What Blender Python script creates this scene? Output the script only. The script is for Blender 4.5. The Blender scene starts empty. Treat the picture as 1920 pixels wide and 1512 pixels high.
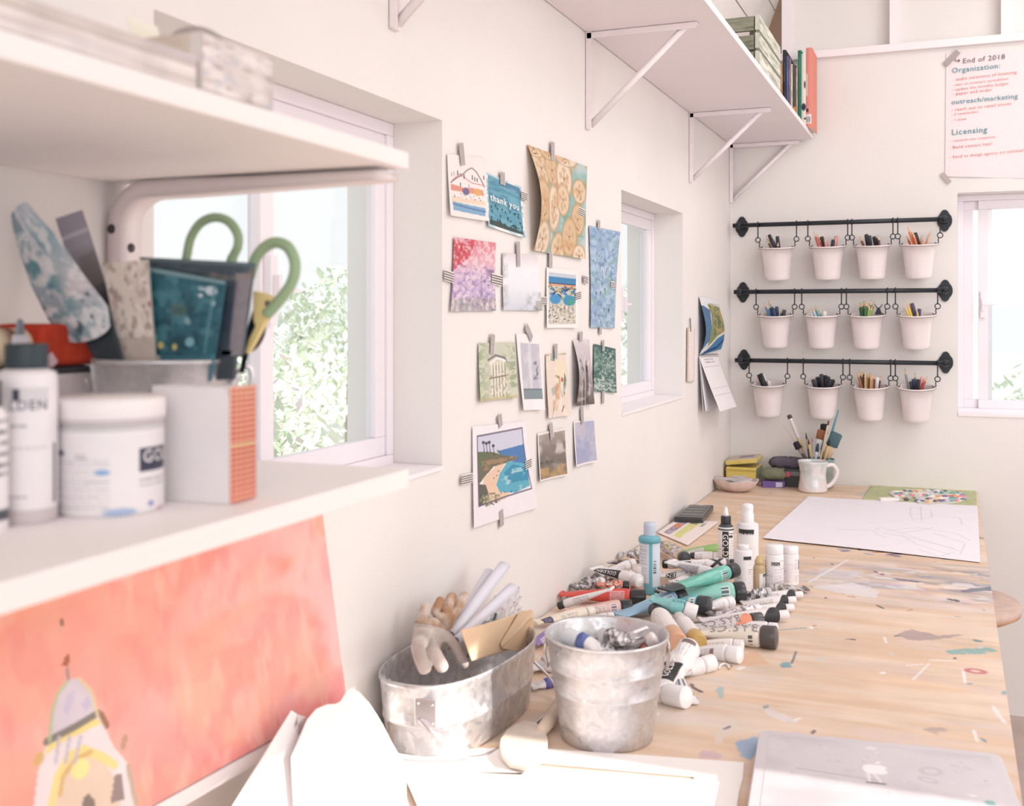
import bpy, math, random
import numpy as np
from mathutils import Matrix, Vector
PI = math.pi
rnd = random.Random(7)
scene = bpy.context.scene
COL = scene.collection

# ------------------------------------------------------------------ camera geometry (frame 1920 x 1512)
FPX, HV = 2050.0, 595.0
YAW = math.atan2(825.0, FPX)
CAM = Vector((0.74, 0.0, 1.33))
FW = Vector((-math.sin(YAW), math.cos(YAW), 0)); RT = Vector((math.cos(YAW), math.sin(YAW), 0))
def ray(u, v): return FW*FPX + RT*(u-960.0) + Vector((0, 0, HV-v))
def onz(u, v, z):
    d = ray(u, v); return CAM + d*((z-CAM.z)/d.z)
def onx(u, v, x):
    d = ray(u, v); return CAM + d*((x-CAM.x)/d.x)
def ony(u, v, y):
    d = ray(u, v); return CAM + d*((y-CAM.y)/d.y)
def onpl(u, v, p0, n):
    d = ray(u, v); n = Vector(n); return CAM + d*((Vector(p0)-CAM).dot(n)/d.dot(n))
def mpp(p):   # metres per frame pixel at a point
    return (Vector(p)-CAM).dot(FW)/FPX
TZ = 0.75     # table top

# ------------------------------------------------------------------ colour helpers
def lin(a):
    a = np.asarray(a, dtype=float)
    return np.where(a <= 0.04045, a/12.92, ((a+0.055)/1.055)**2.4)
def C(r, g, b): return (r/255.0, g/255.0, b/255.0)
WHITE = C(242, 238, 240); BLACK = C(52, 52, 56); INK = C(60, 58, 66)

def vnoise(w, h, sx, sy, seed):
    r = np.random.RandomState(seed)
    gx, gy = max(2, int(sx)+2), max(2, int(sy)+2)
    g = r.rand(gy, gx)
    x = np.linspace(0, gx-1.001, w); y = np.linspace(0, gy-1.001, h)
    xi = x.astype(int); yi = y.astype(int); fx = x-xi; fy = y-yi
    fx = fx*fx*(3-2*fx); fy = fy*fy*(3-2*fy)
    a = g[yi][:, xi]; b = g[yi][:, xi+1]; c = g[yi+1][:, xi]; d = g[yi+1][:, xi+1]
    fx = fx[None, :]; fy = fy[:, None]
    return (a*(1-fx)+b*fx)*(1-fy)+(c*(1-fx)+d*fx)*fy
def fbm(w, h, sx, sy, seed, o=3):
    t = 0; a = 1.0; s = 0
    for k in range(o):
        t = t + a*vnoise(w, h, sx*2**k, sy*2**k, seed+k*17); s += a; a *= 0.55
    return t/s

class Canvas:
    """a small painted colour field that becomes the colour attribute of a mesh grid"""
    def __init__(s, w, h, bg):
        s.w, s.h = w, h
        s.a = np.ones((h, w, 3))*np.array(bg)[None, None, :]
        s.X, s.Y = np.meshgrid(np.linspace(0, 1, w), np.linspace(0, 1, h))
    def mix(s, m, c, al=1.0):
        m = (np.clip(m, 0, 1)*al)[..., None]
        s.a = s.a*(1-m)+np.array(c)[None, None, :]*m; return s
    def rect(s, x0, y0, x1, y1, c, al=1.0):
        return s.mix(((s.X >= x0) & (s.X <= x1) & (s.Y >= y0) & (s.Y <= y1)).astype(float), c, al)
    def ell(s, cx, cy, rx, ry, c, al=1.0, rot=0.0, soft=0.25):
        dx = s.X-cx; dy = s.Y-cy; cr, sr = math.cos(rot), math.sin(rot)
        d = np.sqrt(((dx*cr+dy*sr)/rx)**2+((-dx*sr+dy*cr)/ry)**2)
        return s.mix((1-d)/soft+0.5, c, al)
    def ring(s, cx, cy, rx, ry, wd, c, al=1.0, rot=0.0):
        dx = s.X-cx; dy = s.Y-cy; cr, sr = math.cos(rot), math.sin(rot)
        d = np.sqrt(((dx*cr+dy*sr)/rx)**2+((-dx*sr+dy*cr)/ry)**2)
        return s.mix(1.5-np.abs(d-1)/wd, c, al)
    def poly(s, pts, c, al=1.0):
        ins = np.zeros(s.X.shape, bool); n = len(pts)
        for i in range(n):
            x0, y0 = pts[i]; x1, y1 = pts[(i+1) % n]
            if y0 == y1: continue
            cond = ((s.Y >= min(y0, y1)) & (s.Y < max(y0, y1)))
            ins ^= cond & (s.X < x0+(s.Y-y0)*(x1-x0)/(y1-y0))
        return s.mix(ins.astype(float), c, al)
    def line(s, pts, wd, c, al=1.0, asp=1.0):
        D = np.full(s.X.shape, 1e9)
        for (x0, y0), (x1, y1) in zip(pts[:-1], pts[1:]):
            vx, vy = x1-x0, (y1-y0)*asp; L = vx*vx+vy*vy+1e-12
            px, py = s.X-x0, (s.Y-y0)*asp
            t = np.clip((px*vx+py*vy)/L, 0, 1)
            D = np.minimum(D, np.hypot(px-t*vx, py-t*vy))
        return s.mix(1.0+(wd*0.5-D)/(0.6/s.w), c, al)
    def vgrad(s, stops):
        ys = [q[0] for q in stops]
        for k in range(3): s.a[..., k] = np.interp(s.Y, ys, [q[1][k] for q in stops])
        return s
    def fog(s, c, sx, sy, seed, lo=0.45, hi=0.65, al=1.0, mask=None):
        n = fbm(s.w, s.h, sx, sy, seed); m = np.clip((n-lo)/(hi-lo), 0, 1)
        if mask is not None: m = m*mask
        return s.mix(m, c, al)
    def jitter(s, amp, sx, sy, seed):
        s.a = np.clip(s.a*(1+amp*(fbm(s.w, s.h, sx, sy, seed, 2)[..., None]-0.5)*2), 0, 1); return s
    def dabs(s, n, box, rx, ry, cols, seed, al=0.9, rot=0.6):
        r = random.Random(seed)
        for _ in range(n):
            s.ell(r.uniform(box[0], box[2]), r.uniform(box[1], box[3]), rx*r.uniform(.5, 1.4), ry*r.uniform(.5, 1.4), r.choice(cols), al, r.uniform(-rot, rot))
        return s
    def lines(s, x0, y0, x1, y1, n, c, seed=0, al=.8, th=.35):
        """rows of tiny print"""
        r = random.Random(seed)
        for i in range(n):
            y = y0+(y1-y0)*(i+.5)/n; x = x0
            while x < x1:
                L = r.uniform(.03, .12)*(x1-x0)*2
                s.rect(x, y-(y1-y0)/n*th*.5-.002, min(x+L, x1), y+(y1-y0)/n*th*.5+.002, c, al*r.uniform(.5, 1)); x += L+.03*(x1-x0)
        return s
    def bars(s, x0, y0, x1, y1, n, c, vert=True):
        for i in range(n):
            if vert: s.rect(x0+(x1-x0)*i/n, y0, x0+(x1-x0)*(i+.55)/n, y1, c)
            else: s.rect(x0, y0+(y1-y0)*i/n, x1, y0+(y1-y0)*(i+.55)/n, c)
        return s

# ------------------------------------------------------------------ materials
_mats = {}
def vmat(name, rough=.6, metal=0.0, var=.05, scale=60.0, bump=0.0, spec=.4, coat=0.0, trans=0.0, bscale=None):
    if name in _mats: return _mats[name]
    m = bpy.data.materials.new(name); m.use_nodes = True
    nt = m.node_tree; N = nt.nodes; L = nt.links; b = N['Principled BSDF']
    b.inputs['Roughness'].default_value = rough; b.inputs['Metallic'].default_value = metal
    b.inputs['Specular IOR Level'].default_value = spec; b.inputs['Coat Weight'].default_value = coat
    at = N.new('ShaderNodeAttribute'); at.attribute_name = 'Col'
    tc = N.new('ShaderNodeTexCoord'); ns = N.new('ShaderNodeTexNoise')
    ns.inputs['Scale'].default_value = scale; ns.inputs['Detail'].default_value = 3
    L.new(tc.outputs['Object'], ns.inputs['Vector'])
    mr = N.new('ShaderNodeMapRange'); mr.inputs['To Min'].default_value = 1-var; mr.inputs['To Max'].default_value = 1+var
    mr.inputs['From Min'].default_value = .3; mr.inputs['From Max'].default_value = .7
    L.new(ns.outputs['Fac'], mr.inputs['Value'])
    mx = N.new('ShaderNodeVectorMath'); mx.operation = 'SCALE'
    L.new(at.outputs['Color'], mx.inputs[0]); L.new(mr.outputs['Result'], mx.inputs['Scale'])
    L.new(mx.outputs['Vector'], b.inputs['Base Color'])
    if bump:
        bp = N.new('ShaderNodeBump'); bp.inputs['Strength'].default_value = bump; bp.inputs['Distance'].default_value = .002
        n2 = ns
        if bscale:
            n2 = N.new('ShaderNodeTexNoise'); n2.inputs['Scale'].default_value = bscale; L.new(tc.outputs['Object'], n2.inputs['Vector'])
        L.new(n2.outputs['Fac'], bp.inputs['Height']); L.new(bp.outputs['Normal'], b.inputs['Normal'])
    if trans:
        b.inputs['Transmission Weight'].default_value = trans
    _mats[name] = m; return m

MATTE = vmat('painted_matte', .75, var=.03, scale=12)
PAPER = vmat('paper', .85, var=.015, scale=40, spec=.15)
GLOSS = vmat('glossy_plastic', .28, var=.03, scale=30, spec=.5)
SATIN = vmat('satin_plastic', .45, var=.03, scale=30)
WOODM = vmat('wood', .6, var=.10, scale=35, bump=.15)
CLOTH = vmat('cloth', .95, var=.08, scale=120, bump=.4, spec=.1)
CERAM = vmat('ceramic', .12, var=.02, scale=20, spec=.6, coat=.5)
DARKM = vmat('dark_metal', .38, metal=.3, var=.06, scale=50)
STEEL = vmat('steel', .28, metal=.9, var=.05, scale=60)
LEAF = vmat('leaf', .8, var=.1, scale=8, spec=.1)

def galv(nm, vs, lo, hi, dist):
    m = bpy.data.materials.new(nm); m.use_nodes = True
    N = m.node_tree.nodes; L = m.node_tree.links; b = N['Principled BSDF']
    tc = N.new('ShaderNodeTexCoord'); vo = N.new('ShaderNodeTexVoronoi'); vo.inputs['Scale'].default_value = vs
    ns = N.new('ShaderNodeTexNoise'); ns.inputs['Scale'].default_value = 30; ns.inputs['Detail'].default_value = 4
    L.new(tc.outputs['Object'], ns.inputs['Vector'])
    ad = N.new('ShaderNodeMixRGB'); ad.blend_type = 'LINEAR_LIGHT'; ad.inputs[0].default_value = dist
    L.new(tc.outputs['Object'], ad.inputs[1]); L.new(ns.outputs['Color'], ad.inputs[2]); L.new(ad.outputs[0], vo.inputs['Vector'])
    sp = N.new('ShaderNodeSeparateColor'); L.new(vo.outputs['Color'], sp.inputs[0])
    cr = N.new('ShaderNodeValToRGB'); cr.color_ramp.elements[0].color = (lo, lo*.985, lo*1.02, 1); cr.color_ramp.elements[1].color = (hi, hi*.985, hi, 1)
    L.new(sp.outputs[0], cr.inputs[0]); L.new(cr.outputs[0], b.inputs['Base Color'])
    mr = N.new('ShaderNodeMapRange'); mr.inputs['To Min'].default_value = .26; mr.inputs['To Max'].default_value = .5
    L.new(sp.outputs[1], mr.inputs['Value']); L.new(mr.outputs['Result'], b.inputs['Roughness'])
    b.inputs['Metallic'].default_value = .75
    return m
GALV = galv('galvanised_spangle', 105, .52, .70, .012)
GALVS = galv('galvanised_smooth', 160, .60, .70, .01)

def glass_mat(name, tint=(.96, .98, .98), gl=.08):
    m = bpy.data.materials.new(name); m.use_nodes = True
    N = m.node_tree.nodes; L = m.node_tree.links; N.clear()
    o = N.new('ShaderNodeOutputMaterial'); t = N.new('ShaderNodeBsdfTransparent'); g = N.new('ShaderNodeBsdfGlossy')
    ns = N.new('ShaderNodeTexNoise'); ns.inputs['Scale'].default_value = 3
    rp = N.new('ShaderNodeMapRange'); rp.inputs['To Min'].default_value = .01; rp.inputs['To Max'].default_value = .05
    L.new(ns.outputs['Fac'], rp.inputs['Value']); L.new(rp.outputs['Result'], g.inputs['Roughness'])
    t.inputs['Color'].default_value = (*tint, 1)
    x = N.new('ShaderNodeMixShader'); x.inputs[0].default_value = gl
    L.new(t.outputs[0], x.inputs[1]); L.new(g.outputs[0], x.inputs[2]); L.new(x.outputs[0], o.inputs['Surface'])
    return m
GLASS = glass_mat('window_glass'); JARGL = glass_mat('jar_glass', (.86, .91, .91), .16)

def solid(name, col, rough=.8, var=.03, scale=3.0, bump=0.0, bscale=150):
    m = bpy.data.materials.new(name); m.use_nodes = True
    N = m.node_tree.nodes; L = m.node_tree.links; b = N['Principled BSDF']
    tc = N.new('ShaderNodeTexCoord'); ns = N.new('ShaderNodeTexNoise'); ns.inputs['Scale'].default_value = scale; ns.inputs['Detail'].default_value = 4
    L.new(tc.outputs['Object'], ns.inputs['Vector'])
    cr = N.new('ShaderNodeValToRGB'); l = lin(col)
    cr.color_ramp.elements[0].position = .3; cr.color_ramp.elements[1].position = .7
    cr.color_ramp.elements[0].color = (*[float(x*(1-var)) for x in l], 1); cr.color_ramp.elements[1].color = (*[float(min(1, x*(1+var))) for x in l], 1)
    L.new(ns.outputs['Fac'], cr.inputs[0]); L.new(cr.outputs[0], b.inputs['Base Color'])
    b.inputs['Roughness'].default_value = rough; b.inputs['Specular IOR Level'].default_value = .2
    if bump:
        n2 = N.new('ShaderNodeTexNoise'); n2.inputs['Scale'].default_value = bscale; L.new(tc.outputs['Object'], n2.inputs['Vector'])
        bp = N.new('ShaderNodeBump'); bp.inputs['Strength'].default_value = bump; bp.inputs['Distance'].default_value = .002
        L.new(n2.outputs['Fac'], bp.inputs['Height']); L.new(bp.outputs['Normal'], b.inputs['Normal'])
    return m

# ------------------------------------------------------------------ text as mesh
_txt = {}
def text_geo(s, bold=.0):
    k = (s, bold)
    if k in _txt: return _txt[k]
    cu = bpy.data.curves.new('lettering_curve', 'FONT'); cu.body = s; cu.size = 1.0; cu.offset = bold*.5; cu.resolution_u = 2; cu.space_character = 1.12
    o = bpy.data.objects.new('lettering_curve', cu); COL.objects.link(o)
    dg = bpy.context.evaluated_depsgraph_get(); dg.update()
    ev = o.evaluated_get(dg); me = ev.to_mesh()
    V = [tuple(v.co) for v in me.vertices]; F = [tuple(p.vertices) for p in me.polygons]
    ev.to_mesh_clear(); bpy.data.objects.remove(o); bpy.data.curves.remove(cu)
    xs = [v[0] for v in V]; ys = [v[1] for v in V]
    w = max(xs)-min(xs); h = max(ys)-min(ys); cx = (max(xs)+min(xs))/2; cy = (max(ys)+min(ys))/2
    V = [((x-cx), (y-cy)) for x, y, _ in V]
    _txt[k] = (V, F, w, h); return _txt[k]

# ------------------------------------------------------------------ mesh builder
SAT = .86
class MB:
    def __init__(s): s.v = []; s.f = []; s.c = []; s.sm = []; s.n = 0
    def add(s, V, F, c, smooth=True, M=None):
        V = np.asarray([tuple(p) for p in V] if not isinstance(V, np.ndarray) else V, float)
        if M is not None:
            A = np.array(M); V = V@A[:3, :3].T+A[:3, 3]
        s.v.append(V)
        c = np.asarray(c, float)
        s.c.append(np.tile(c, (len(V), 1)) if c.ndim == 1 else c.reshape(-1, 3))
        s.f += [tuple(i+s.n for i in f) for f in F]; s.sm += [smooth]*len(F); s.n += len(V); return s
    def box(s, c, d, col, M=None):
        x, y, z = c; a, b, e = d[0]/2, d[1]/2, d[2]/2
        V = [(x+i*a, y+j*b, z+k*e) for i in (-1, 1) for j in (-1, 1) for k in (-1, 1)]
        return s.add(V, [(0, 1, 3, 2), (4, 6, 7, 5), (0, 4, 5, 1), (2, 3, 7, 6), (0, 2, 6, 4), (1, 5, 7, 3)], col, False, M)
    def hexa(s, P, col):   # eight corners: bottom ring then top ring
        return s.add(P, [(3, 2, 1, 0), (4, 5, 6, 7), (0, 1, 5, 4), (1, 2, 6, 5), (2, 3, 7, 6), (3, 0, 4, 7)], col, False)
    def rings(s, R, col, cap0=True, cap1=True, smooth=True, closed=True):
        n = len(R[0]); V = [p for r in R for p in r]; F = []
        m = n if closed else n-1
        for i in range(len(R)-1):
            for j in range(m):
                k = (j+1) % n; F.append((i*n+j, i*n+k, (i+1)*n+k, (i+1)*n+j))
        if cap0: F.append(tuple(range(n-1, -1, -1)))
        if cap1: F.append(tuple((len(R)-1)*n+j for j in range(n)))
        c = np.asarray(col, float)
        if c.ndim == 2 and len(c) == len(R): c = np.repeat(c, n, axis=0)
        return s.add(V, F, c, smooth)
    def lathe(s, prof, col, M=None, n=32, cap0=True, cap1=True, smooth=True):
        R = []; cs = []
        for p in prof:
            R.append([(p[0]*math.cos(2*PI*j/n), p[0]*math.sin(2*PI*j/n), p[1]) for j in range(n)])
            cs.append(p[2] if len(p) > 2 else col)
        V = [p for r in R for p in r]; F = []
        for i in range(len(R)-1):
            for j in range(n):
                k = (j+1) % n; F.append((i*n+j, i*n+k, (i+1)*n+k, (i+1)*n+j))
        if cap0: F.append(tuple(range(n-1, -1, -1)))
        if cap1: F.append(tuple((len(R)-1)*n+j for j in range(n)))
        return s.add(V, F, np.repeat(np.array(cs, float), n, axis=0), smooth, M)
    def tube(s, pts, r, col, n=8, cap=True, closed=False):
        P = [Vector(p) for p in pts]; k = len(P); R = []
        rs = r if isinstance(r, (list, tuple)) else [r]*k
        up = Vector((0, 0, 1)); prev = None
        for i in range(k):
            if closed: t = P[(i+1) % k]-P[i-1]
            else: t = P[min(i+1, k-1)]-P[max(i-1, 0)]
            t.normalize()
            if prev is None:
                a = t.cross(up)
                if a.length < .05: a = t.cross(Vector((1, 0, 0)))
            else: a = prev-t*prev.dot(t)
            a.normalize(); prev = a.copy(); b = t.cross(a)
            R.append([P[i]+(a*math.cos(2*PI*j/n)+b*math.sin(2*PI*j/n))*rs[i] for j in range(n)])
        if closed: R.append(R[0])
        return s.rings(R, col, cap and not closed, cap and not closed)
    def prism(s, poly, z0, z1, col, M=None):
        n = len(poly)
        V = [(x, y, z0) for x, y in poly]+[(x, y, z1) for x, y in poly]
        F = [tuple(range(n-1, -1, -1)), tuple(range(n, 2*n))]+[(i, (i+1) % n, n+(i+1) % n, n+i) for i in range(n)]
        return s.add(V, F, col, False, M)
    def slab(s, pts, off, col):   # polygon of 3-D points, extruded by a vector
        n = len(pts); off = Vector(off); P = [Vector(p) for p in pts]
        V = P+[p+off for p in P]
        F = [tuple(range(n-1, -1, -1)), tuple(range(n, 2*n))]+[(i, (i+1) % n, n+(i+1) % n, n+i) for i in range(n)]
        return s.add(V, F, col, False)
    def grid(s, cv, pos, thick=None, smooth=True):
        """cv: Canvas, pos(S,T)-> X,Y,Z arrays (S right, T down)"""
        S, T = cv.X, cv.Y; X, Y, Z = pos(S, T)
        h, w = cv.h, cv.w
        V = np.stack([X+0*S, Y+0*S, Z+0*S], -1).reshape(-1, 3)
        i = np.arange(h*w).reshape(h, w)
        F = np.stack([i[:-1, :-1], i[1:, :-1], i[1:, 1:], i[:-1, 1:]], -1).reshape(-1, 4)
        return s.add(V, [tuple(q) for q in F.tolist()], cv.a.reshape(-1, 3), smooth)
    def text(s, string, pos, col, bold=.0, width=None, height=None):
        V, F, w, h = text_geo(string, bold)
        k = width/w if width else height/h
        return s.add([pos(x*k, y*k) for x, y in V], F, col, False)
    def build(s, name, mat, parent=None, loc=None, world=True, bevel=0, solid_=0, sub=0):
        V = np.concatenate(s.v); Cc = np.concatenate(s.c)
        base = Vector((0, 0, 0))
        if parent is not None and world:
            q = parent
            while q is not None: base += Vector(q.location); q = q.parent
        elif loc is not None: base = Vector(loc)
        V = V-np.array(base)
        g = Cc.mean(axis=1, keepdims=True); Cc = g+(Cc-g)*SAT
        me = bpy.data.meshes.new(name); me.from_pydata(V.tolist(), [], s.f)
        ca = me.color_attributes.new('Col', 'FLOAT_COLOR', 'POINT')
        buf = np.ones((len(V), 4)); buf[:, :3] = lin(np.clip(Cc, 0, 1)); ca.data.foreach_set('color', buf.ravel().astype(np.float32))
        me.polygons.foreach_set('use_smooth', np.array(s.sm, bool)); me.materials.append(mat); me.update()
        o = bpy.data.objects.new(name, me); COL.objects.link(o)
        if parent is not None: o.parent = parent
        elif loc is not None: o.location = loc
        if bevel:
            b = o.modifiers.new('edge', 'BEVEL'); b.width = bevel; b.segments = 2; b.limit_method = 'ANGLE'; b.angle_limit = .7
        if solid_:
            b = o.modifiers.new('thick', 'SOLIDIFY'); b.thickness = solid_; b.offset = 0
        if sub:
            b = o.modifiers.new('smooth', 'SUBSURF'); b.levels = sub; b.render_levels = sub
        return o

def tag(o, label, cat, group=None):
    o['label'] = label; o['category'] = cat
    if group: o['group'] = group
    return o
def thing(name, label, cat, loc=(0, 0, 0), group=None):
    o = bpy.data.objects.new(name, None); COL.objects.link(o); o.location = loc; o.empty_display_size = .02
    return tag(o, label, cat, group)
def struct(o, label=None):
    o['kind'] = 'structure'
    if label: o['label'] = label
    return o
def copy_tree(o, parent=None):
    c = o.copy(); COL.objects.link(c)
    if parent is not None: c.parent = parent
    for ch in list(o.children): copy_tree(ch, c)
    return c
def circ(n, r=1.0, cx=0, cy=0, ry=None, a0=0.0):
    ry = r if ry is None else ry
    return [(cx+r*math.cos(a0+2*PI*i/n), cy+ry*math.sin(a0+2*PI*i/n)) for i in range(n)]
def frame(origin, ax, up=(0, 0, 1)):
    """matrix whose local z runs along ax"""
    z = Vector(ax).normalized(); x = Vector(up).cross(z)
    if x.length < 1e-4: x = Vector((1, 0, 0))
    x.normalize(); y = z.cross(x)
    M = Matrix.Identity(4)
    for i in range(3): M[i][0] = x[i]; M[i][1] = y[i]; M[i][2] = z[i]; M[i][3] = origin[i]
    return M
def curve_pts(P, n=8):
    """Catmull-Rom through points"""
    P = [Vector(p) for p in P]; out = []
    for i in range(len(P)-1):
        a = P[max(i-1, 0)]; b = P[i]; c = P[i+1]; d = P[min(i+2, len(P)-1)]
        for k in range(n):
            t = k/n
            out.append(.5*((2*b)+(c-a)*t+(2*a-5*b+4*c-d)*t*t+(3*b-a-3*c+d)*t**3))
    out.append(P[-1]); return out
# ================================================================== ROOM
WALLC = C(234, 220, 216)
WALLM = solid('wall_paint', C(236, 231, 228), .85, .025, 2.5, .12, 220)
TRIMM = solid('trim_paint', C(247, 240, 242), .6, .02, 4)
FRAMEM = solid('window_vinyl', C(242, 235, 241), .4, .02, 6)
YB = 3.95
Y0, Y1, Z0, Z1 = .88, 1.546, 1.092, 1.638
V0, V1 = 2.545, 3.193
b = MB()
def wallcells(xs, hole, put):
    pass
for (ya, yb) in ((-1.3, Y0), (Y0, Y1), (Y1, V0), (V0, V1), (V1, 4.2)):
    for (za, zb) in ((-.02, Z0), (Z0, Z1), (Z1, 2.16)):
        if za == Z0 and (ya, yb) in ((Y0, Y1), (V0, V1)): continue
        b.box((-.085, (ya+yb)/2, (za+zb)/2), (.17, yb-ya, zb-za), WALLC)
struct(b.build('wall_left', WALLM))
# back wall with the window opening
BX0, BX1, BZ0, BZ1 = .757, 1.47, 1.0, 1.746
b = MB()
for (xa, xb) in ((0, BX0), (BX0, BX1), (BX1, 3.3)):
    for (za, zb) in ((.02, BZ0), (BZ0, BZ1), (BZ1, 2.235)):
        if za == BZ0 and xa == BX0: continue
        b.box(((xa+xb)/2, YB+.06, (za+zb)/2), (xb-xa, .12, zb-za), WALLC)
struct(b.build('wall_back', WALLM))
# gable panel above the back wall
b = MB(); b.box((1.74, 4.03, 2.62), (3.128, .04, .78), C(228, 216, 206))
struct(b.build('wall_gable', WALLM))
b = MB(); b.box((.0, 4.22, 2.6), (.62, .04, .98), C(170, 140, 122))
struct(b.build('wall_eave', solid('gable_shade_brown', C(176, 148, 132), .8, .1, 4)))  # left part of the gable wall, its shade painted in as brown
# top plate and studs
b = MB(); p = [ony(1466, 106, YB-.02), ony(1925, 80, YB-.02)]
zt = 2.252
b.hexa([(.15, YB-.02, zt-.018), (3.3, YB-.02, zt-.018), (3.3, 4.02, zt-.018), (.15, 4.02, zt-.018),
        (.15, YB-.02, zt+.008), (3.3, YB-.02, zt+.008), (3.3, 4.02, zt+.008), (.15, 4.02, zt+.008)], WALLC)
struct(b.build('trim_1', TRIMM, bevel=.002))
for k, (ua, ub, vb) in enumerate(((1668, 1686, 83), (1877, 1897, 72))):
    pa = ony(ua, vb, 3.965); pb = ony(ub, vb, 3.965)
    b = MB(); b.box(((pa.x+pb.x)/2, 3.988, pa.z+.36), (pb.x-pa.x, .045, .72), WALLC)
    b.box(((pa.x+pb.x)/2, 3.988, pa.z-.003), (pb.x-pa.x, .045, .006), C(120, 90, 75))
    struct(b.build('trim_%d' % (k+2), TRIMM))
b = MB(); b.box((.195, 4.0, 2.62), (.035, .06, .75), WALLC); struct(b.build('trim_4', TRIMM))
# sloping roof boards over the left wall, flat ceiling beyond
def roof_prof(t): return
b = MB()
def rp(s): return (s*.5-.02, 2.13+s*.67/.5*.5*1.0)
for k in range(6):
    s0, s1 = k/6+.004, (k+1)/6-.004
    x0, z0 = -.005+.25*s0, 2.154+.67*s0; x1, z1 = -.005+.25*s1, 2.154+.67*s1
    b.hexa([(x0, -1.3, z0), (x0, 4.2, z0), (x0-.03, 4.2, z0+.012), (x0-.03, -1.3, z0+.012),
            (x1, -1.3, z1), (x1, 4.2, z1), (x1-.03, 4.2, z1+.012), (x1-.03, -1.3, z1+.012)], WALLC)
b.box((1.76, 1.45, 2.85), (3.12, 5.5, .04), WALLC)
struct(b.build('ceiling', WALLM))
# right wall with a doorway that lets the sun in
b = MB()
DY0, DY1, DZ = .15, 1.372, 2.10
b.box((3.36, (-1.3+DY0)/2, 1.42), (.12, DY0+1.3, 2.84), WALLC)
b.box((3.36, (DY1+4.2)/2, 1.42), (.12, 4.2-DY1, 2.84), WALLC)
b.box((3.36, (DY0+DY1)/2, (DZ+2.84)/2), (.12, DY1-DY0, 2.84-DZ), WALLC)
struct(b.build('wall_right', WALLM))
# floor: painted boards with drips
cv = Canvas(150, 240, C(196, 176, 170))
cv.fog(C(176, 152, 146), 30, 4, 3, .45, .6, .7).dabs(60, (.2, .2, .6, 1), .01, .006, [C(110, 160, 165), C(235, 230, 228), C(90, 90, 110)], 5, .8)
b = MB(); b.grid(cv, lambda S, T: (-.05+3.4*S, 4.0-5.3*T, .02+0*S))
struct(b.build('floor', vmat('floor_boards', .7, var=.1, scale=8)))

# ------------------------------------------------------------------ windows
def window(n, P, a0, a1, z0, z1, stile, hand, sill=True):
    """P(a, d, z) maps across, outward depth, height to the room"""
    def bx(m, aa, ab, da, db, za, zb, c=C(244, 234, 236)):
        m.hexa([P(aa, da, za), P(ab, da, za), P(ab, db, za), P(aa, db, za), P(aa, da, zb), P(ab, da, zb), P(ab, db, zb), P(aa, db, zb)], c)
    def ringf(m, aa, ab, za, zb, w, da, db, c):
        bx(m, aa, ab, da, db, za, za+w, c); bx(m, aa, ab, da, db, zb-w, zb, c)
        bx(m, aa, aa+w, da, db, za+w, zb-w, c); bx(m, ab-w, ab, da, db, za+w, zb-w, c)
    fc = C(246, 236, 238)
    m = MB(); ringf(m, a0, a1, z0, z1, .02, .085, .125, fc)
    w = struct(m.build('window_%d' % n, FRAMEM, bevel=.002))
    for k, (aa, ab, dd) in enumerate(((a0+.02, stile+.022, .105), (stile-.022, a1-.02, .09))):
        m = MB(); ringf(m, aa, ab, z0+.02, z1-.02, .03, dd, dd+.016, fc)
        sa = m.build('sash', FRAMEM, w, bevel=.0015)
        m = MB(); bx(m, aa+.028, ab-.028, dd+.006, dd+.009, z0+.048, z1-.048)
        m.build('pane', GLASS, sa)
    # handle on the meeting stile
    zc = z0+(z1-z0)*.5; m = MB()
    bx(m, stile-.016, stile+.0, .078, .09, zc-.045, zc+.045, WHITE)
    bx(m, stile-.012, stile-.004, .068, .08, zc-.02, zc+.02, WHITE)
    bx(m, stile-.010, stile+.035, .066, .07, zc-.003, zc+.003, WHITE)
    m.build('handle', FRAMEM, w, bevel=.001)
    if sill:
        m = MB(); bx(m, a0+.0015, a1-.0015, -.004, .085, z0, z0+.006, WHITE); m.build('sill', TRIMM, w)
    return w
window(1, lambda a, d, z: (-d, a, z), Y0, Y1, Z0, Z1, 1.213, 0)
window(2, lambda a, d, z: (-d, a, z), V0, V1, Z0, Z1, 2.842, 0)
window(3, lambda a, d, z: (a, YB+d, z), BX0, BX1, BZ0, BZ1, .845, 0)
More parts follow.
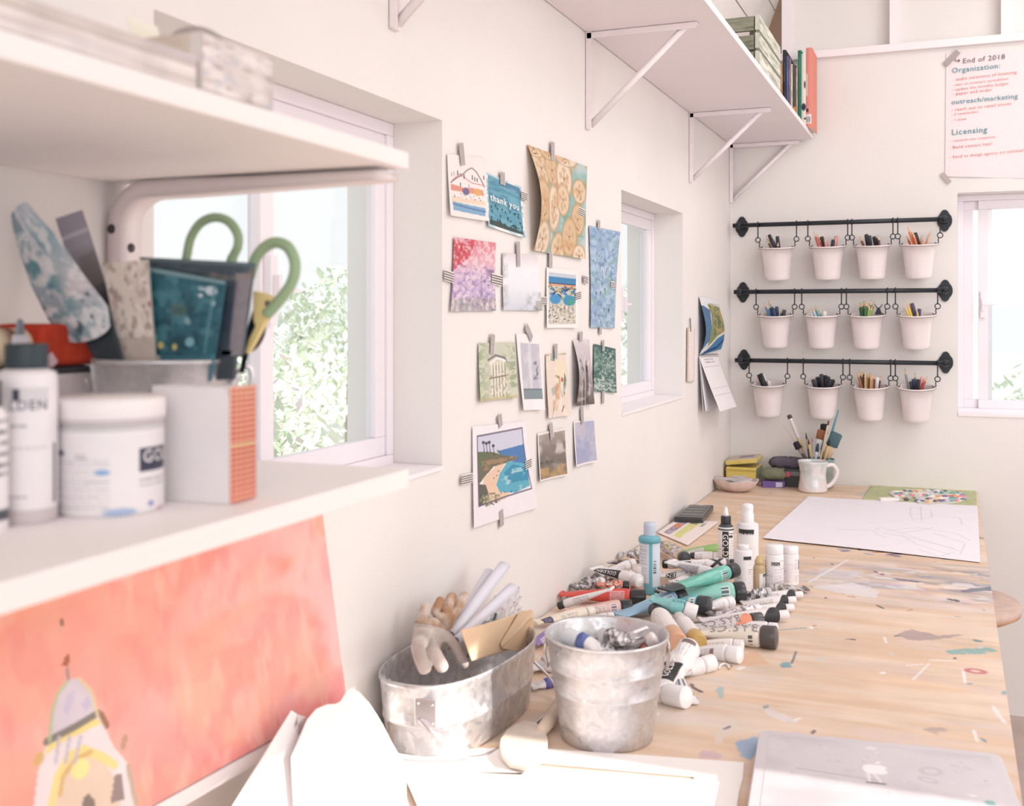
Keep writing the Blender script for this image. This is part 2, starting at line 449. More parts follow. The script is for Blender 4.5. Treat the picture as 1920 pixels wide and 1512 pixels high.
# ------------------------------------------------------------------ outside
b = MB(); cvg = Canvas(60, 60, C(226, 226, 214)); cvg.jitter(.1, 12, 12, 4)
b.grid(cvg, lambda S, T: (-30+29.8*S, -6+36*T, -.35-.02*(1-S)*0+.9*(1-S)))
struct(b.build('ground', LEAF))
b = MB(); b.grid(cvg, lambda S, T: (-.1+14*S, 4.4+26*T, -.35+.8*T)); struct(b.build('ground_back', LEAF))
def bush(loc, r, h, cols, seed, label):
    q = random.Random(seed); V = []; F = []; cs = []
    def blob(p):
        return r*(1+.25*math.sin(3*math.atan2(p[1], p[0])+seed))
    for i in range(2600):
        th = q.uniform(0, 2*PI); ph = math.acos(q.uniform(-.1, 1)); k = q.uniform(.72, 1.02)
        p = Vector((math.cos(th)*math.sin(ph), math.sin(th)*math.sin(ph), math.cos(ph)))
        lump = 1+.16*math.sin(5*p.x+seed)*math.cos(4*p.y)+.12*math.sin(7*p.z+3*p.x)
        p = Vector((p.x*r*k*lump, p.y*r*k*lump, p.z*h*k*lump+.1*h))
        a = Vector((q.uniform(-1, 1), q.uniform(-1, 1), q.uniform(-1, 1))).normalized(); c = a.cross(Vector((0, 0, 1)))
        if c.length < .1: c = Vector((1, 0, 0))
        c.normalize(); s_ = r*q.uniform(.04, .085); i0 = len(V)
        V += [p-a*s_, p+c*s_*.5, p+a*s_, p-c*s_*.5]; F.append((i0, i0+1, i0+2, i0+3)); cs += [q.choice(cols)]*4
    m = MB(); m.add(V, F, np.array(cs), False)
    t = thing('bush', label, 'bush', loc)
    m.build('foliage', LEAF, t, world=False)
    m = MB(); m.tube([(0, 0, -.3), (.02, 0, h*.6)], [.05, .02], C(190, 175, 160)); m.build('stem', LEAF, t, world=False)
PG = [C(226, 236, 214), C(214, 228, 204), C(236, 242, 226), C(206, 220, 198)]
PK = [C(240, 226, 228), C(232, 214, 220), C(228, 234, 218)]
GB = [C(224, 232, 222), C(212, 222, 212), C(220, 228, 220)]
bush((-2.4, 4.35, -.15), .75, 1.0, PK+PG, 1, 'pinkish flowering bush outside the near window, lowest of the bushes')
bush((-4.0, 6.2, -.1), .9, 1.35, PG, 2, 'bright pale green bush outside the near window, behind the pinkish one')
bush((-6.8, 7.6, .1), 1.1, 1.6, GB, 3, 'tall grey green bush farthest away outside the near window')
bush((-4.9, 9.6, .1), 1.0, 1.6, PG, 4, 'pale bush outside near window beside the tall grey green bush')
bush((-3.0, 12.5, .1), 1.2, 1.5, GB, 5, 'pale green bush seen through the small far window')
bush((1.9, 9.4, -.2), .8, 1.25, PG, 6, 'pale green bush outside the back wall window, its lower right part')
bush((2.6, 12.5, .0), 1.0, 1.6, GB, 7, 'hazy grey green bush farther off outside the back wall window')

# ------------------------------------------------------------------ work table
cv = Canvas(420, 640, C(228, 194, 164))
TX0, TX1, TY0, TY1 = .004, .818, 1.25, 3.93
def tp(u, v):
    p = onz(u, v, TZ); return ((p.x-TX0)/(TX1-TX0), (TY1-p.y)/(TY1-TY0))
cv.jitter(.05, 3, 90, 21); cv.fog(C(222, 190, 160), 4, 120, 31, .5, .7, .5); cv.fog(C(240, 218, 198), 3, 80, 37, .5, .7, .6)
TN_ = fbm(420, 640, 40, 120, 77)
def tpoly(P, c, al=.9):
    m = Canvas(420, 640, (0, 0, 0)); m.poly([tp(*q) for q in P], (1, 1, 1)); k = m.a[..., 0]
    for _ in range(3): k = (k+np.roll(k, 1, 0)+np.roll(k, -1, 0)+np.roll(k, 1, 1)+np.roll(k, -1, 1))/5
    cv.mix(np.clip((k+(TN_-.5)*1.5-.35)*3, 0, 1)*(k > .02), c, al*.85)
def tline(P, w, c, al=.9): cv.line([tp(*q) for q in P], w, c, al, asp=3.2)
# grey-blue paint haze at the far right and along the right edge
GRB = C(150, 156, 176)
Xm, Ym = cv.X, cv.Y
ctr = tp(1690, 1090)
mask = np.clip(1-np.abs(Ym-ctr[1])/.10, 0, 1)*np.clip((Xm-.30)/.45, 0, 1)
cv.fog(GRB, 6, 60, 5, .38, .62, .85, mask)
cv.fog(C(96, 100, 128), 12, 90, 9, .55, .66, .7, mask*np.clip((Xm-.6)/.3, 0, 1))
cv.fog(C(235, 232, 236), 14, 70, 11, .58, .66, .8, mask)
cv.fog(C(196, 150, 180), 12, 80, 12, .6, .7, .5, mask)
cv.fog(C(212, 210, 212), 6, 60, 14, .54, .7, .5, np.clip((.75-Xm)/.3, 0, 1)*np.clip((Ym-.55)/.1, 0, 1))
cv.fog(C(226, 186, 152), 3, 150, 15, .52, .68, .5); cv.fog(C(240, 220, 206), 2, 60, 51, .5, .7, .5)
cv.fog(C(222, 200, 196), 4, 70, 19, .5, .68, .5, np.clip((Xm-.5)/.3, 0, 1))
for P, c, al in (
    ([(1520, 1100), (1600, 1092), (1650, 1110), (1640, 1122), (1560, 1110)], C(226, 222, 228), .95),
    ([(1540, 1062), (1620, 1072), (1600, 1085), (1530, 1080)], C(214, 210, 222), .7),
    ([(1378, 1392), (1420, 1382), (1425, 1400), (1408, 1425), (1385, 1418)], C(136, 176, 220), .95),
    ([(1310, 1408), (1365, 1412), (1350, 1425), (1312, 1422)], C(206, 170, 190), .8),
    ([(1335, 1375), (1372, 1350), (1390, 1368), (1345, 1392)], C(226, 214, 204), .9),
    ([(1680, 1190), (1710, 1180), (1760, 1192), (1830, 1188), (1760, 1200), (1700, 1200)], C(150, 130, 140), .7),
    ([(1770, 1222), (1815, 1216), (1850, 1214), (1872, 1222), (1830, 1228), (1790, 1228)], C(112, 172, 172), .9),
    ([(1820, 1200), (1845, 1202), (1838, 1206)], C(90, 120, 130), .8),
    ([(1462, 1246), (1480, 1242), (1484, 1252), (1465, 1253)], C(100, 160, 180), .9),
    ([(1380, 1226), (1420, 1222), (1440, 1246), (1390, 1250)], C(232, 172, 130), .6),
    ([(1880, 1296), (1895, 1294), (1896, 1302), (1876, 1304)], C(110, 170, 172), .9),
    ([(1345, 1285), (1358, 1290), (1355, 1312), (1346, 1308)], C(150, 188, 196), .8),
    ([(1526, 1172), (1534, 1176), (1530, 1181)], C(160, 180, 210), .8),
    ([(1440, 1330), (1490, 1352), (1470, 1356), (1430, 1332)], C(228, 220, 222), .9),
    ([(1800, 1108), (1858, 1100), (1858, 1108), (1805, 1112)], C(96, 104, 126), .9),
    ([(1660, 935), (1600, 930), (1630, 915)], C(170, 190, 200), .5),
    ([(1726, 1368), (1760, 1362), (1790, 1370), (1750, 1376)], C(160, 138, 140), .6),
    ([(1855, 1322), (1865, 1322), (1888, 1356), (1880, 1356)], C(244, 238, 240), .9),
    ([(1430, 1395), (1470, 1376), (1500, 1372), (1500, 1388), (1450, 1402)], C(222, 200, 214), .8),
    ([(1480, 1345), (1500, 1355), (1478, 1362)], C(224, 214, 220), .7)):
    tpoly(P, c, al)
for P, w, c in (
    ([(1517, 1092), (1590, 1050)], .006, C(234, 228, 232)), ([(1700, 1248), (1730, 1246)], .004, WHITE), ([(1745, 1238), (1790, 1240)], .004, WHITE),
    ([(1712, 1275), (1742, 1245)], .003, WHITE), ([(1806, 1255), (1809, 1280)], .004, WHITE), ([(1658, 1195), (1662, 1206)], .004, WHITE),
    ([(1826, 1370), (1832, 1390)], .004, WHITE), ([(1484, 1244), (1493, 1222)], .003, C(110, 110, 120)), ([(1645, 1136), (1656, 1141)], .006, C(90, 84, 88)),
    ([(1300, 1290), (1315, 1298)], .007, C(90, 80, 80)), ([(1588, 1199), (1602, 1200)], .006, C(110, 90, 90)), ([(1590, 1119), (1602, 1120)], .005, C(120, 100, 100)),
    ([(1366, 1256), (1372, 1248)], .005, C(190, 150, 90)), ([(1460, 1182), (1510, 1178)], .005, C(150, 170, 160)), ([(1410, 1100+40), (1440, 1146)], .004, C(90, 80, 100)),
    ([(1780, 1124), (1795, 1128)], .012, C(80, 84, 96)), ([(1640, 1072), (1655, 1078)], .01, C(130, 80, 120)), ([(1680, 1086), (1720, 1092)], .01, C(110, 90, 120))):
    tline(P, w, c)
cr = tp(1829, 1259); cv.ring(cr[0], cr[1], .016, .0038, .4, C(206, 110, 120), .9)
cv.dabs(90, (.1, .05, .98, .9), .006, .0022, [C(246, 242, 242), C(120, 150, 170), C(96, 84, 96), C(206, 150, 120), C(196, 214, 214)], 8, .8)
cv.dabs(50, (.5, .3, .98, .42), .02, .003, [C(96, 100, 130), C(120, 84, 130), C(236, 236, 240), C(206, 120, 90), C(130, 150, 180)], 18, .7, .2)
t_ = thing('work_table', 'long plywood work table covered in paint splashes along the left wall', 'table', (.41, 2.25, .0))
b = MB(); b.grid(cv, lambda S, T: (TX0+(TX1-TX0)*S, TY1-(TY1-TY0)*T, TZ+0*S))
b.box(((TX0+TX1)/2, (TY1+.5)/2, TZ-.0115), (TX1-TX0, TY1-.5, .022), C(230, 204, 180))
b.build('tabletop', vmat('plywood_top', .5, var=.05, scale=14, bump=.05), t_)
for x in (.06, .75):
    for y in (.56, 2.2, 3.86):
        b = MB(); b.box((x, y, .374), (.06, .06, .706), C(222, 196, 168)); b.build('leg', WOODM, t_, bevel=.003)

# ------------------------------------------------------------------ stool peeping out beyond the table
st = thing('stool', 'round pale wooden stool tucked under the right edge of the table', 'stool', (.722, 2.82, .0205))
b = MB(); b.lathe([(.02, .60, C(214, 170, 136)), (.15, .602, C(214, 168, 130)), (.168, .612, C(214, 160, 118)), (.171, .625, C(206, 176, 164)), (.166, .637, C(200, 170, 156)), (.03, .634, C(200, 172, 160))], WHITE, n=48)
b.build('seat', WOODM, st, world=False)
for k in range(4):
    a = PI/4+k*PI/2; b = MB(); b.tube([(.09*math.cos(a), .09*math.sin(a), .605), (.135*math.cos(a), .135*math.sin(a), 0)], [.017, .014], C(214, 178, 146)); b.build('leg', WOODM, st, world=False)
b = MB(); b.tube([(.105*math.cos(a), .105*math.sin(a), .22) for a in [2*PI*i/24 for i in range(24)]], .007, C(206, 170, 140), closed=True); b.build('foot_ring', WOODM, st, world=False)

# ------------------------------------------------------------------ long upper shelf and brackets
b = MB(); b.box((.1465, 1.465, 1.958), (.289, 4.92, .016), C(240, 228, 228))
o = b.build('wall_shelf', solid('shelf_white', C(243, 233, 236), .55, .02, 3), bevel=.001)
tag(o, 'long white wall shelf running high along the left wall to the back corner', 'shelf')
def bracket(y, label):
    r = thing('shelf_bracket', label, 'bracket', (0.004, y, 1.9495), 'white brackets under the long shelf')
    c = C(242, 230, 232)
    m = MB(); m.box((.0, 0, -.105), (.006, .022, .21), c); m.box((.004, -.011, -.105), (.012, .002, .21), c); m.build('wall_plate', SATIN, r, world=False)
    m = MB(); m.box((.12, 0, -.003), (.24, .022, .005), c); m.box((.12, -.011, -.008), (.24, .002, .012), c); m.build('top_arm', SATIN, r, world=False)
    m = MB(); m.tube([(.004, 0, -.202), (.212, 0, -.008)], .0075, C(248, 240, 242), n=6); m.build('brace', SATIN, r, world=False)
    for x, z, ax in ((.004, -.022, (1, 0, 0)), (.004, -.15, (1, 0, 0)), (.035, -.006, (0, 0, -1)), (.232, -.006, (0, 0, -1))):
        m = MB(); m.lathe([(.0045, 0), (.004, .002), (.0, .003)], C(130, 118, 116) if ax[0] else C(226, 214, 214), frame((x, 0, z), ax), n=10); m.build('screw', STEEL if ax[0] else SATIN, r, world=False)
bracket(1.382, 'white triangular shelf bracket cut off by the top edge above the near window')
bracket(2.276, 'largest white triangular shelf bracket, between the two left wall windows')
bracket(3.285, 'white triangular shelf bracket above the right jamb of the far window')
bracket(3.93, 'white shelf bracket tight in the back corner of the room')
# ================================================================== PICTURES TAPED TO THE LEFT WALL
TAPE_W, TAPE_D = C(236, 226, 222), C(70, 64, 70)
def tape_on(parent, a, bb, wpx, n=4, plane='x', dist=.0, wc=TAPE_W, dc=TAPE_D, lift=.004):
    """a strip of striped tape between two frame points, lying on the wall"""
    proj = (lambda u, v: onx(u, v, lift)) if plane == 'x' else (lambda u, v: ony(u, v, YB-lift))
    A, B = proj(*a), proj(*bb)
    d = (B-A); n_ = Vector((1, 0, 0)) if plane == 'x' else Vector((0, -1, 0))
    mid = ((a[0]+bb[0])/2, (a[1]+bb[1])/2); du, dv = bb[0]-a[0], bb[1]-a[1]; l = math.hypot(du, dv)
    e0 = proj(mid[0]-dv/l*wpx/2, mid[1]+du/l*wpx/2); e1 = proj(mid[0]+dv/l*wpx/2, mid[1]-du/l*wpx/2)
    W = e1-e0; W = W-d*(W.dot(d)/d.dot(d)); W.normalize(); wd = (e1-e0).dot(W)
    cv = Canvas(4*n+3, 3, wc)
    for k in range(n): cv.rect((4*k+1.6)/(4*n+2), 0, (4*k+3.4)/(4*n+2), 1, dc, .9)
    mid3 = (A+B)/2-W*wd/2
    def pos(S, T):
        q = [A[i]+d[i]*T+W[i]*wd*(S-.5)+n_[i]*.0008*np.sin(T*6) for i in range(3)]
        return q
    b = MB(); b.grid(cv, pos); return b.build('tape', PAPER, parent)

def print_(name, label, cat, q, cv, tapes, curl=.0, cs='x', group='pictures taped to the left wall', bow=0.0, bulge=0.0):
    """q: frame corners TL TR BR BL on the wall; curl lifts the lower corners, bow lifts the left edge"""
    P = [onx(u, v, .003) for u, v in q]
    ctr = sum(P, Vector())/4
    t = thing(name, label, cat, tuple(ctr), None)
    def pos(S, T):
        o = []
        for i in range(3):
            o.append((P[0][i]*(1-S)+P[1][i]*S)*(1-T)+(P[3][i]*(1-S)+P[2][i]*S)*T)
        lift = curl*(np.abs(S-.45)**2*1.6+.15)*(T**1.5)+bow*((1-S)**2)*np.sin(np.clip(T, 0, 1)*PI)
        o[0] = o[0]+lift
        o[1] = o[1]+bulge*np.sin(T*PI)*(2*S-1)
        return o
    b = MB(); b.grid(cv, pos); b.build('sheet', PAPER, t)
    for tp_ in tapes: tape_on(t, (tp_[0], tp_[1]), (tp_[2], tp_[3]), tp_[4], tp_[5] if len(tp_) > 5 else 4, lift=.0045+curl*.1)
    return t
PW = C(238, 228, 226)
# 1 seaside sketch of a roller coaster
cv = Canvas(80, 120, PW)
cv.line([(.06, .46), (.2, .38), (.38, .30), (.5, .22), (.62, .18), (.74, .24), (.86, .36), (.94, .46)], .02, C(140, 120, 125), asp=1.5)
cv.line([(.1, .42), (.3, .3), (.45, .36), (.6, .42), (.9, .44)], .012, C(210, 120, 110), asp=1.5)
for x, y in ((.08, .29), (.14, .27), (.24, .25), (.32, .28), (.4, .3), (.62, .3), (.68, .32), (.74, .33), (.92, .28), (.3, .44), (.52, .45)): cv.rect(x, y, x+.02, y+.07, C(60, 70, 80))
cv.poly([(.06, .48), (.3, .5), (.4, .52), (.6, .5), (.9, .52), (.92, .60), (.06, .58)], C(226, 150, 130)); cv.ell(.45, .57, .09, .06, C(120, 110, 150)); cv.ell(.76, .56, .1, .06, C(232, 170, 110))
cv.dabs(40, (.06, .6, .92, .7), .012, .008, [C(90, 70, 80), C(220, 120, 90), C(230, 200, 180)], 3)
cv.rect(.06, .69, .94, .76, C(240, 212, 186)); cv.poly([(.08, .76), (.94, .80), (.93, .93), (.1, .90)], C(130, 170, 205)); cv.line([(.1, .80), (.5, .83), (.94, .86)], .025, C(90, 130, 175), asp=1.5)
print_('watercolor_print', 'watercolor card of a seaside roller coaster, top left of the taped pictures', 'picture', [(838.6, 288.8), (911, 297), (910, 415), (840, 404)], cv, [(865, 268, 869, 310, 9)], .010)
# 2 blue thank-you card
cv = Canvas(90, 110, C(245, 240, 240)); m = Canvas(90, 110, PW)
cv.rect(.04, .03, .96, .95, C(96, 158, 182)); cv.poly([(.04, .03), (.96, .03), (.96, .14), (.04, .12)], C(92, 138, 168)); cv.fog(C(126, 184, 200), 3, 12, 4, .45, .6, .6); cv.fog(C(70, 130, 160), 3, 18, 9, .55, .7, .5)
cv.poly([(.04, .86), (.3, .84), (.6, .88), (.96, .90), (.96, .95), (.04, .95)], C(76, 92, 90))
qq = random.Random(5)
for k in range(24):
    x = qq.uniform(.1, .94); y = qq.uniform(.54, .84); cv.ell(x, y, .022, .02, C(50, 76, 92)); cv.rect(x-.005, y, x+.005, y+.05, C(50, 76, 92))
cv.fog(C(66, 84, 84), 20, 6, 6, .5, .6, .7, (cv.Y > .84)*(cv.Y < .95)*(cv.X > .04)*(cv.X < .96))
q2 = [(911.7, 323.3), (977, 350.7), (982, 446.7), (913, 424.5)]
t2 = print_('greeting_card', 'blue seaside card with white thank you lettering and palms', 'card', q2, cv, [(943, 323, 943, 347, 9), (977, 365, 989, 370, 14)], .006)
P2 = [onx(u, v, .0058) for u, v in q2]
def p2(x, y):
    S = .48+x; T = .45-y
    r = (P2[0]*(1-S)+P2[1]*S)*(1-T)+(P2[3]*(1-S)+P2[2]*S)*T; return (r.x+.003*T, r.y, r.z)
b = MB(); b.text('thank you', p2, C(248, 244, 242), .02, width=.80); b.build('lettering', PAPER, t2)
# 3 big sand-dollar painting, curling off the wall
cv = Canvas(120, 200, C(146, 186, 180)); cv.fog(C(196, 206, 206), 3, 4, 3, .4, .6, .8); cv.fog(C(96, 172, 164), 4, 6, 8, .55, .7, .7)
SD = [(.12, .20, .14, .18), (.33, .18, .12, .16), (.56, .22, .15, .20), (.86, .30, .13, .13), (.10, .52, .16, .22), (.33, .55, .13, .23), (.53, .44, .13, .16), (.84, .60, .13, .17), (.12, .88, .15, .18), (.46, .94, .14, .16), (.68, .80, .15, .20), (.88, .98, .12, .12), (.08, .02, .14, .08), (.3, -.02, .14, .1), (.6, .0, .2, .08)]
q_ = random.Random(4)
for k, (x, y, rx, ry) in enumerate(SD):
    cv.ell(x, y, rx*1.04, ry*1.03, C(176, 138, 96)); cv.ell(x, y, rx*.95, ry*.95, [C(226, 200, 168), C(218, 186, 146), C(230, 208, 184)][k % 3])
    for a in range(5):
        an = -PI/2+a*2*PI/5; cv.line([(x, y), (x+rx*.6*math.cos(an), y+ry*.6*math.sin(an))], .010, C(196, 158, 124), .8)
        cv.ell(x+rx*.45*math.cos(an), y+ry*.45*math.sin(an), rx*.16, ry*.2, C(206, 172, 138), .7, an)
    cv.ell(x, y, .008, .012, C(110, 84, 70)); cv.line([(x+q_.uniform(-.3, .3)*rx, y+ry*.5), (x+q_.uniform(-.2, .2)*rx, y+ry*.66)], .006, C(130, 96, 76))
cv.fog(C(206, 150, 100), 6, 8, 13, .58, .7, .4)
print_('sand_dollar_painting', 'largest taped picture, tan sand dollars on teal, curling off the wall', 'picture', [(989, 271), (1101.4, 312.6), (1091.4, 486), (996, 470)], cv, [(1037, 266, 1037, 301, 7), (1086, 396, 1098, 402, 15)], .012, bow=.022)
# 4 red to violet blossoms
cv = Canvas(90, 130, C(206, 180, 208)); cv.vgrad([(0, C(226, 130, 140)), (.3, C(226, 170, 185)), (.5, C(206, 180, 212)), (.8, C(190, 170, 210)), (.83, C(172, 166, 172)), (1, C(186, 184, 186))])
cv.poly([(0, 0), (.5, 0), (.36, .25), (0, .45)], C(214, 76, 86), .8); cv.fog(C(236, 214, 220), 16, 22, 4, .48, .62, .7); cv.fog(C(150, 110, 160), 14, 20, 7, .58, .68, .5, (cv.Y > .35).astype(float)); cv.fog(C(150, 40, 60), 16, 22, 17, .56, .66, .6, np.clip(1-(cv.X+cv.Y)*1.3, 0, 1)); cv.fog(C(120, 110, 140), 14, 18, 12, .55, .65, .6, (cv.X > .65)*(cv.Y > .4))
for k in range(7): cv.rect(.06+k*.13, .84, .12+k*.13, 1, C(150, 146, 152), .5)
print_('blossom_print', 'picture fading from red to violet blossoms, held by tape at both sides', 'picture', [(851, 445), (930, 455.5), (927.6, 583), (843, 584.5)], cv, [(833, 515, 851, 521, 20), (922, 522, 942, 527, 20)], .004, bulge=-.003)
# 5 misty pale sky
cv = Canvas(80, 110, C(226, 222, 228)); cv.ell(.5, .38, .38, .33, C(242, 238, 242), .9, soft=.8); cv.vgrad([(0, C(224, 214, 216)), (.25, C(240, 236, 242)), (.6, C(232, 232, 240)), (1, C(206, 210, 222))]); cv.fog(C(140, 138, 142), 5, 6, 4, .4, .6, .8, np.clip((cv.X+cv.Y*1.3-1.55)*2.5, 0, 1)); cv.fog(C(180, 176, 180), 5, 7, 6, .45, .6, .7, np.clip((.18-cv.X)*6, 0, 1)); cv.rect(.84, .82, 1, 1, C(150, 150, 130), .5)
print_('misty_print', 'pale misty white picture with a grey lower corner', 'picture', [(942, 474.5), (1008, 479), (1014, 583), (941.4, 581.7)], cv, [(972, 453, 973, 500, 7), (1010, 564, 1026, 564, 15)], .006)
# 6 two blue parasols / beach
cv = Canvas(70, 120, C(242, 234, 232)); cv.rect(.06, .08, .94, .94, C(206, 200, 190)); cv.rect(.06, .08, .94, .15, C(196, 202, 214)); cv.rect(.06, .15, .94, .25, C(70, 138, 190)); cv.rect(.06, .245, .94, .265, C(60, 80, 110)); cv.rect(.06, .265, .94, .30, C(222, 160, 130))
cv.dabs(70, (.08, .30, .92, .48), .06, .018, [C(66, 140, 200), C(40, 80, 140), C(206, 196, 160), C(150, 130, 90)], 5); cv.ell(.28, .52, .18, .08, C(72, 150, 206)); cv.ell(.73, .53, .2, .09, C(64, 150, 190)); cv.ell(.8, .55, .1, .05, C(80, 160, 140))
cv.dabs(160, (.08, .63, .92, .92), .03, .012, [C(232, 222, 206), C(160, 150, 120), C(206, 190, 160), C(120, 130, 110), C(240, 236, 230)], 8); [cv.rect(.2+.13*k, .58, .215+.13*k, .8, C(110, 100, 90), .6) for k in range(6)]
print_('parasol_print', 'small blue beach picture with two round blue parasols over sand', 'picture', [(1025, 500.7), (1084, 508), (1079.4, 614.7), (1022, 615.5)], cv, [(1033, 470, 1033, 502, 7), (1079, 556, 1090, 553, 15)], .008)
# 7 long blue water
cv = Canvas(70, 200, C(150, 176, 206)); cv.fog(C(180, 200, 222), 6, 16, 3, .45, .6, .8); cv.fog(C(112, 144, 188), 8, 30, 6, .55, .68, .6); cv.dabs(70, (.15, .3, .85, .95), .012, .02, [C(70, 84, 110), C(60, 100, 130), C(206, 214, 220)], 4, .8, .2); cv.fog(C(130, 180, 160), 8, 16, 16, .6, .7, .6); cv.dabs(60, (.05, .05, .95, .97), .05, .006, [C(196, 212, 228), C(110, 140, 186)], 14, .8, 1.2)
print_('water_print', 'tall narrow blue water picture pinned beside the far window', 'picture', [(1104.5, 423), (1163, 435), (1150.5, 616), (1106, 614.7)], cv, [(1124, 413, 1123, 430, 5, 3), (1094, 523, 1103, 526, 14), (1145, 534, 1154, 535, 13), (1127, 613, 1126, 627, 5, 3)], .004, bulge=-.006)
# 8 green garden arch
cv = Canvas(80, 110, C(206, 206, 186)); cv.fog(C(150, 168, 130), 8, 12, 3, .42, .58, .8, np.clip(np.abs(cv.X-.45)*3-.3, 0, 1)); cv.fog(C(186, 206, 140), 6, 8, 9, .5, .65, .7, np.clip((cv.Y-.5)*2, 0, 1)*(cv.X < .5)); cv.line([(.25, .3), (.45, .22), (.7, .27), (.75, .34)], .03, C(130, 126, 130)); cv.line([(.3, .36), (.5, .27), (.72, .33)], .03, C(236, 232, 230))
for x in (.34, .42, .5, .58, .66): cv.line([(x, .34), (x+.02, .95)], .03, C(232, 224, 212)); cv.line([(x+.04, .4), (x+.06, .95)], .012, C(150, 140, 120))
cv.line([(.28, .62), (.8, .58)], .02, C(150, 140, 110)); cv.dabs(50, (.3, .5, .95, .95), .03, .02, [C(226, 216, 200), C(170, 160, 130), C(206, 200, 180)], 6); cv.rect(.0, .95, 1, 1, C(200, 170, 110), .4)
print_('garden_print', 'yellow green picture of a pale garden arch among leaves', 'picture', [(897, 644), (965, 641.7), (965.5, 746), (895.5, 753.6)], cv, [(925, 627, 923, 664, 8)], .012)
# 9 grey lake on white card
cv = Canvas(60, 130, C(242, 234, 236)); cv.rect(.12, .12, .95, .86, C(196, 192, 204)); cv.fog(C(216, 212, 220), 3, 5, 3, .4, .6, .9, (cv.X > .12)*(cv.Y > .12)*(cv.Y < .72)*(cv.X < .95)); cv.rect(.12, .73, .95, .86, C(136, 150, 156)); cv.rect(.12, .72, .95, .735, C(110, 120, 126)); cv.fog(C(120, 120, 130), 14, 20, 7, .5, .62, .8, (np.abs(cv.X-.72) < .14)*(cv.Y > .35)*(cv.Y < .6)); cv.rect(.46, .12, .58, .72, C(230, 228, 232), .5)
print_('lake_print', 'grey lake picture on tall white card with wide bottom margin', 'picture', [(967.8, 625), (1012, 628.6), (1014.4, 768.3), (975.5, 769.7)], cv, [(987, 611, 998, 636, 9)], .014)
# 10 cream figure study (plain generic shapes)
cv = Canvas(60, 130, C(232, 214, 200)); cv.rect(.0, .0, 1, .03, C(196, 170, 150)); cv.ell(.66, .30, .26, .22, C(236, 220, 190)); cv.poly([(.22, .0), (.42, .02), (.4, .12), (.2, .1)], C(130, 160, 140)); cv.poly([(.85, .3), (.92, .42), (.8, .68), (.72, .62)], C(120, 140, 124)); cv.ell(.5, .60, .14, .14, C(206, 160, 120)); cv.ell(.4, .8, .14, .1, C(214, 176, 140)); cv.line([(.42, .35), (.6, .38), (.62, .55), (.7, .68)], .03, C(176, 136, 110)); cv.ell(.72, .42, .06, .04, C(222, 130, 104)); cv.ell(.74, .42, .03, .025, C(190, 90, 80)); cv.line([(.3, .85), (.2, 1)], .02, C(130, 100, 100)); cv.line([(.74, .84), (.66, .92)], .02, C(150, 90, 90)); cv.poly([(.2, .55), (.36, .5), (.36, .62), (.28, .68)], C(176, 190, 180)); cv.fog(C(240, 226, 214), 4, 6, 5, .5, .7, .6)
print_('figure_study', 'cream and orange figure study on pale card', 'picture', [(1023.3, 664.7), (1062, 662), (1066.4, 778.6), (1024.7, 785)], cv, [(1043, 645, 1043, 673, 6, 3)], .010)
# 11 dark mauve reeds, strongly curled
cv = Canvas(60, 120, C(200, 186, 190)); cv.vgrad([(0, C(214, 204, 208)), (.4, C(196, 182, 186)), (.7, C(150, 138, 140)), (1, C(110, 98, 92))]); cv.line([(.3, .35), (.5, .5), (.52, .95)], .13, C(96, 90, 88), .7); cv.line([(.72, .38), (.74, .6), (.7, .95)], .12, C(90, 84, 84), .8); cv.rect(.72, .38, .78, .5, C(60, 50, 54)); cv.fog(C(226, 218, 218), 5, 10, 3, .52, .65, .5); cv.line([(.4, .6), (.42, .98)], .04, C(220, 212, 208), .6); cv.line([(.62, .6), (.6, .98)], .03, C(206, 196, 190), .6)
print_('reeds_print', 'mauve grey picture with dark upright streaks, curled like a wave', 'picture', [(1074, 638), (1105, 637), (1108, 757.8), (1074.7, 762)], cv, [(1090, 622, 1090, 640, 6, 3)], .014, bow=.012, bulge=.002)
# 12 dark green pond (dabs)
cv = Canvas(60, 100, C(110, 140, 134)); cv.fog(C(76, 108, 104), 6, 10, 4, .45, .6, .9); cv.dabs(120, (0, .05, 1, .98), .05, .014, [C(150, 176, 168), C(86, 120, 112), C(190, 206, 200), C(70, 96, 96)], 8, .8); cv.dabs(60, (0, .72, 1, .95), .06, .012, [C(206, 212, 210), C(150, 170, 162)], 9); cv.fog(C(206, 214, 212), 6, 14, 19, .6, .7, .5); cv.rect(0, 0, 1, .03, C(80, 100, 100))
print_('pond_print', 'dark green dabbed pond picture at the right end of its row', 'picture', [(1113.6, 645), (1154.4, 654.4), (1154, 737), (1111.7, 734)], cv, [(1131.6, 638, 1131.6, 658, 4, 2), (1131.6, 734, 1131.6, 757, 4, 2)], .005)
# 13 beach cove with cliffs on large white paper
cv = Canvas(120, 200, C(240, 232, 238)); ox0, oy0, ox1, oy1 = .08, .10, .92, .80
def w(x, y): return (ox0+(ox1-ox0)*x, oy0+(oy1-oy0)*y)
cv.poly([w(0, .0), w(1, -.03), w(.97, .28), w(0, .3)], C(206, 206, 226)); cv.poly([w(.4, .26), w(1, .22), w(1, .55), w(.5, .4)], C(84, 130, 190)); cv.poly([w(0, .22), w(.3, .26), w(.5, .33), w(.86, .42), w(.6, .46), w(.3, .48), w(.1, .62), w(0, .7)], C(120, 116, 96)); cv.fog(C(96, 130, 84), 10, 16, 3, .45, .58, .8, ((cv.Y > .26)*(cv.Y < .40)*(cv.X > .08)*(cv.X < .5)).astype(float)); cv.fog(C(176, 140, 110), 12, 20, 5, .5, .62, .8, ((cv.Y > .36)*(cv.Y < .46)*(cv.X > .1)*(cv.X < .75)).astype(float))
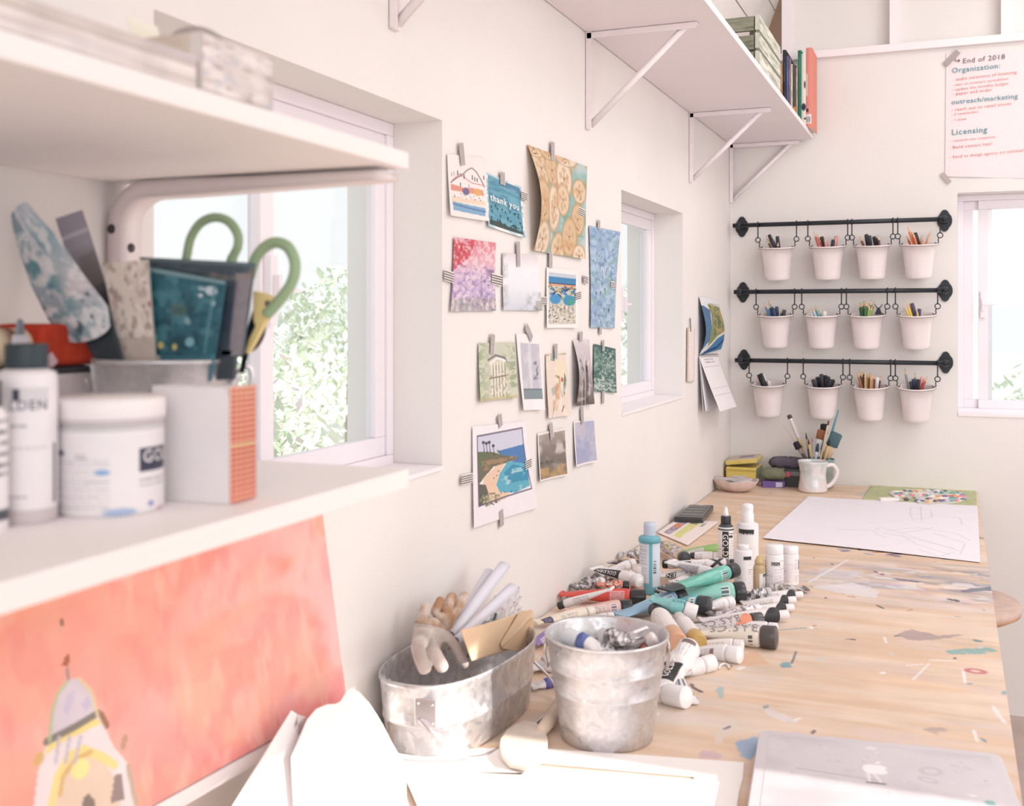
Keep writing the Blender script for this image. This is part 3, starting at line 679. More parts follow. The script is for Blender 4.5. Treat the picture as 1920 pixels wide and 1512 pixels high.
cv.poly([w(.1, .62), w(.35, .48), w(.55, .46), w(.4, .62), w(.35, .8), w(.6, .92), w(.5, 1), w(.1, 1), w(.08, .8)], C(236, 200, 172)); cv.poly([w(.42, .6), w(.6, .44), w(.86, .5), w(1, .55), w(1, .9), w(.7, .95), w(.4, .88), w(.34, .76)], C(96, 176, 202)); cv.poly([w(.5, .6), w(.7, .5), w(1, .6), w(1, .8), w(.6, .78)], C(70, 150, 186)); cv.fog(C(196, 224, 230), 8, 18, 12, .55, .65, .7, ((cv.Y > .5)*(cv.Y < .78)*(cv.X > .35)*(cv.X < .92)).astype(float))
cv.poly([w(0, .68), w(.14, .72), w(.2, .9), w(.12, 1), w(0, 1.0)], C(110, 106, 96)); cv.dabs(60, (.1, .70, .4, .82), .02, .01, [C(150, 150, 110), C(96, 90, 84), C(190, 180, 150)], 7)
for x, y in ((.12, .1), (.18, .12), (.24, .11), (.32, .17)): cv.ell(*w(x, y), .025, .015, C(70, 80, 74)); cv.line([w(x, y), w(x+.01, y+.14)], .008, C(84, 84, 80))
for x, y in ((.3, .65), (.36, .62), (.42, .9), (.5, .9), (.62, .92), (.72, .93), (.4, .56)): cv.ell(*w(x, y), .012, .006, C(60, 60, 66))
for e in ([(0, .0), (1, -.04)], [(0, 0), (0, 1.0)], [(1, -.04), (.98, .3), (1.03, .95)], [(0, 1.0), (.5, .97), (1.03, .95)]): cv.line([w(*p) for p in e], .012, C(110, 100, 120), .9)
print_('beach_picture', 'large white sheet with a painted beach cove, cliffs and blue sea', 'picture', [(885.8, 800.8), (984.4, 789.7), (1005, 952), (885.8, 990.5)], cv, [(937, 778, 940, 800, 8), (865, 901, 887, 896, 18), (985, 873, 997, 867, 16), (940, 957, 942, 987, 8)], .006)
# 14 brown cloud
cv = Canvas(70, 110, C(236, 228, 224)); cv.rect(.04, .05, .97, .97, C(160, 148, 140)); mk = ((cv.X > .04)*(cv.X < .97)*(cv.Y > .05)*(cv.Y < .97)).astype(float)
cv.fog(C(206, 196, 194), 3, 4, 4, .4, .62, .9, mk*np.clip(1.2-np.abs(cv.Y-.35)*3, 0, 1)); cv.fog(C(122, 112, 104), 3, 4, 9, .45, .62, .8, mk); cv.fog(C(84, 82, 78), 3, 5, 15, .4, .6, .8, mk*np.clip(1-np.abs(cv.Y-.62)*9, 0, 1)); cv.fog(C(206, 160, 96), 3, 3, 6, .5, .7, .7, mk*(cv.Y > .75)); cv.ell(.3, .25, .2, .18, C(150, 140, 132), .7, soft=.8)
print_('brown_picture', 'brown cloudy abstract picture with thin white border', 'picture', [(1008, 813), (1061, 802), (1061, 891), (1008.6, 903.6)], cv, [(1033, 794, 1036, 823, 7, 3)], .010)
# 15 lavender
cv = Canvas(50, 110, C(238, 230, 234)); cv.rect(.05, .03, .98, .96, C(176, 178, 206)); cv.a[:, 3:, :] *= 1; mk = ((cv.X > .05)*(cv.X < .98)*(cv.Y > .03)*(cv.Y < .96)).astype(float)
cv.fog(C(196, 190, 206), 2, 4, 3, .4, .6, .8, mk); cv.fog(C(206, 190, 196), 4, 2, 6, .5, .65, .7, mk*(cv.Y < .5)); cv.fog(C(156, 160, 198), 2, 3, 8, .45, .6, .6, mk*(cv.Y > .4))
print_('lavender_picture', 'plain lavender grey abstract picture, rightmost of the bottom row', 'picture', [(1075.5, 790.5), (1114.4, 786), (1114.4, 866), (1076, 876)], cv, [(1092, 763, 1093, 795, 5, 3)], .012)

# ------------------------------------------------------------------ calendar and notepad near the corner
ct = thing('wall_calendar', 'hanging calendar open at an aerial coast photo beside the back corner', 'calendar', tuple(onx(1312, 665, .004)))
cv = Canvas(60, 90, C(220, 224, 226)); cv.poly([(.1, .15), (.4, .22), (.3, .5), (.25, .75), (.0, .9), (0, .15)], C(86, 120, 160)); cv.poly([(.35, .12), (1, .15), (1, .66), (.6, .72), (.2, .88), (.25, .6), (.42, .3)], C(136, 146, 96)); cv.fog(C(196, 160, 110), 10, 14, 4, .45, .6, .8, (cv.X > .4)*(cv.Y < .7)); cv.fog(C(96, 116, 80), 12, 14, 8, .5, .62, .8, (cv.X > .4)*(cv.Y < .68)); cv.poly([(1, .66), (1, 1), (.0, 1), (.3, .9), (.6, .74)], C(70, 130, 180)); cv.line([(1, .66), (.6, .73), (.2, .92)], .04, C(226, 220, 206)); cv.rect(0, 0, 1, .1, C(226, 226, 230)); cv.line([(.2, .97), (.7, .93), (1, .8)], .05, C(40, 84, 140))
def calp(q, lift):
    P = [onx(u, v, .004) for u, v in q]
    def pos(S, T):
        o = [(P[0][i]*(1-S)+P[1][i]*S)*(1-T)+(P[3][i]*(1-S)+P[2][i]*S)*T for i in range(3)]
        l = lift(S, T); o[0] = o[0]+l; return o
    return pos
b = MB(); b.grid(cv, calp([(1311, 556), (1344, 562), (1352, 655), (1311, 667)], lambda S, T: .03*np.sin(T*PI)*(.4+.6*T)*(1-.2*S)+0*S)); b.build('picture_page', PAPER, ct, solid_=.0006)
cv2 = Canvas(50, 80, C(240, 234, 236)); cv2.lines(.2, .05, .7, .14, 2, C(150, 150, 160), 3)
for k in range(6): cv2.rect(.08, .2+.13*k, .95, .205+.13*k, C(206, 204, 210))
A, Bq = onx(1311, 668, .006), onx(1345, 666, .006)
def page(dx, du): 
    hgt = A.z-onx(1345, 770, .02).z
    def pos(S, T): return [A.x+(Bq.x-A.x)*S+dx*T**1.1, A.y+(Bq.y-A.y)*S*1.0+du*T, A.z+(Bq.z-A.z)*S-hgt*.93*T]
    return pos
b = MB(); b.grid(cv2, page(.062, .02)); b.build('date_page', PAPER, ct, solid_=.0006)
for k, dx in enumerate((.012, .02)):
    b = MB(); b.grid(Canvas(12, 12, C(226, 224, 230)), page(dx, 0)); b.build('page', PAPER, ct, solid_=.0006)
b = MB()
for k in range(14):
    p_ = A+(Bq-A)*(k+.5)/14; b.tube([p_+Vector((.005*math.cos(a)+.001, 0, .005*math.sin(a))) for a in [2*PI*i/8 for i in range(8)]], .0006, C(90, 90, 96), n=5, closed=True)
b.build('spiral', DARKM, ct)
nt = thing('hanging_notepad', 'slim pale spiral notepad hanging on the wall left of the calendar', 'notepad', tuple(onx(1293, 660, .003)))
q = [onx(u, v, .004) for u, v in ((1289, 614), (1302, 616), (1301, 716), (1288, 717))]
b = MB(); b.grid(Canvas(10, 30, C(240, 222, 222)), lambda S, T: [(q[0][i]*(1-S)+q[1][i]*S)*(1-T)+(q[3][i]*(1-S)+q[2][i]*S)*T for i in range(3)]); b.build('sheet', PAPER, nt, solid_=.002)
b = MB()
for k in range(22):
    p_ = q[0].lerp(q[3], (k+.5)/22); b.lathe([(.0005, -.003), (.004, 0), (.0005, .003)], C(206, 190, 150), Matrix.Translation(p_+Vector((.002, 0, 0))), n=8)
b.build('spiral', SATIN, nt)
b = MB(); b.tube([onx(1294, 597, .004), onx(1295, 622, .006)], .002, C(130, 130, 140)); b.build('clip', STEEL, nt)

# ================================================================== POSTER ON THE BACK WALL
po = thing('goal_poster', 'large white sheet of handwritten goals taped on the back wall', 'poster', tuple(ony(1850, 210, YB-.003)))
q = [ony(u, v, YB-.003) for u, v in ((1774, 100), (1990, 92), (1990, 336), (1772, 331))]
b = MB(); cv = Canvas(40, 40, C(240, 226, 228)); b.grid(cv, lambda S, T: [(q[0][i]*(1-S)+q[1][i]*S)*(1-T)+(q[3][i]*(1-S)+q[2][i]*S)*T+(-.002*np.sin(S*9)*T if i == 1 else 0) for i in range(3)]); b.build('sheet', PAPER, po)
def wr(s, u, v, w=None, h=None, slope=-.03, yy=.0065):
    A = ony(u, v, YB-yy); k = (ony(u+10, v, YB-yy)-A).length/10
    def pos(x, y): return (A.x+x, A.y+.045*x*0, A.z+y-x*slope*1.0)
    return pos, k
def write(s, u, v, wpx, col, bold=0.0, name='handwriting', slope=-.03):
    pos, k = wr(s, u+wpx/2, v, slope=slope); b = MB(); b.text(s, pos, col, bold, width=wpx*k); return b.build(name, PAPER, po)
TEAL, RED, GRY = C(96, 160, 176), C(226, 120, 110), C(120, 108, 116)
write('End of 2018', 1806, 110, 78, GRY, .0)
pos, k = wr('', 1795, 114); b = MB(); b.tube([pos(-.006, .012), pos(-.006, 0), pos(.008, 0)], .0012, GRY, n=5); b.tube([pos(.003, .005), pos(.008, 0), pos(.003, -.005)], .0012, GRY, n=5); b.build('arrow', PAPER, po)
write('Organization:', 1785, 129, 90, TEAL, .012); write('outreach/marketing', 1784, 187, 124, TEAL, .012); write('Licensing', 1785, 247, 66, TEAL, .012)
for s, u, v, wd in (('- make inventory of licensing', 1786, 143, 120), ('- start an inventory spreadsheet', 1786, 154, 104), ('- update the monthly budget', 1786, 163, 104), ('- paper and order', 1786, 173, 74),
                    ('- reach out to retail stores', 1784, 200, 112), ('- 2 newsletters', 1784, 212, 50), ('- 1 show', 1784, 224, 28),
                    ('- research new companies', 1782, 261, 84), ('- Build contact lists!', 1780, 273, 80), ('- Send to design agency art national', 1780, 289, 138)):
    write(s, u, v, wd, RED, -.004, slope=-.05)
tape_on(po, (1797, 96), (1772, 122), 11, 5, 'y', wc=C(196, 184, 178), dc=C(150, 140, 138), lift=.008); tape_on(po, (1766, 325), (1781, 343), 9, 5, 'y', wc=C(206, 192, 186), dc=C(160, 148, 144), lift=.008)

# ================================================================== RAILS, POTS AND PENCILS
RY = YB-.068
IRON = C(48, 52, 58)
rows = [dict(name='top', v=(423, 411), u=(1385, 1771)), dict(name='middle', v=(549, 543), u=(1387, 1772)), dict(name='bottom', v=(679, 678), u=(1389, 1773))]
pots = {0: [(1424, 1490.5, 456), (1518, 1586, 455), (1601.7, 1669.7, 454), (1686, 1760, 452)],
        1: [(1419.7, 1487.8, 588), (1505.8, 1575, 588), (1590.5, 1660, 588), (1681, 1756, 586)],
        2: [(1407, 1474, 720), (1508.6, 1578, 720), (1596, 1667, 721), (1683.6, 1753, 720)]}
ordn = ['first', 'second', 'third', 'fourth']
def quatre(n=48, r=.026):
    out = []
    for i in range(n):
        a = 2*PI*i/n; rr = r*(1+.16*abs(math.cos(2*a)))
        out.append((rr*.78*math.cos(a), rr*1.22*math.sin(a)))
    return out
R_POT, H_POT = .062, .112
def make_pot():
    t = thing('pencil_pot', 'x', 'pot')
    pr = [(.040, 0), (.0415, .002), (.043, .010), (.0432, .016), (.0455, .04), (.046, .043), (.0462, .046), (.0485, .07), (.049, .073), (.0492, .076), (.055, .106), (.061, .108), (.063, .112), (.0625, .1145), (.058, .114), (.054, .108), (.047, .06), (.041, .006), (.001, .005)]
    b = MB(); b.lathe(pr, C(240, 226, 226), n=40, cap1=False); b.build('shell', CERAM, t, world=False)
    b = MB(); b.lathe([(.0602, .1082), (.0628, .1088), (.0630, .1098), (.0605, .1095)], C(110, 96, 96), n=40, cap0=False, cap1=False); b.build('rim_edge', DARKM, t, world=False)
    return t
def make_hook():
    t = thing('rail_hook', 'x', 'hook')     # origin on the bar axis
    b = MB()
    b.tube([(.0095*math.cos(a), .0095*math.sin(a)*0, .0095*math.sin(a)) if 0 else (0, .0095*math.cos(a), .0095*math.sin(a)) for a in [PI*1.45-k*(PI*1.9)/14 for k in range(15)]], .0022, IRON, n=6)
    b.tube([(0, 0, -.009), (0, 0, -.044)], .0022, IRON, n=6)
    b.lathe([(.0, -.0035), (.004, 0), (.0, .0035)], IRON, Matrix.Translation((0, 0, -.044)), n=8)
    b.build('stem', DARKM, t, world=False)
    b = MB()
    b.tube([(.0085*math.cos(a), 0, -.053+.0085*math.sin(a)) for a in [2*PI*i/14 for i in range(14)]], .0019, IRON, n=6, closed=True); b.build('ring', DARKM, t, world=False)
    b = MB(); b.tube(curve_pts([(.004, 0, -.059), (.006, 0, -.068), (.005, -.0, -.076), (.0105, 0, -.081), (.016, 0, -.076)], 5), .0019, IRON, n=6); b.build('claw', DARKM, t, world=False)
    return t
pot0 = make_pot(); hook0 = make_hook(); used = [0, 0]
def hexpen(L, r, body, tip, cap=None, chunky=False, lead=True):
    b = MB(); n = 6 if not chunky else 10
    if chunky: b.lathe([(r*.9, 0), (r, .002), (r, L*.62), (r*1.08, L*.625), (r*1.08, L*.97), (r*.9, L)], body, n=n) if cap is None else b.lathe([(r*.9, 0, body), (r, .002, body), (r, L*.70, body), (r*1.1, L*.705, cap), (r*1.1, L*.97, cap), (r*.9, L, cap)], body, n=n)
    else: b.lathe([(r, 0, body), (r, L*.88, body), (r*.98, L*.882, tip), (r*.35, L*.975, tip), (r*.33, L*.976, cap or body), (r*.05, L, cap or body)], body, n=n, smooth=False)
    return b
PEN = {}
def pens(pot_loc, tilt, row, pi, items, seed):
    """items: list of (kind, colour name, body, tip/cap, [(x, lean, height over rim)...])"""
    q = random.Random(seed)
    for kind, cname, body, tipc, spots in items:
        proto = None
        for (fx, lean, up) in spots:
            chunky = kind != 'pencil'; L = .17; r = .0042 if not chunky else .0058
            if kind == 'marker': r = .0064
            if proto is None:
                b = hexpen(L, r, body, C(226, 190, 150) if not chunky else body, tipc, chunky)
                nm = {'pencil': 'pencil', 'pen': 'pen', 'marker': 'marker_pen'}[kind]
                o = b.build(nm, SATIN, None, loc=(0, 0, 0)); proto = o
            else:
                o = proto.copy(); COL.objects.link(o)
            # top point in pot coordinates
            top = Vector((fx*.046, q.uniform(-.012, .028), H_POT+up*1.35+.004)); 
            dirv = Vector((lean, q.uniform(-.05, .16), 1)).normalized()
            base = top-dirv*L
            if base.z < .008: # shorten by sinking to the floor of the pot
                k = (top.z-.008)/dirv.z; o.scale = (1, 1, k/L); base = top-dirv*k
            rad = math.hypot(base.x, base.y)
            if rad > .034:
                base.x *= .034/rad; base.y *= .034/rad; dirv = (top-base).normalized(); o.scale = (1, 1, (top-base).length/L)
            M = tilt @ frame(base, dirv)
            o.matrix_basis = Matrix.Translation(pot_loc) @ M @ Matrix.Diagonal((1, 1, o.scale[2], 1))
            g = '%s %ss in the %s pot on the %s rail' % (cname, nm.replace('_', ' '), ordn[pi], rows[row]['name'])
            tag(o, '%s %s standing in the %s white pot of the %s rail' % (cname, nm.replace('_', ' '), ordn[pi], rows[row]['name']), 'pen' if chunky else 'pencil', g if len(spots) > 1 else None)
BK, DG, BR, RDc, PK_, OR, TN = C(52, 52, 60), C(80, 76, 84), C(110, 72, 64), C(206, 84, 76), C(236, 160, 156), C(236, 120, 70), C(206, 164, 110)
BL, TL_, GR, YL, NV, WH, PU = C(84, 130, 180), C(130, 190, 196), C(76, 130, 80), C(240, 206, 90), C(60, 76, 110), C(236, 230, 230), C(84, 72, 110)
fills = {
 (0, 0): [('pen', 'black', BK, BK, [(-.65, -.45, .03), (-.45, -.4, .02), (.0, -.12, .026)]), ('pencil', 'brown', BR, BK, [(-.85, -.35, .028), (-.75, -.4, .02)]), ('pencil', 'purple', PU, PU, [(-.25, -.3, .014), (.1, .1, .012)]), ('pen', 'white capped', WH, C(206, 180, 180), [(-.1, -.3, .01)])],
 (0, 1): [('pencil', 'red', RDc, RDc, [(-.95, -.3, .036), (-.8, -.35, .03), (-.65, -.35, .02), (-.3, -.2, .02)]), ('pencil', 'pink', PK_, PK_, [(-.2, -.15, .022), (-.1, -.1, .012), (.55, .1, .02)]), ('pen', 'black', BK, BK, [(-.45, -.35, .022), (.42, .12, .014)]), ('pen', 'white capped', WH, PK_, [(.6, .1, .022)])],
 (0, 2): [('marker', 'black', BK, BK, [(-.45, -.15, .024), (-.2, -.12, .022), (.1, -.2, .018), (.3, -.1, .014)]), ('pencil', 'dark red', C(150, 66, 60), BR, [(-.9, -.4, .02), (-.8, -.4, .012)]), ('pencil', 'brown', BR, BR, [(.42, -.1, .022)])],
 (0, 3): [('pencil', 'orange', OR, OR, [(-.75, -.3, .042), (-.6, -.3, .034), (-.85, -.4, .018), (-.4, -.3, .028)]), ('pen', 'black', BK, BK, [(-.25, -.3, .026)]), ('pencil', 'peach', C(240, 160, 120), OR, [(.18, .0, .018), (.8, .35, .028), (.7, .3, .02)])],
 (1, 0): [('pencil', 'blue', BL, BL, [(-.85, -.35, .03), (-.7, -.35, .024), (-.55, -.35, .026)]), ('pen', 'navy', NV, NV, [(-.3, -.3, .016), (.1, -.05, .018), (-.1, -.15, .014)]), ('pencil', 'teal', C(70, 130, 140), TL_, [(-.6, -.3, .036), (.45, .1, .01)]), ('pen', 'dark', DG, DG, [(.7, .2, .010)])],
 (1, 1): [('pencil', 'aqua', TL_, TL_, [(-.45, -.35, .022), (-.35, -.3, .016), (-.2, -.3, .01)]), ('pencil', 'pale blue', C(190, 214, 226), TL_, [(-.7, -.4, .02), (-.6, -.4, .014), (-.85, -.4, .012)]), ('marker', 'mint', C(190, 220, 216), WH, [(.25, .0, .008)])],
 (1, 2): [('pencil', 'green', GR, GR, [(-.35, -.05, .03), (-.2, .0, .032), (.0, .05, .034), (.35, .2, .036), (.5, .25, .03)]), ('pencil', 'dark green', C(60, 96, 76), GR, [(-.5, -.1, .028), (-.1, .02, .026), (.15, .1, .028)]), ('pencil', 'lime', C(160, 190, 96), GR, [(.25, .15, .024), (.42, .2, .022)])],
 (1, 3): [('pencil', 'yellow', YL, YL, [(-.65, -.3, .03), (-.5, -.3, .026), (-.8, -.4, .02), (.05, -.1, .01)]), ('pencil', 'cream', C(240, 226, 190), YL, [(-.4, -.25, .024), (-.1, -.3, .012)]), ('pen', 'purple', PU, PU, [(-.3, -.25, .026), (.2, .1, .01)])],
 (2, 0): [('pen', 'black', BK, BK, [(-.8, -.4, .018), (-.6, -.4, .022), (-.45, -.35, .014)]), ('pen', 'white', WH, WH, [(-.5, -.4, .02), (.0, -.1, .004)])],
 (2, 1): [('marker', 'black', BK, BK, [(-.7, -.3, .012), (-.45, -.25, .016), (-.1, -.1, .026), (.15, .1, .02), (.4, .3, .018), (.6, .35, .014), (.75, .4, .010)]), ('marker', 'dark grey', DG, BK, [(-.3, -.3, .012), (.3, .2, .012)])],
 (2, 2): [('pencil', 'tan', TN, TN, [(-.5, -.1, .034), (-.3, .0, .036), (.1, .05, .028), (-.15, .0, .03)]), ('pencil', 'brown', BR, BR, [(-.8, -.2, .034), (-.65, -.15, .030), (.0, .05, .030), (.3, .05, .026), (.75, .2, .022)]), ('pencil', 'copper', C(200, 120, 80), OR, [(-.9, -.25, .03), (.2, .05, .03), (.6, .15, .022)]), ('pen', 'black', BK, BK, [(-.4, -.1, .024), (.45, .1, .016)]), ('marker', 'white', WH, WH, [(.5, .1, .018)])],
 (2, 3): [('pencil', 'grey', C(150, 150, 156), DG, [(-.8, -.15, .04), (-.1, -.05, .03)]), ('pen', 'blue', BL, NV, [(-.2, -.1, .016), (.3, .1, .012)]), ('pencil', 'red', RDc, RDc, [(.75, .4, .026), (.6, .3, .02)]), ('pen', 'black', BK, BK, [(.15, .1, .018), (.5, .2, .014), (-.4, -.2, .01)]), ('pen', 'white', WH, PK_, [(.4, .2, .022)])],
}
TILT = Matrix.Rotation(math.radians(7), 4, 'X')   # rims lean out from the wall
for ri, r in enumerate(rows):
    a = ony(r['u'][0], r['v'][0], RY); c = ony(r['u'][1], r['v'][1], RY); z = (a.z+c.z)/2
    t = thing('wall_rail', 'black iron rail with scrolled end plates, %s of three on the back wall' % r['name'], 'rail', ((a.x+c.x)/2, RY, z), None)
    b = MB(); b.tube([(a.x-.02, RY, z), (c.x+.012, RY, z)], .0078, IRON, n=14); b.build('bar', DARKM, t)
    for x in (a.x, c.x):
        b = MB(); M = Matrix.Translation((x, YB-.001, z)) @ Matrix.Rotation(PI/2, 4, 'X'); b.prism(quatre(), 0, .004, IRON, M)
        b.lathe([(.011, .003), (.009, .01), (.006, .014), (.006, .05), (.010, .056), (.012, .066), (.008, .076), (.0, .079)], IRON, M, n=16, cap0=False, cap1=False); b.build('end_plate', DARKM, t)
    for pi, (ul, ur, vr) in enumerate(pots[ri]):
        L_, R_ = ony(ul, vr, RY), ony(ur, vr, RY); cx = (L_.x+R_.x)/2; s = (R_.x-L_.x)/(2*.0625)
        zr = z-.0785-.003; s = min(max(s, .96), 1.04)
        loc = Vector((cx, RY-.002-.0, zr-H_POT*.99)); loc.y = RY+.012
        p = pot0 if not used[0] else copy_tree(pot0); used[0] = 1
        p.location = loc; p.rotation_euler = (math.radians(7), 0, 0)
        tag(p, 'white enamel pot hanging %s from the left on the %s rail' % (ordn[pi], r['name']), 'pot', 'white pots on the wall rails')
        for side, sx in (('left', -1), ('right', 1)):
            h = hook0 if not used[1] else copy_tree(hook0); used[1] = 1
            h.location = (cx+sx*.066, RY, z); h.rotation_euler = (0, 0, 0 if sx > 0 else PI); 
            if sx > 0: h.rotation_euler = (0, 0, PI)
            else: h.rotation_euler = (0, 0, 0)
            tag(h, '%s black wire hook holding the %s pot of the %s rail' % (side, ordn[pi], r['name']), 'hook', 'black hooks on the wall rails')
        pens(loc, TILT, ri, pi, fills[(ri, pi)], ri*10+pi)
        if (ri, pi) == (1, 2):
            bc = thing('binder_clip', 'black binder clip standing in the third pot of the middle rail', 'clip', tuple(loc+Vector((.038, -.01, H_POT+.012))))
            m = MB(); m.prism([(-.012, -.012), (.012, -.012), (.003, .012), (-.003, .012)], -.011, .011, BK, Matrix.Rotation(PI/2, 4, 'X')); m.build('body', DARKM, bc, world=False)
            for sx in (-1, 1):
                m = MB(); m.tube([(sx*.004, -.006, .010), (sx*.012, -.008, .022), (sx*.012, .008, .022), (sx*.004, .006, .010)], .0012, BK, n=5); m.build('handle', DARKM, bc, world=False)
# ================================================================== PAINT TUBES AND BOTTLES ON THE TABLE
W_ = C(240, 234, 236); K_ = C(54, 54, 58); CREAM = C(236, 222, 204); FOILC = C(190, 186, 188)
def tube_item(name, label, cap, zc, tail, zt, r, caplen, capcol, cv, texts=(), flat=1.55, capr=None, crump=.0, seed=1, nozzle=False, grp=None, wscale=1.0, keepz=None):
    A = onz(cap[0], cap[1], TZ+zc); B = onz(tail[0], tail[1], TZ+zt)
    d = B-A; L = d.length; a = d.normalized()
    s = a.cross(Vector((0, 0, 1))).normalized(); n = s.cross(a)
    if n.z < 0: n = -n
    capr = capr or r*1.04
    t = thing(name, label, 'tube', (A.x, A.y, TZ), grp)
    fz = lambda k: A+a*k
    M = frame(A, a, n)
    b = MB(); b.lathe([(capr*.82, 0), (capr*.96, .0008), (capr, .002), (capr*1.0, caplen*.9), (capr*.95, caplen), (r*.7, caplen+.001)], capcol, M, n=24)
    cps = b.build('cap', GLOSS, t)
    b = MB(); b.lathe([(capr*.0, -.0003), (capr*.55, -.0003), (capr*.60, .0005)], tuple(min(1, x*1.12+.02) for x in capcol), M, n=20, cap0=False, cap1=False); b.build('cap_disc', SATIN, cps)
    s0 = caplen+.0012; Lb = L-s0
    q = random.Random(seed); ph = [q.uniform(0, 6) for _ in range(6)]
    def surf(S, F, off=0.0):
        """S along body 0..1, F around 0..1 (0 bottom, .5 top)"""
        S = np.asarray(S, float); F = np.asarray(F, float)
        sh = np.clip(S/.05, 0, 1); k = np.clip((S-.05)/.95, 0, 1)
        w = r*(.72+.28*np.sqrt(sh))*(1+(flat-1)*k**1.2)*wscale
        h = r*(.72+.28*np.sqrt(sh))*(1-k**1.5)+.0012
        an = -PI/2+2*PI*F
        cx, cy = np.cos(an), np.sin(an)
        cr = crump*r*(np.sin(S*17+ph[0]+cx*2)*np.sin(an*3+ph[1]+S*5)+.6*np.sin(S*33+ph[2])*np.cos(an*2+ph[3]))*np.clip(S*4, 0, 1)*np.clip((cy+1.0)*.8, 0, 1)
        X = (w+cr+off)*cx; Y = (h+cr*.8+off)*cy
        base = s0+S*Lb
        return [A[i]+a[i]*base+s[i]*X+n[i]*Y for i in range(3)]
    b = MB(); b.grid(cv, lambda S, T: surf(S, T)); b.rings([[tuple(float(x) for x in surf(1.0, f)) for f in np.linspace(0, .999, 10)], [tuple(float(x)+a[i]*.004 for i, x in enumerate(surf(1.0, f))) for f in np.linspace(0, .999, 10)]], tuple(cv.a[cv.h//2, -1]*.96))
    body = b.build('body', FOIL if crump > .2 else SATIN, t)
    # folded crimp at the tail
    e0 = A+a*(L-.001); wd = r*flat*wscale; b = MB()
    M2 = Matrix.Identity(4)
    for i in range(3): M2[i][0] = a[i]; M2[i][1] = s[i]; M2[i][2] = n[i]; M2[i][3] = e0[i]
    b.box((.004, 0, .0005), (.008, 2*wd, .004), tuple(cv.a[int(cv.h*.5), -2]), M2); b.build('crimp', SATIN, t, bevel=.0008)
    right = a.dot(RT) < 0     # cap towards the right of the view
    peri = 2*PI*r
    for (string, sc, fc, width, flip, col, bold, rot) in texts:
        sg = (-1 if right else 1)*(-1 if flip else 1); b = MB()
        def pos(x, y):
            if rot: x, y = -y, x
            F = fc+sg*y/peri; S = sc+sg*x/Lb
            return tuple(float(v) for v in surf(min(max(S, 0), 1), F, .0009))
        b.text(string, pos, col, bold, width=width); b.build('lettering', SATIN, body)
    return t
def foil_mat():
    m = vmat('crumpled_foil_tube', .36, metal=.45, var=.12, scale=70, bump=.5); return m
FOIL = foil_mat()
def band(cv, x0, x1, c): cv.rect(x0, 0, x1, 1, c); return cv
def std(base, seed=1, panel=None, px=(.45, .8), bar=True, barc=C(70, 70, 76), txt=C(130, 126, 132), w=56, h=48, barx=(.1, .2)):
    cv = Canvas(w, h, base)
    for f in (0, 1):
        y0, y1 = (.58, .9) if f else (.1, .42)
        if panel is not None: cv.rect(px[0], y0, px[1], y1, panel)
        cv.lines(px[0]+.02, y0+.03, px[1]-.02, y1-.03, 6, txt, seed)
        if bar:
            cv.rect(barx[0]-.02, y0+.02, barx[1]+.02, y1-.02, C(232, 228, 230)); cv.bars(barx[0], y0+.04, barx[1], y1-.04, 6, barc, vert=False)
    return cv
def foilcv(cols, seed, w=48, h=40):
    cv = Canvas(w, h, cols[0]); q = random.Random(seed)
    for k, c in enumerate(cols[1:]): cv.fog(c, 6+2*k, 8+k, seed+k*5, .46, .58, .9)
    cv.fog(C(96, 94, 98), 12, 14, seed+50, .6, .68, .7); return cv
def golden(cv, x0, x1, y0, y1):
    cv.rect(x0, y0, x1, y1, K_); return cv
T = tube_item
# the red family near the wall
T('paint_tube', 'red paint tube with big black cap, lying nearest the wall', (1211, 1121), .0165, (1056, 1114), .018, .0152, .030, K_, std(C(226, 74, 66), 2, C(240, 150, 150), (.08, .3), False), flat=1.2)
T('paint_tube', 'squeezed white tube with black cap lying across the red tube', (1047, 1137), .010, (1143, 1106), .052, .0075, .012, K_, std(W_, 3, None, (.2, .6), False), flat=1.9)
T('paint_tube', 'pale pink paint tube with black cap, just behind the pail', (1184, 1138), .0165, (1068, 1147), .012, .0140, .021, K_, std(C(238, 192, 182), 4, C(246, 216, 210), (.3, .7), True, C(150, 90, 110)), flat=1.3)
cv = std(CREAM, 5, None, (.2, .6), False); cv.rect(.74, .5, .93, .9, C(64, 56, 96)); cv.lines(.76, .54, .9, .86, 5, C(230, 220, 230), 4)
T('paint_tube', 'cream tube with navy label between the oval tub and the pail rim', (1112, 1148), .013, (1007, 1166), .012, .0118, .016, C(236, 228, 214), cv, flat=1.2)
T('paint_tube', 'purple tube end showing between the oval tub and the round pail', (1042, 1188), .012, (1000, 1206), .010, .0115, .012, K_, std(C(150, 124, 186), 6, C(206, 196, 226), (.5, .8), False), flat=1.2)
T('paint_tube', 'white tube with flat grey-lined tail between oval tub and pail, below the purple one', (1058, 1240), .0155, (1004, 1250), .008, .015, .014, W_, std(W_, 7, None, (.5, .9), False), flat=1.3)
cv = Canvas(40, 30, W_); cv.rect(.0, 0, .42, 1, C(92, 90, 176)); cv.fog(C(140, 130, 200), 6, 6, 3, .5, .6, .8, (cv.X < .55))
T('paint_tube', 'tiny white tube with violet-blue end on bare wood between the buckets', (1042, 1278), .0085, (1002, 1287), .006, .0078, .008, C(110, 108, 186), cv, flat=1.4)
T('paint_tube', 'crumpled silver foil tube behind the red tube', (1132, 1094), .022, (1078, 1101), .02, .0125, .01, W_, foilcv([C(214, 208, 210), C(150, 146, 150), C(236, 230, 232), C(110, 106, 110)], 3), crump=.32, seed=3)
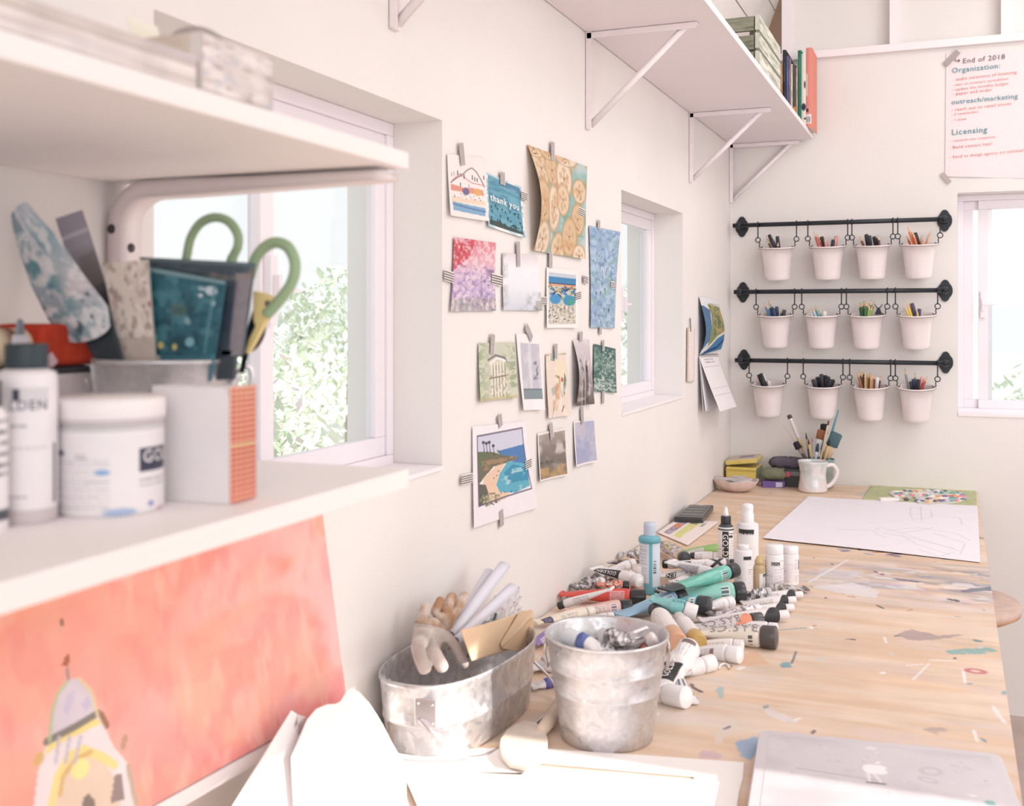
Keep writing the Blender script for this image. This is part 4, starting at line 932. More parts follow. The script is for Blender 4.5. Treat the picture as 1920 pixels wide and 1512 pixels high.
T('paint_tube', 'crumpled orange-red tube with small dark cap behind the red tube', (1180, 1099), .028, (1126, 1096), .03, .0095, .012, K_, foilcv([C(236, 122, 92), C(240, 160, 130), C(220, 90, 70), C(230, 216, 210)], 4), crump=.25, seed=4)
cv = Canvas(70, 56, W_); golden(cv, .30, .92, .56, .80)
T('paint_tube', 'white tube with upside-down boxed brand lettering, highest against the wall', (1200, 1090), .034, (1120, 1066), .040, .0135, .014, W_, cv, [('GOLDEN', .61, .68, .052, True, C(246, 242, 242), .012, False)], flat=1.6)
T('paint_tube', 'black and orange tube half hidden left of the teal bottle', (1225, 1066), .026, (1150, 1054), .026, .0115, .014, K_, foilcv([C(96, 92, 98), C(232, 150, 110), C(200, 196, 200), C(60, 58, 62)], 6), crump=.22, seed=6)
T('paint_tube', 'crinkled white tube against the wall behind the teal bottle', (1218, 1040), .018, (1166, 1040), .016, .0115, .012, W_, foilcv([C(232, 226, 228), C(206, 200, 204), C(244, 238, 240), C(160, 152, 158)], 7), crump=.3, seed=7)
T('paint_tube', 'crinkled yellow-flecked tube with black cap right of the teal bottle', (1285, 1047), .024, (1236, 1018), .024, .0135, .016, C(66, 66, 74), foilcv([C(232, 224, 226), C(220, 206, 120), C(206, 190, 206), C(170, 160, 170)], 9), crump=.34, seed=9, flat=1.8)
cv = std(C(150, 196, 110), 10, C(216, 216, 210), (.5, .95), False)
T('paint_tube', 'bright green tube with grey tail behind the black ink bottle', (1360, 1029), .013, (1284, 1034), .010, .012, .014, K_, cv, flat=1.4)
cv = std(W_, 11, None, (.3, .8), False); cv.rect(.55, .5, .7, .9, K_)
T('paint_tube', 'white tube with black square mark, lying behind the one with a black cross', (1348, 1046), .022, (1276, 1040), .024, .0115, .012, W_, cv, flat=1.5)
cv = std(W_, 12, None, (.4, .85), False); cv.line([(.14, .5), (.34, .78)], .05, K_, asp=.8); cv.line([(.34, .5), (.14, .78)], .05, K_, asp=.8); cv.rect(.7, .55, .86, .85, C(70, 70, 78)); cv.rect(.0, 0, .08, 1, C(110, 108, 112))
T('paint_tube', 'white tube with bold black cross pattern and dark cap', (1381, 1060), .034, (1262, 1056), .040, .0125, .014, C(76, 76, 82), cv, flat=1.4)
cv = std(C(232, 228, 230), 13, C(190, 186, 192), (.25, .75), False, txt=C(110, 106, 116)); cv.ell(.42, .86, .04, .05, C(160, 60, 80))
T('paint_tube', 'white tube with dense grey print block and one small red dot', (1345, 1080), .036, (1260, 1054), .048, .0125, .014, W_, cv, flat=1.6)
cv = Canvas(60, 48, W_); golden(cv, .40, .78, .58, .80)
T('paint_tube', 'short white tube with cut-off boxed letters beside the teal bottle foot', (1300, 1082), .022, (1240, 1078), .022, .0125, .012, W_, cv, [('EN', .59, .69, .018, True, C(246, 242, 242), .012, False)], flat=1.5)
T('paint_tube', 'small tube with upright black cap just right of the teal bottle', (1243, 1058), .030, (1300, 1060), .034, .0095, .011, K_, std(W_, 14, None, (.2, .8), False), flat=1.4)
T('paint_tube', 'crumpled grey tube between the teal bottle and the mint tube', (1290, 1098), .016, (1240, 1108), .012, .0125, .012, C(120, 116, 118), foilcv([C(186, 176, 172), C(120, 112, 110), C(220, 212, 210), C(90, 84, 84)], 12), crump=.3, seed=12)
# teal family
cv = Canvas(70, 56, C(104, 190, 172))
cv.rect(.8, 0, 1, 1, C(62, 70, 74)); cv.rect(.09, .62, .19, .86, C(200, 226, 222)); cv.bars(.10, .64, .18, .84, 6, C(60, 84, 96), False); cv.fog(C(150, 214, 200), 3, 9, 3, .5, .65, .6, (cv.X < .8))
TL1 = T('paint_tube', 'emerald teal tube with black cap resting on top of the mint tube', (1379, 1069), .052, (1250, 1106), .046, .0150, .025, K_, cv, [('Liquitex', .42, .50, .05, True, C(84, 132, 136), .0, False)], flat=1.2)
cv = Canvas(80, 60, C(142, 210, 196)); cv.rect(.08, .60, .20, .80, C(224, 236, 232)); cv.bars(.09, .62, .19, .78, 7, C(76, 106, 112), False); cv.fog(C(170, 224, 212), 2, 8, 5, .5, .65, .6)
T('paint_tube', 'biggest mint green tube with black cap and outlined letters', (1396, 1110), .0215, (1236, 1120), .014, .0200, .021, K_, cv, [('BASICS', .42, .46, .07, True, C(214, 236, 230), .01, False)], flat=1.15)
cv = std(C(152, 194, 224), 15, C(206, 222, 236), (.1, .3), False); cv.lines(.12, .6, .3, .8, 3, C(90, 90, 150), 3)
T('paint_tube', 'light blue tube with black cap pointing to the pail', (1281, 1117), .0235, (1164, 1153), .012, .0155, .024, K_, cv, [('ACRYLIC', .2, .56, .028, True, C(90, 120, 160), .0, False)], flat=1.3)
cv = std(C(128, 200, 200), 16, None, (.4, .9), False)
T('paint_tube', 'teal tube with fat white cap, in front of the light blue tube', (1306, 1152), .019, (1226, 1124), .042, .0160, .024, W_, cv, [('BASICS', .15, .58, .03, True, C(60, 90, 100), .0, False)], flat=1.2)
cv = std(C(110, 186, 196), 17, C(200, 226, 226), (.05, .3), True)
T('paint_tube', 'turquoise tube with paint-splashed black cap, before the mint tube', (1332, 1137), .0195, (1262, 1128), .020, .0175, .024, C(58, 62, 68), cv, flat=1.1)
T('paint_tube', 'small white tube with ribbed white cap below the mint tube end', (1373, 1129), .0125, (1322, 1140), .010, .0118, .016, W_, std(W_, 18, None, (.2, .8), False), flat=1.3)
# white-capped tubes with black wedges on the right of the heap
def wedge(seed, big=False):
    cv = std(C(236, 230, 230), seed, None, (.35, .95), False)
    for f in (0, 1):
        P = [(.0, .5), (.0, .98), (.34, .98), (.12, .5)]
        cv.poly([(x, y if f else 1-y) for x, y in P], K_)
    return cv
T('paint_tube', 'white tube with black wedge and white cap, farthest back of four fanned tubes', (1505, 1115), .0105, (1404, 1119), .008, .0095, .016, W_, wedge(20), flat=1.5, capr=.0068)
T('paint_tube', 'white tube with black wedge and white cap, second of four fanned tubes', (1492, 1125), .0105, (1396, 1131), .006, .0100, .016, W_, wedge(21), flat=1.5, capr=.0072)
T('paint_tube', 'thin white tube with black wedge and white cap, third of four fanned tubes', (1488, 1139), .0105, (1368, 1147), .006, .0095, .016, W_, wedge(22), flat=1.4, capr=.0072)
T('paint_tube', 'white tube with the widest black wedge and white cap, nearest of four fanned', (1478, 1152), .0145, (1318, 1164), .006, .0138, .018, W_, wedge(23), flat=1.3, capr=.0085)
T('paint_tube', 'crushed silver foil tube below the small gold bottle', (1444, 1113), .013, (1392, 1121), .008, .0125, .010, C(200, 196, 198), foilcv([C(206, 204, 206), C(90, 88, 92), C(240, 236, 238), C(150, 146, 150)], 22), crump=.36, seed=22, flat=1.7)
T('paint_tube', 'flattened silver tube tail sticking out right of the white bottles', (1440, 1103), .010, (1508, 1104), .008, .010, .01, C(170, 166, 166), foilcv([C(176, 168, 164), C(120, 112, 110), C(214, 206, 204)], 25), crump=.2, seed=25, flat=1.6)
cv = Canvas(70, 56, C(206, 196, 196)); cv.poly([(.0, .5), (.0, 1), (.5, 1), (.12, .5)], C(236, 142, 108)); cv.rect(.04, .82, .2, .92, C(240, 220, 214)); cv.bars(.05, .83, .18, .91, 4, C(140, 80, 90), False)
T('paint_tube', 'grey tube with orange corner and dark cap, above the cream one', (1429, 1163), .018, (1290, 1178), .012, .0142, .022, C(82, 80, 82), cv, [('BASICS', .5, .60, .075, True, C(140, 128, 136), .0, False)], flat=1.3)
cv = Canvas(80, 60, C(236, 224, 210)); cv.rect(.0, .40, 1, .60, C(216, 206, 200)); cv.rect(.08, .68, .17, .88, C(240, 234, 226)); cv.bars(.09, .70, .16, .86, 7, C(96, 90, 90), False); cv.rect(.85, .5, 1, 1, C(110, 106, 112))
T('paint_tube', 'large cream tube with dark brown cap and outlined upside-down letters', (1457, 1196), .0205, (1296, 1184), .014, .0190, .026, C(84, 76, 76), cv, [('BASICS', .36, .58, .085, True, C(150, 142, 146), .0, False)], flat=1.15)
T('paint_tube', 'white-capped tube peeping out behind the large cream tube cap', (1458, 1180), .012, (1352, 1170), .010, .0105, .016, W_, std(W_, 26, None, (.3, .8), False), flat=1.3)
# whites in front
T('paint_tube', 'slim white tube tucked under the large cream tube', (1394, 1212), .012, (1306, 1206), .008, .0105, .016, W_, std(C(240, 232, 228), 27, C(246, 236, 230), (.2, .7), False), flat=1.3)
cv = std(W_, 28, None, (.35, .9), False); cv.rect(.30, .62, .40, .86, C(150, 120, 120))
T('paint_tube', 'white tube with short brown stripe label and wide white cap', (1389, 1229), .0145, (1298, 1218), .008, .0140, .022, C(246, 242, 242), cv, flat=1.3)
cv = std(W_, 29, None, (.5, .9), False); cv.rect(.44, .48, .5, .6, K_); cv.ell(.60, .62, .06, .05, C(160, 96, 120))
T('paint_tube', 'white tube with mauve oval mark pointing down left toward the pail', (1338, 1242), .0135, (1262, 1264), .006, .0132, .022, C(246, 242, 242), cv, flat=1.5)
cv = Canvas(70, 60, C(244, 238, 238)); cv.lines(.1, .3, .4, .6, 6, C(190, 180, 186), 3); cv.rect(.06, .44, .14, .64, C(130, 110, 110)); golden(cv, .54, .86, .36, .62)
T('paint_tube', 'fat crumpled white tube beside the pail with boxed vertical letters', (1297, 1212), .030, (1236, 1292), .006, .0195, .006, W_, cv, [('GOLD', .70, .49, .040, False, C(246, 242, 242), .012, False)], flat=1.25, crump=.12, seed=30, capr=.008)
cv = Canvas(50, 40, C(196, 160, 132)); cv.fog(C(150, 112, 88), 10, 4, 3, .5, .6, .8); cv.rect(.35, .35, .72, .62, C(240, 236, 236)); cv.bars(.38, .38, .58, .6, 6, C(96, 110, 130), False); cv.rect(.82, 0, 1, 1, W_)
T('paint_tube', 'flat brown tube with barcode panel lying tail toward the viewer', (1266, 1258), .010, (1288, 1316), .004, .0085, .010, C(196, 166, 140), cv, flat=2.0)
cv = std(W_, 32, None, (.7, .95), False); cv.rect(.55, .5, .8, .9, C(140, 110, 100))
T('paint_tube', 'stubby white tube with large white cap, nearest the round pail foot', (1288, 1309), .0165, (1222, 1298), .008, .0155, .040, C(248, 245, 245), cv, flat=1.2)
T('paint_tube', 'small plain white tube between the teal tube and the tan bottle', (1292, 1170), .012, (1258, 1172), .008, .0110, .016, W_, std(W_, 33, None, (.3, .8), False), flat=1.3)
T('paint_tube', 'black-tailed tube wedged under the two lettered tubes', (1330, 1180), .010, (1284, 1172), .008, .0095, .012, C(60, 66, 70), std(C(76, 84, 86), 34, None, (.3, .8), False), flat=1.3)

T('paint_tube', 'crinkled pinkish white tube lying left of the widest black wedge tube', (1424, 1143), .010, (1336, 1153), .010, .0105, .014, W_, foilcv([C(236, 226, 226), C(214, 200, 204), C(244, 238, 238), C(180, 166, 172)], 41), crump=.26, seed=41, flat=1.5)
T('paint_tube', 'white tube lying between the teal bottle and the brand lettered tube', (1190, 1056), .034, (1136, 1074), .020, .0105, .013, W_, std(W_, 42, None, (.2, .8), False), flat=1.5)
T('paint_tube', 'crinkled foil tube against the wall above the silver tube', (1158, 1074), .012, (1098, 1090), .012, .0115, .012, C(206, 202, 204), foilcv([C(222, 216, 218), C(160, 154, 158), C(240, 234, 236), C(110, 104, 108)], 43), crump=.3, seed=43)
T('paint_tube', 'slim white tube behind the emerald tube tail', (1330, 1062), .020, (1268, 1092), .026, .0100, .012, C(236, 230, 232), std(W_, 44, None, (.2, .8), False), flat=1.5)
T('paint_tube', 'grey white tube lying on the wood under the pink tube', (1150, 1158), .011, (1090, 1166), .008, .0100, .012, W_, std(C(226, 218, 218), 45, None, (.3, .8), False), flat=1.4)

def bottle(name, label, base, r, prof, cv, texts=(), parts=(), mat=None, cat='bottle', lay=None, z0=TZ, bodyname='body', n=48):
    """standing bottle: base = frame point of the front foot; prof = body profile [(r,z)...]; cv wraps the body (x around, .5 = towards viewer)"""
    p = onz(base[0], base[1], z0); dv = Vector((p.x-CAM.x, p.y-CAM.y, 0)).normalized(); ctr = p+dv*r
    face = math.atan2(-dv.y, -dv.x)
    if lay is None: M = Matrix.Translation(ctr) @ Matrix.Rotation(face, 4, 'Z')
    else: M = lay
    t = thing(name, label, cat, tuple(M.translation))
    zs = [0]
    for i in range(1, len(prof)): zs.append(zs[-1]+math.hypot(prof[i][0]-prof[i-1][0], prof[i][1]-prof[i-1][1]))
    zs = [z/zs[-1] for z in zs]; A = np.array(M)
    def surf(S, T, off=0.0):
        k = 1-np.asarray(T, float); rr = np.interp(k, zs, [q[0] for q in prof])+off; zz = np.interp(k, zs, [q[1] for q in prof])
        an = (np.asarray(S, float)-.5)*2*PI
        X, Y = rr*np.cos(an), rr*np.sin(an)
        return [A[i, 0]*X+A[i, 1]*Y+A[i, 2]*zz+A[i, 3] for i in range(3)]
    b = MB(); b.grid(cv, surf)
    c0 = cv.a[-1, 0]; b.lathe([(prof[0][0]*.995, prof[0][1]), (.0005, prof[0][1]+.0005)], c0, M, n=n, cap0=False, cap1=False)
    c1 = cv.a[0, 0]; b.lathe([(prof[-1][0]*.999, prof[-1][1]), (.0005, prof[-1][1])], c1, M, n=n, cap0=False, cap1=False)
    body = b.build(bodyname, mat or SATIN, t)
    for pn, pp, col, mt in parts:
        b = MB(); b.lathe(pp, col, M, n=28); b.build(pn, mt, t)
    H = prof[-1][1]
    for (string, sc, zc, width, rot, col, bold) in texts:
        b = MB()
        def pos(x, y):
            if rot: x, y = y, -x
            rr = np.interp(zc+y, [q[1] for q in prof], [q[0] for q in prof])
            # height back to T
            k = np.interp(zc+y, [q[1] for q in prof], zs)
            return tuple(float(v) for v in surf(sc+x/(2*PI*rr), 1-k, .0007))
        b.text(string, pos, col, bold, width=width); b.build('lettering', SATIN, body)
    return t
WT = C(246, 242, 242)
def lbl(base, panel, y0, y1, seed, lines=True, x0=0, x1=1, w=72, h=60):
    cv = Canvas(w, h, base); cv.rect(x0, y0, x1, y1, panel)
    if lines:
        cv.lines(.30, y0+(y1-y0)*.4, .47, y1-.04, 8, C(170, 164, 172), seed); cv.lines(.58, y0+.05, .74, y1-.04, 14, C(176, 168, 174), seed+1)
    return cv
# teal bottle with flip top
cv = Canvas(90, 70, C(112, 184, 200)); cv.rect(0, .14, .49, .80, C(224, 228, 236)); cv.rect(.545, .14, 1, .86, C(222, 228, 240)); cv.lines(.28, .16, .47, .78, 16, C(150, 150, 166), 3, .7, .22); cv.bars(.56, .44, .615, .66, 9, C(90, 100, 116), False)
bottle('paint_bottle', 'tall teal paint bottle with pale cap standing in the tube heap', (1218, 1117), .0215, [(.0195, 0), (.0215, .003), (.0215, .104), (.0225, .107), (.0228, .114), (.0215, .119), (.013, .122)], cv, (), [('cap', [(.0125, .1215), (.0128, .123), (.0128, .142), (.012, .148), (.0, .1485)], C(196, 206, 226), GLOSS), ('collar', [(.0215, .1065), (.0236, .108), (.0236, .116), (.0215, .118)], C(96, 174, 190), GLOSS)])
cv = lbl(C(66, 72, 80), WT, .16, .97, 4); cv.rect(.425, .18, .560, .97, K_); cv.rect(.56, .26, .66, .32, K_); cv.lines(.56, .18, .7, .24, 2, K_, 3); cv.rect(0, .10, 1, .125, C(230, 228, 228))
bottle('ink_bottle', 'white labelled ink bottle with black shoulder and pointed white nozzle', (1361, 1069), .0185, [(.017, 0), (.0185, .002), (.0185, .088), (.0175, .096), (.0105, .104)], cv, [('GOLDEN', .4925, .0445, .074, True, WT, .012)], [('cap', [(.0115, .103), (.0118, .105), (.0115, .119), (.0105, .1205)], K_, SATIN), ('nozzle', [(.0075, .1205), (.006, .126), (.0028, .141), (.0018, .1415)], C(240, 236, 238), GLOSS)])
cv = lbl(C(238, 232, 234), C(244, 240, 242), .12, .92, 5, False); cv.rect(.345, .18, .595, .28, K_); cv.lines(.5, .55, .56, .58, 1, C(150, 140, 150), 2)
bottle('paint_bottle', 'tallest white paint bottle with white flip-top cap', (1402, 1070), .0245, [(.022, 0), (.0245, .003), (.0245, .098), (.023, .104), (.014, .107)], cv, [('OLDEN', .47, .0805, .036, False, WT, .012)], [('cap', [(.0138, .1065), (.0140, .108), (.0138, .126), (.0120, .128), (.0128, .138), (.0125, .146), (.008, .149), (.0, .1495)], C(242, 238, 240), GLOSS)])
cv = lbl(C(238, 232, 234), C(245, 241, 243), .14, .97, 6); cv.rect(.50, .175, .66, .265, K_)
bottle('paint_bottle', 'capless-looking white bottle in front of the tallest white bottle', (1394, 1112), .0195, [(.018, 0), (.0195, .002), (.0195, .080), (.018, .086), (.012, .088)], cv, [('GOL', .58, .0665, .018, False, WT, .012)], [('cap', [(.012, .0875), (.012, .097), (.011, .098)], C(240, 236, 238), GLOSS)])
cv = lbl(C(206, 180, 140), C(240, 234, 232), .36, .96, 7, True, .5, .95); cv.rect(.60, .38, .76, .50, K_)
bottle('paint_bottle', 'small gold dropper bottle between the white bottles', (1424, 1107), .0128, [(.012, 0), (.0128, .002), (.0128, .046), (.011, .051), (.0085, .053)], cv, [('GO', .68, .0285, .010, False, WT, .012)], [('cap', [(.0085, .053), (.0105, .054), (.0105, .059), (.008, .064), (.0065, .068), (.004, .070), (.0, .0705)], C(214, 184, 130), GLOSS)])
cv = lbl(C(242, 237, 238), C(246, 242, 244), .10, .97, 8); cv.rect(.44, .21, .60, .31, K_); cv.lines(.50, .4, .75, .92, 12, C(200, 150, 160), 4, .6, .2)
bottle('paint_bottle', 'white lidded bottle with pink fine print right of the gold bottle', (1452, 1108), .0195, [(.018, 0), (.0195, .002), (.0195, .070), (.0185, .074), (.017, .075)], cv, [('GOL', .52, .055, .018, False, WT, .012)], [('cap', [(.0182, .075), (.0186, .0765), (.0186, .092), (.017, .0945)], C(244, 240, 242), GLOSS)])
cv = lbl(C(242, 237, 238), C(246, 242, 244), .12, .97, 9); cv.lines(.42, .3, .66, .9, 12, C(206, 160, 170), 5, .6, .2); cv.rect(.68, .22, .74, .5, K_)
bottle('paint_bottle', 'white wide-lidded bottle at the right end of the bottle group', (1482, 1099), .0178, [(.0165, 0), (.0178, .002), (.0178, .062), (.017, .066), (.0155, .067)], cv, (), [('cap', [(.0165, .067), (.0170, .068), (.0170, .081), (.0158, .083)], C(244, 240, 242), GLOSS)])
cv = lbl(C(232, 84, 66), C(240, 190, 186), .45, .9, 10, True, .42, .66); 
bottle('paint_bottle', 'squat orange-red bottle with white cap behind the red tube', (1199, 1116), .0195, [(.018, 0), (.0195, .002), (.0195, .036), (.016, .041), (.012, .042)], cv, (), [('cap', [(.0145, .042), (.015, .043), (.0145, .054), (.0135, .058), (.0, .0585)], C(242, 226, 222), GLOSS)])
# lying bottles, foot toward the viewer
def lying(label, basep, capp, r, zc, colfoot, capcol, seed):
    A = onz(basep[0], basep[1], TZ+zc); B = onz(capp[0], capp[1], TZ+zc+.004); ax = B-A; L = ax.length
    M = frame(A, ax, (0, 0, 1)) @ Matrix.Rotation(-PI/2, 4, 'Z')
    cv = Canvas(72, 60, colfoot); cv.rect(0, 0, 1, .72, C(240, 232, 230)); cv.lines(.1, .08, .9, .68, 12, C(170, 160, 164), seed, .7, .22); cv.rect(0, .70, 1, .735, C(210, 200, 198))
    bottle('paint_bottle', label, (0, 1400), r, [(r*.86, 0), (r, .003), (r, L*.72), (r*.85, L*.80), (r*.62, L*.84)], cv, (), [('cap', [(r*.70, L*.84), (r*.74, L*.85), (r*.74, L*.99), (r*.66, L)], capcol, SATIN)], lay=M)
lying('peach-footed bottle lying with its base toward the viewer, black cap behind', (1271, 1207), (1228, 1143), .0185, .0195, C(226, 172, 138), K_, 3)
lying('ochre-footed bottle lying beside the peach-footed one', (1311, 1206), (1272, 1158), .0150, .0160, C(214, 172, 96), C(220, 214, 206), 4)

# ================================================================== BUCKETS
def lug_wire(b, pts, r=.0016, c=C(214, 210, 214)): b.tube(curve_pts(pts, 8), r, c, n=8)
GC = C(222, 218, 222)
pc = Vector((.2965, 1.453, TZ))
pail = thing('metal_pail', 'round galvanized pail full of small paint tubes at the table front', 'bucket', tuple(pc))
pr = [(.0005, .0035), (.058, .003), (.061, 0), (.0635, .002), (.0668, .026), (.0725, .066), (.0738, .0675), (.0738, .0695), (.0731, .071), (.0775, .098), (.0790, .0995), (.0790, .1015), (.0783, .103), (.0835, .139), (.0855, .140), (.0862, .142), (.0855, .144), (.0835, .1435), (.0822, .141), (.066, .028), (.061, .006), (.0005, .0055)]
b = MB(); b.lathe(pr, GC, n=72, cap0=False, cap1=False); b.build('shell', GALVS, pail, world=False)
dv = Vector((pc.x-CAM.x, pc.y-CAM.y, 0)).normalized(); sd = Vector((-dv.y, dv.x, 0))
for sg in (-1, 1):
    e = sd*sg*.084; b = MB()
    lug_wire(b, [e+Vector((0, 0, .132))+dv*.018, e*1.03+Vector((0, 0, .118))+dv*.010, e*.97+Vector((0, 0, .094)), e*1.02+Vector((0, 0, .116))-dv*.012, e+Vector((0, 0, .132))-dv*.02], .0018)
    b.build('ear', STEEL, pail, world=False)
b = MB(); P = []
for k in range(17):
    a = PI*k/16; P.append(sd*(.092*math.cos(a))+dv*(.100*math.sin(a))+Vector((0, 0, .108-.055*math.sin(a))))
b.tube(P, .0019, GC, n=8); b.build('handle', STEEL, pail, world=False)
# small tubes inside the pail
def in_pail(label, cap, tail, zc, zt, r, capl, capcol, cv, **k): tube_item('paint_tube', label, cap, zc, tail, zt, r, capl, capcol, cv, grp=None, **k)
cv = Canvas(40, 36, W_); cv.rect(0, 0, .42, 1, C(104, 122, 190)); cv.fog(C(70, 84, 150), 6, 6, 3, .5, .6, .7, (cv.X < .5))
in_pail('blue-banded tube with milky white cap in the round pail', (1060, 1192), (1126, 1216), .128, .120, .0115, .022, C(222, 226, 232), cv)
in_pail('crinkled silver-white tube lying across the middle of the pail', (1128, 1194), (1196, 1204), .128, .130, .012, .008, C(200, 196, 200), foilcv([C(226, 220, 222), C(170, 162, 168), C(240, 236, 238), C(120, 112, 112)], 31), crump=.36, seed=31, flat=2.0)
in_pail('white tube tail standing up at the back of the pail', (1156, 1214), (1196, 1186), .110, .138, .0105, .01, W_, std(W_, 36, None, (.2, .8), False), flat=1.7)
in_pail('red and white tube at the right side of the pail', (1229, 1195), (1204, 1214), .134, .118, .0095, .014, C(240, 226, 224), foilcv([C(236, 110, 92), C(240, 220, 214), C(226, 90, 76)], 33))
in_pail('pale aqua tube lowest at the front of the pail', (1104, 1219), (1160, 1220), .116, .116, .0098, .016, W_, foilcv([C(206, 226, 226), C(236, 232, 232), C(120, 110, 120)], 35))
in_pail('white tube deep behind the blue-banded tube in the pail', (1086, 1192), (1136, 1190), .112, .112, .0115, .014, C(214, 216, 222), std(W_, 37, None, (.2, .8), False))
in_pail('pinkish tube under the red and white one in the pail', (1170, 1219), (1212, 1208), .108, .108, .0098, .012, C(236, 226, 226), foilcv([C(232, 210, 206), C(240, 232, 230), C(190, 150, 140)], 39))
for k_, (u_, v_, c_l, lab_) in enumerate(((1085, 1210, C(216, 220, 228), 'pale blue-grey'), (1145, 1206, C(232, 224, 226), 'plain white'), (1190, 1216, C(224, 214, 214), 'beige'))):
    in_pail('%s tube buried lower in the round pail' % lab_, (u_, v_), (u_+38, v_-6+4*k_), .094, .094, .0105, .012, c_l, std(c_l, 60+k_, None, (.2, .8), False))

# oval tub
oc = Vector((.087, 1.430, TZ))
tub = thing('oval_tub', 'oval galvanized tub holding gloves, paper rolls and an envelope', 'tub', tuple(oc))
def oval(sx, sy, z, n=88):
    P = []
    for k in range(n):
        c, s = math.cos(2*PI*k/n), math.sin(2*PI*k/n); P.append((sx*math.copysign(abs(c)**.78, c), sy*math.copysign(abs(s)**.78, s), z))
    return P
prof = [(.84, .003), (.88, 0), (.90, .002), (.942, .042), (.957, .044), (.957, .047), (.950, .049), (.985, .094), (1.0, .096), (1.0, .100), (.985, .102), (.965, .100), (.91, .04), (.86, .006), (.2, .006)]
b = MB(); b.rings([oval(.080*q, .162*q, z) for q, z in prof], GC, cap0=True, cap1=True); 
tub.rotation_euler = (0, 0, math.radians(-4))
b.build('shell', GALV, tub, world=False)
for sy in (-1, 1):
    b = MB(); M = Matrix.Translation((0.030, sy*.1535, .066)) @ Matrix.Rotation(sy*-.12, 4, 'Z'); b.box((0, 0, 0), (.030, .004, .036), GC, M)
    for dx in (-.010, .010):
        for dz in (-.012, .012): b.lathe([(.0025, .002), (.0018, .0035), (0, .004)], GC, M @ Matrix.Translation((dx, 0, dz)) @ Matrix.Rotation(sy*-PI/2, 4, 'X'), n=8)
    b.build('lug_plate', STEEL, tub, world=False, bevel=.001)
b = MB(); lug_wire(b, [(.022, -.158, .058), (.046, -.162, .044), (.076, -.150, .018), (.092, -.10, .004), (.098, -.03, .003), (.102, .05, .003), (.096, .12, .006), (.070, .158, .022), (.022, .160, .058)], .0022)
b.build('handle', STEEL, tub, world=False)

# ---- things standing in the oval tub
def skin(name, label, cat, edges, mat, sub=2):
    """edges: chains of (point, radius); the first point of a later chain names (chain, index) to branch from"""
    V = []; E = []; R = []; ids = []
    for ch in edges:
        row = []; start = 0
        if isinstance(ch[0], tuple) and isinstance(ch[0][0], int): row.append(ids[ch[0][0]][ch[0][1]]); start = 1
        for p, r in ch[start:]:
            V.append(tuple(p)); R.append(r); row.append(len(V)-1)
            if len(row) > 1: E.append((row[-2], row[-1]))
        ids.append(row)
    base = Vector(V[0]); V = [tuple(Vector(v)-base) for v in V]
    me = bpy.data.meshes.new(name); me.from_pydata(V, E, [])
    o = bpy.data.objects.new(name, me); COL.objects.link(o); o.location = base
    m = o.modifiers.new('skin', 'SKIN'); m.use_smooth_shade = True
    sv = me.skin_vertices[0].data
    for i, r in enumerate(R):
        rr = r if isinstance(r, (tuple, list)) else (r, r)
        sv[i].radius = rr; sv[i].use_root = (i == 0)
    s_ = o.modifiers.new('smooth', 'SUBSURF'); s_.levels = sub; s_.render_levels = sub
    me.materials.append(mat); tag(o, label, cat); return o
def mottled(name, c0, c1, scale, rough=.9):
    m = bpy.data.materials.new(name); m.use_nodes = True; N = m.node_tree.nodes; L = m.node_tree.links; bs = N['Principled BSDF']
    tc = N.new('ShaderNodeTexCoord'); ns = N.new('ShaderNodeTexNoise'); ns.inputs['Scale'].default_value = scale; ns.inputs['Detail'].default_value = 5
    L.new(tc.outputs['Object'], ns.inputs['Vector']); cr = N.new('ShaderNodeValToRGB'); cr.color_ramp.elements[0].position = .38; cr.color_ramp.elements[1].position = .62
    cr.color_ramp.elements[0].color = (*[float(x) for x in lin(c0)], 1); cr.color_ramp.elements[1].color = (*[float(x) for x in lin(c1)], 1)
    L.new(ns.outputs['Fac'], cr.inputs[0]); L.new(cr.outputs[0], bs.inputs['Base Color']); bs.inputs['Roughness'].default_value = rough
    bp = N.new('ShaderNodeBump'); bp.inputs['Strength'].default_value = .35; bp.inputs['Distance'].default_value = .003; L.new(ns.outputs['Fac'], bp.inputs['Height']); L.new(bp.outputs['Normal'], bs.inputs['Normal'])
    return m
LEATHER = mottled('worn_glove_leather', C(176, 136, 104), C(214, 198, 188), 42)
GREYGL = mottled('grey_glove_rubber', C(176, 164, 160), C(206, 192, 186), 30)
X1 = .052
def gx(u, v, x=X1): return onx(u, v, x)
skin('work_glove', 'dirty tan leather glove standing fingers up in the oval tub', 'glove', [
    [(gx(800, 1262, .060), .017), (gx(800, 1225), (.012, .022)), (gx(815, 1190), (.013, .026)), (gx(825, 1172), (.012, .024))],
    [(0, 2), (gx(792, 1165, .046), .0085), (gx(797, 1145, .044), .0085), (gx(801, 1130, .044), .0085)],
    [(0, 3), (gx(815, 1150, .05), .0072), (gx(822, 1134, .05), .0068), (gx(828, 1121, .05), .006)],
    [(0, 3), (gx(832, 1152, .056), .0088), (gx(842, 1132, .056), .009), (gx(850, 1113, .056), .0075)],
    [(0, 3), (gx(848, 1155, .062), .0085), (gx(862, 1132, .062), .009), (gx(874, 1113, .062), .008)]], LEATHER)
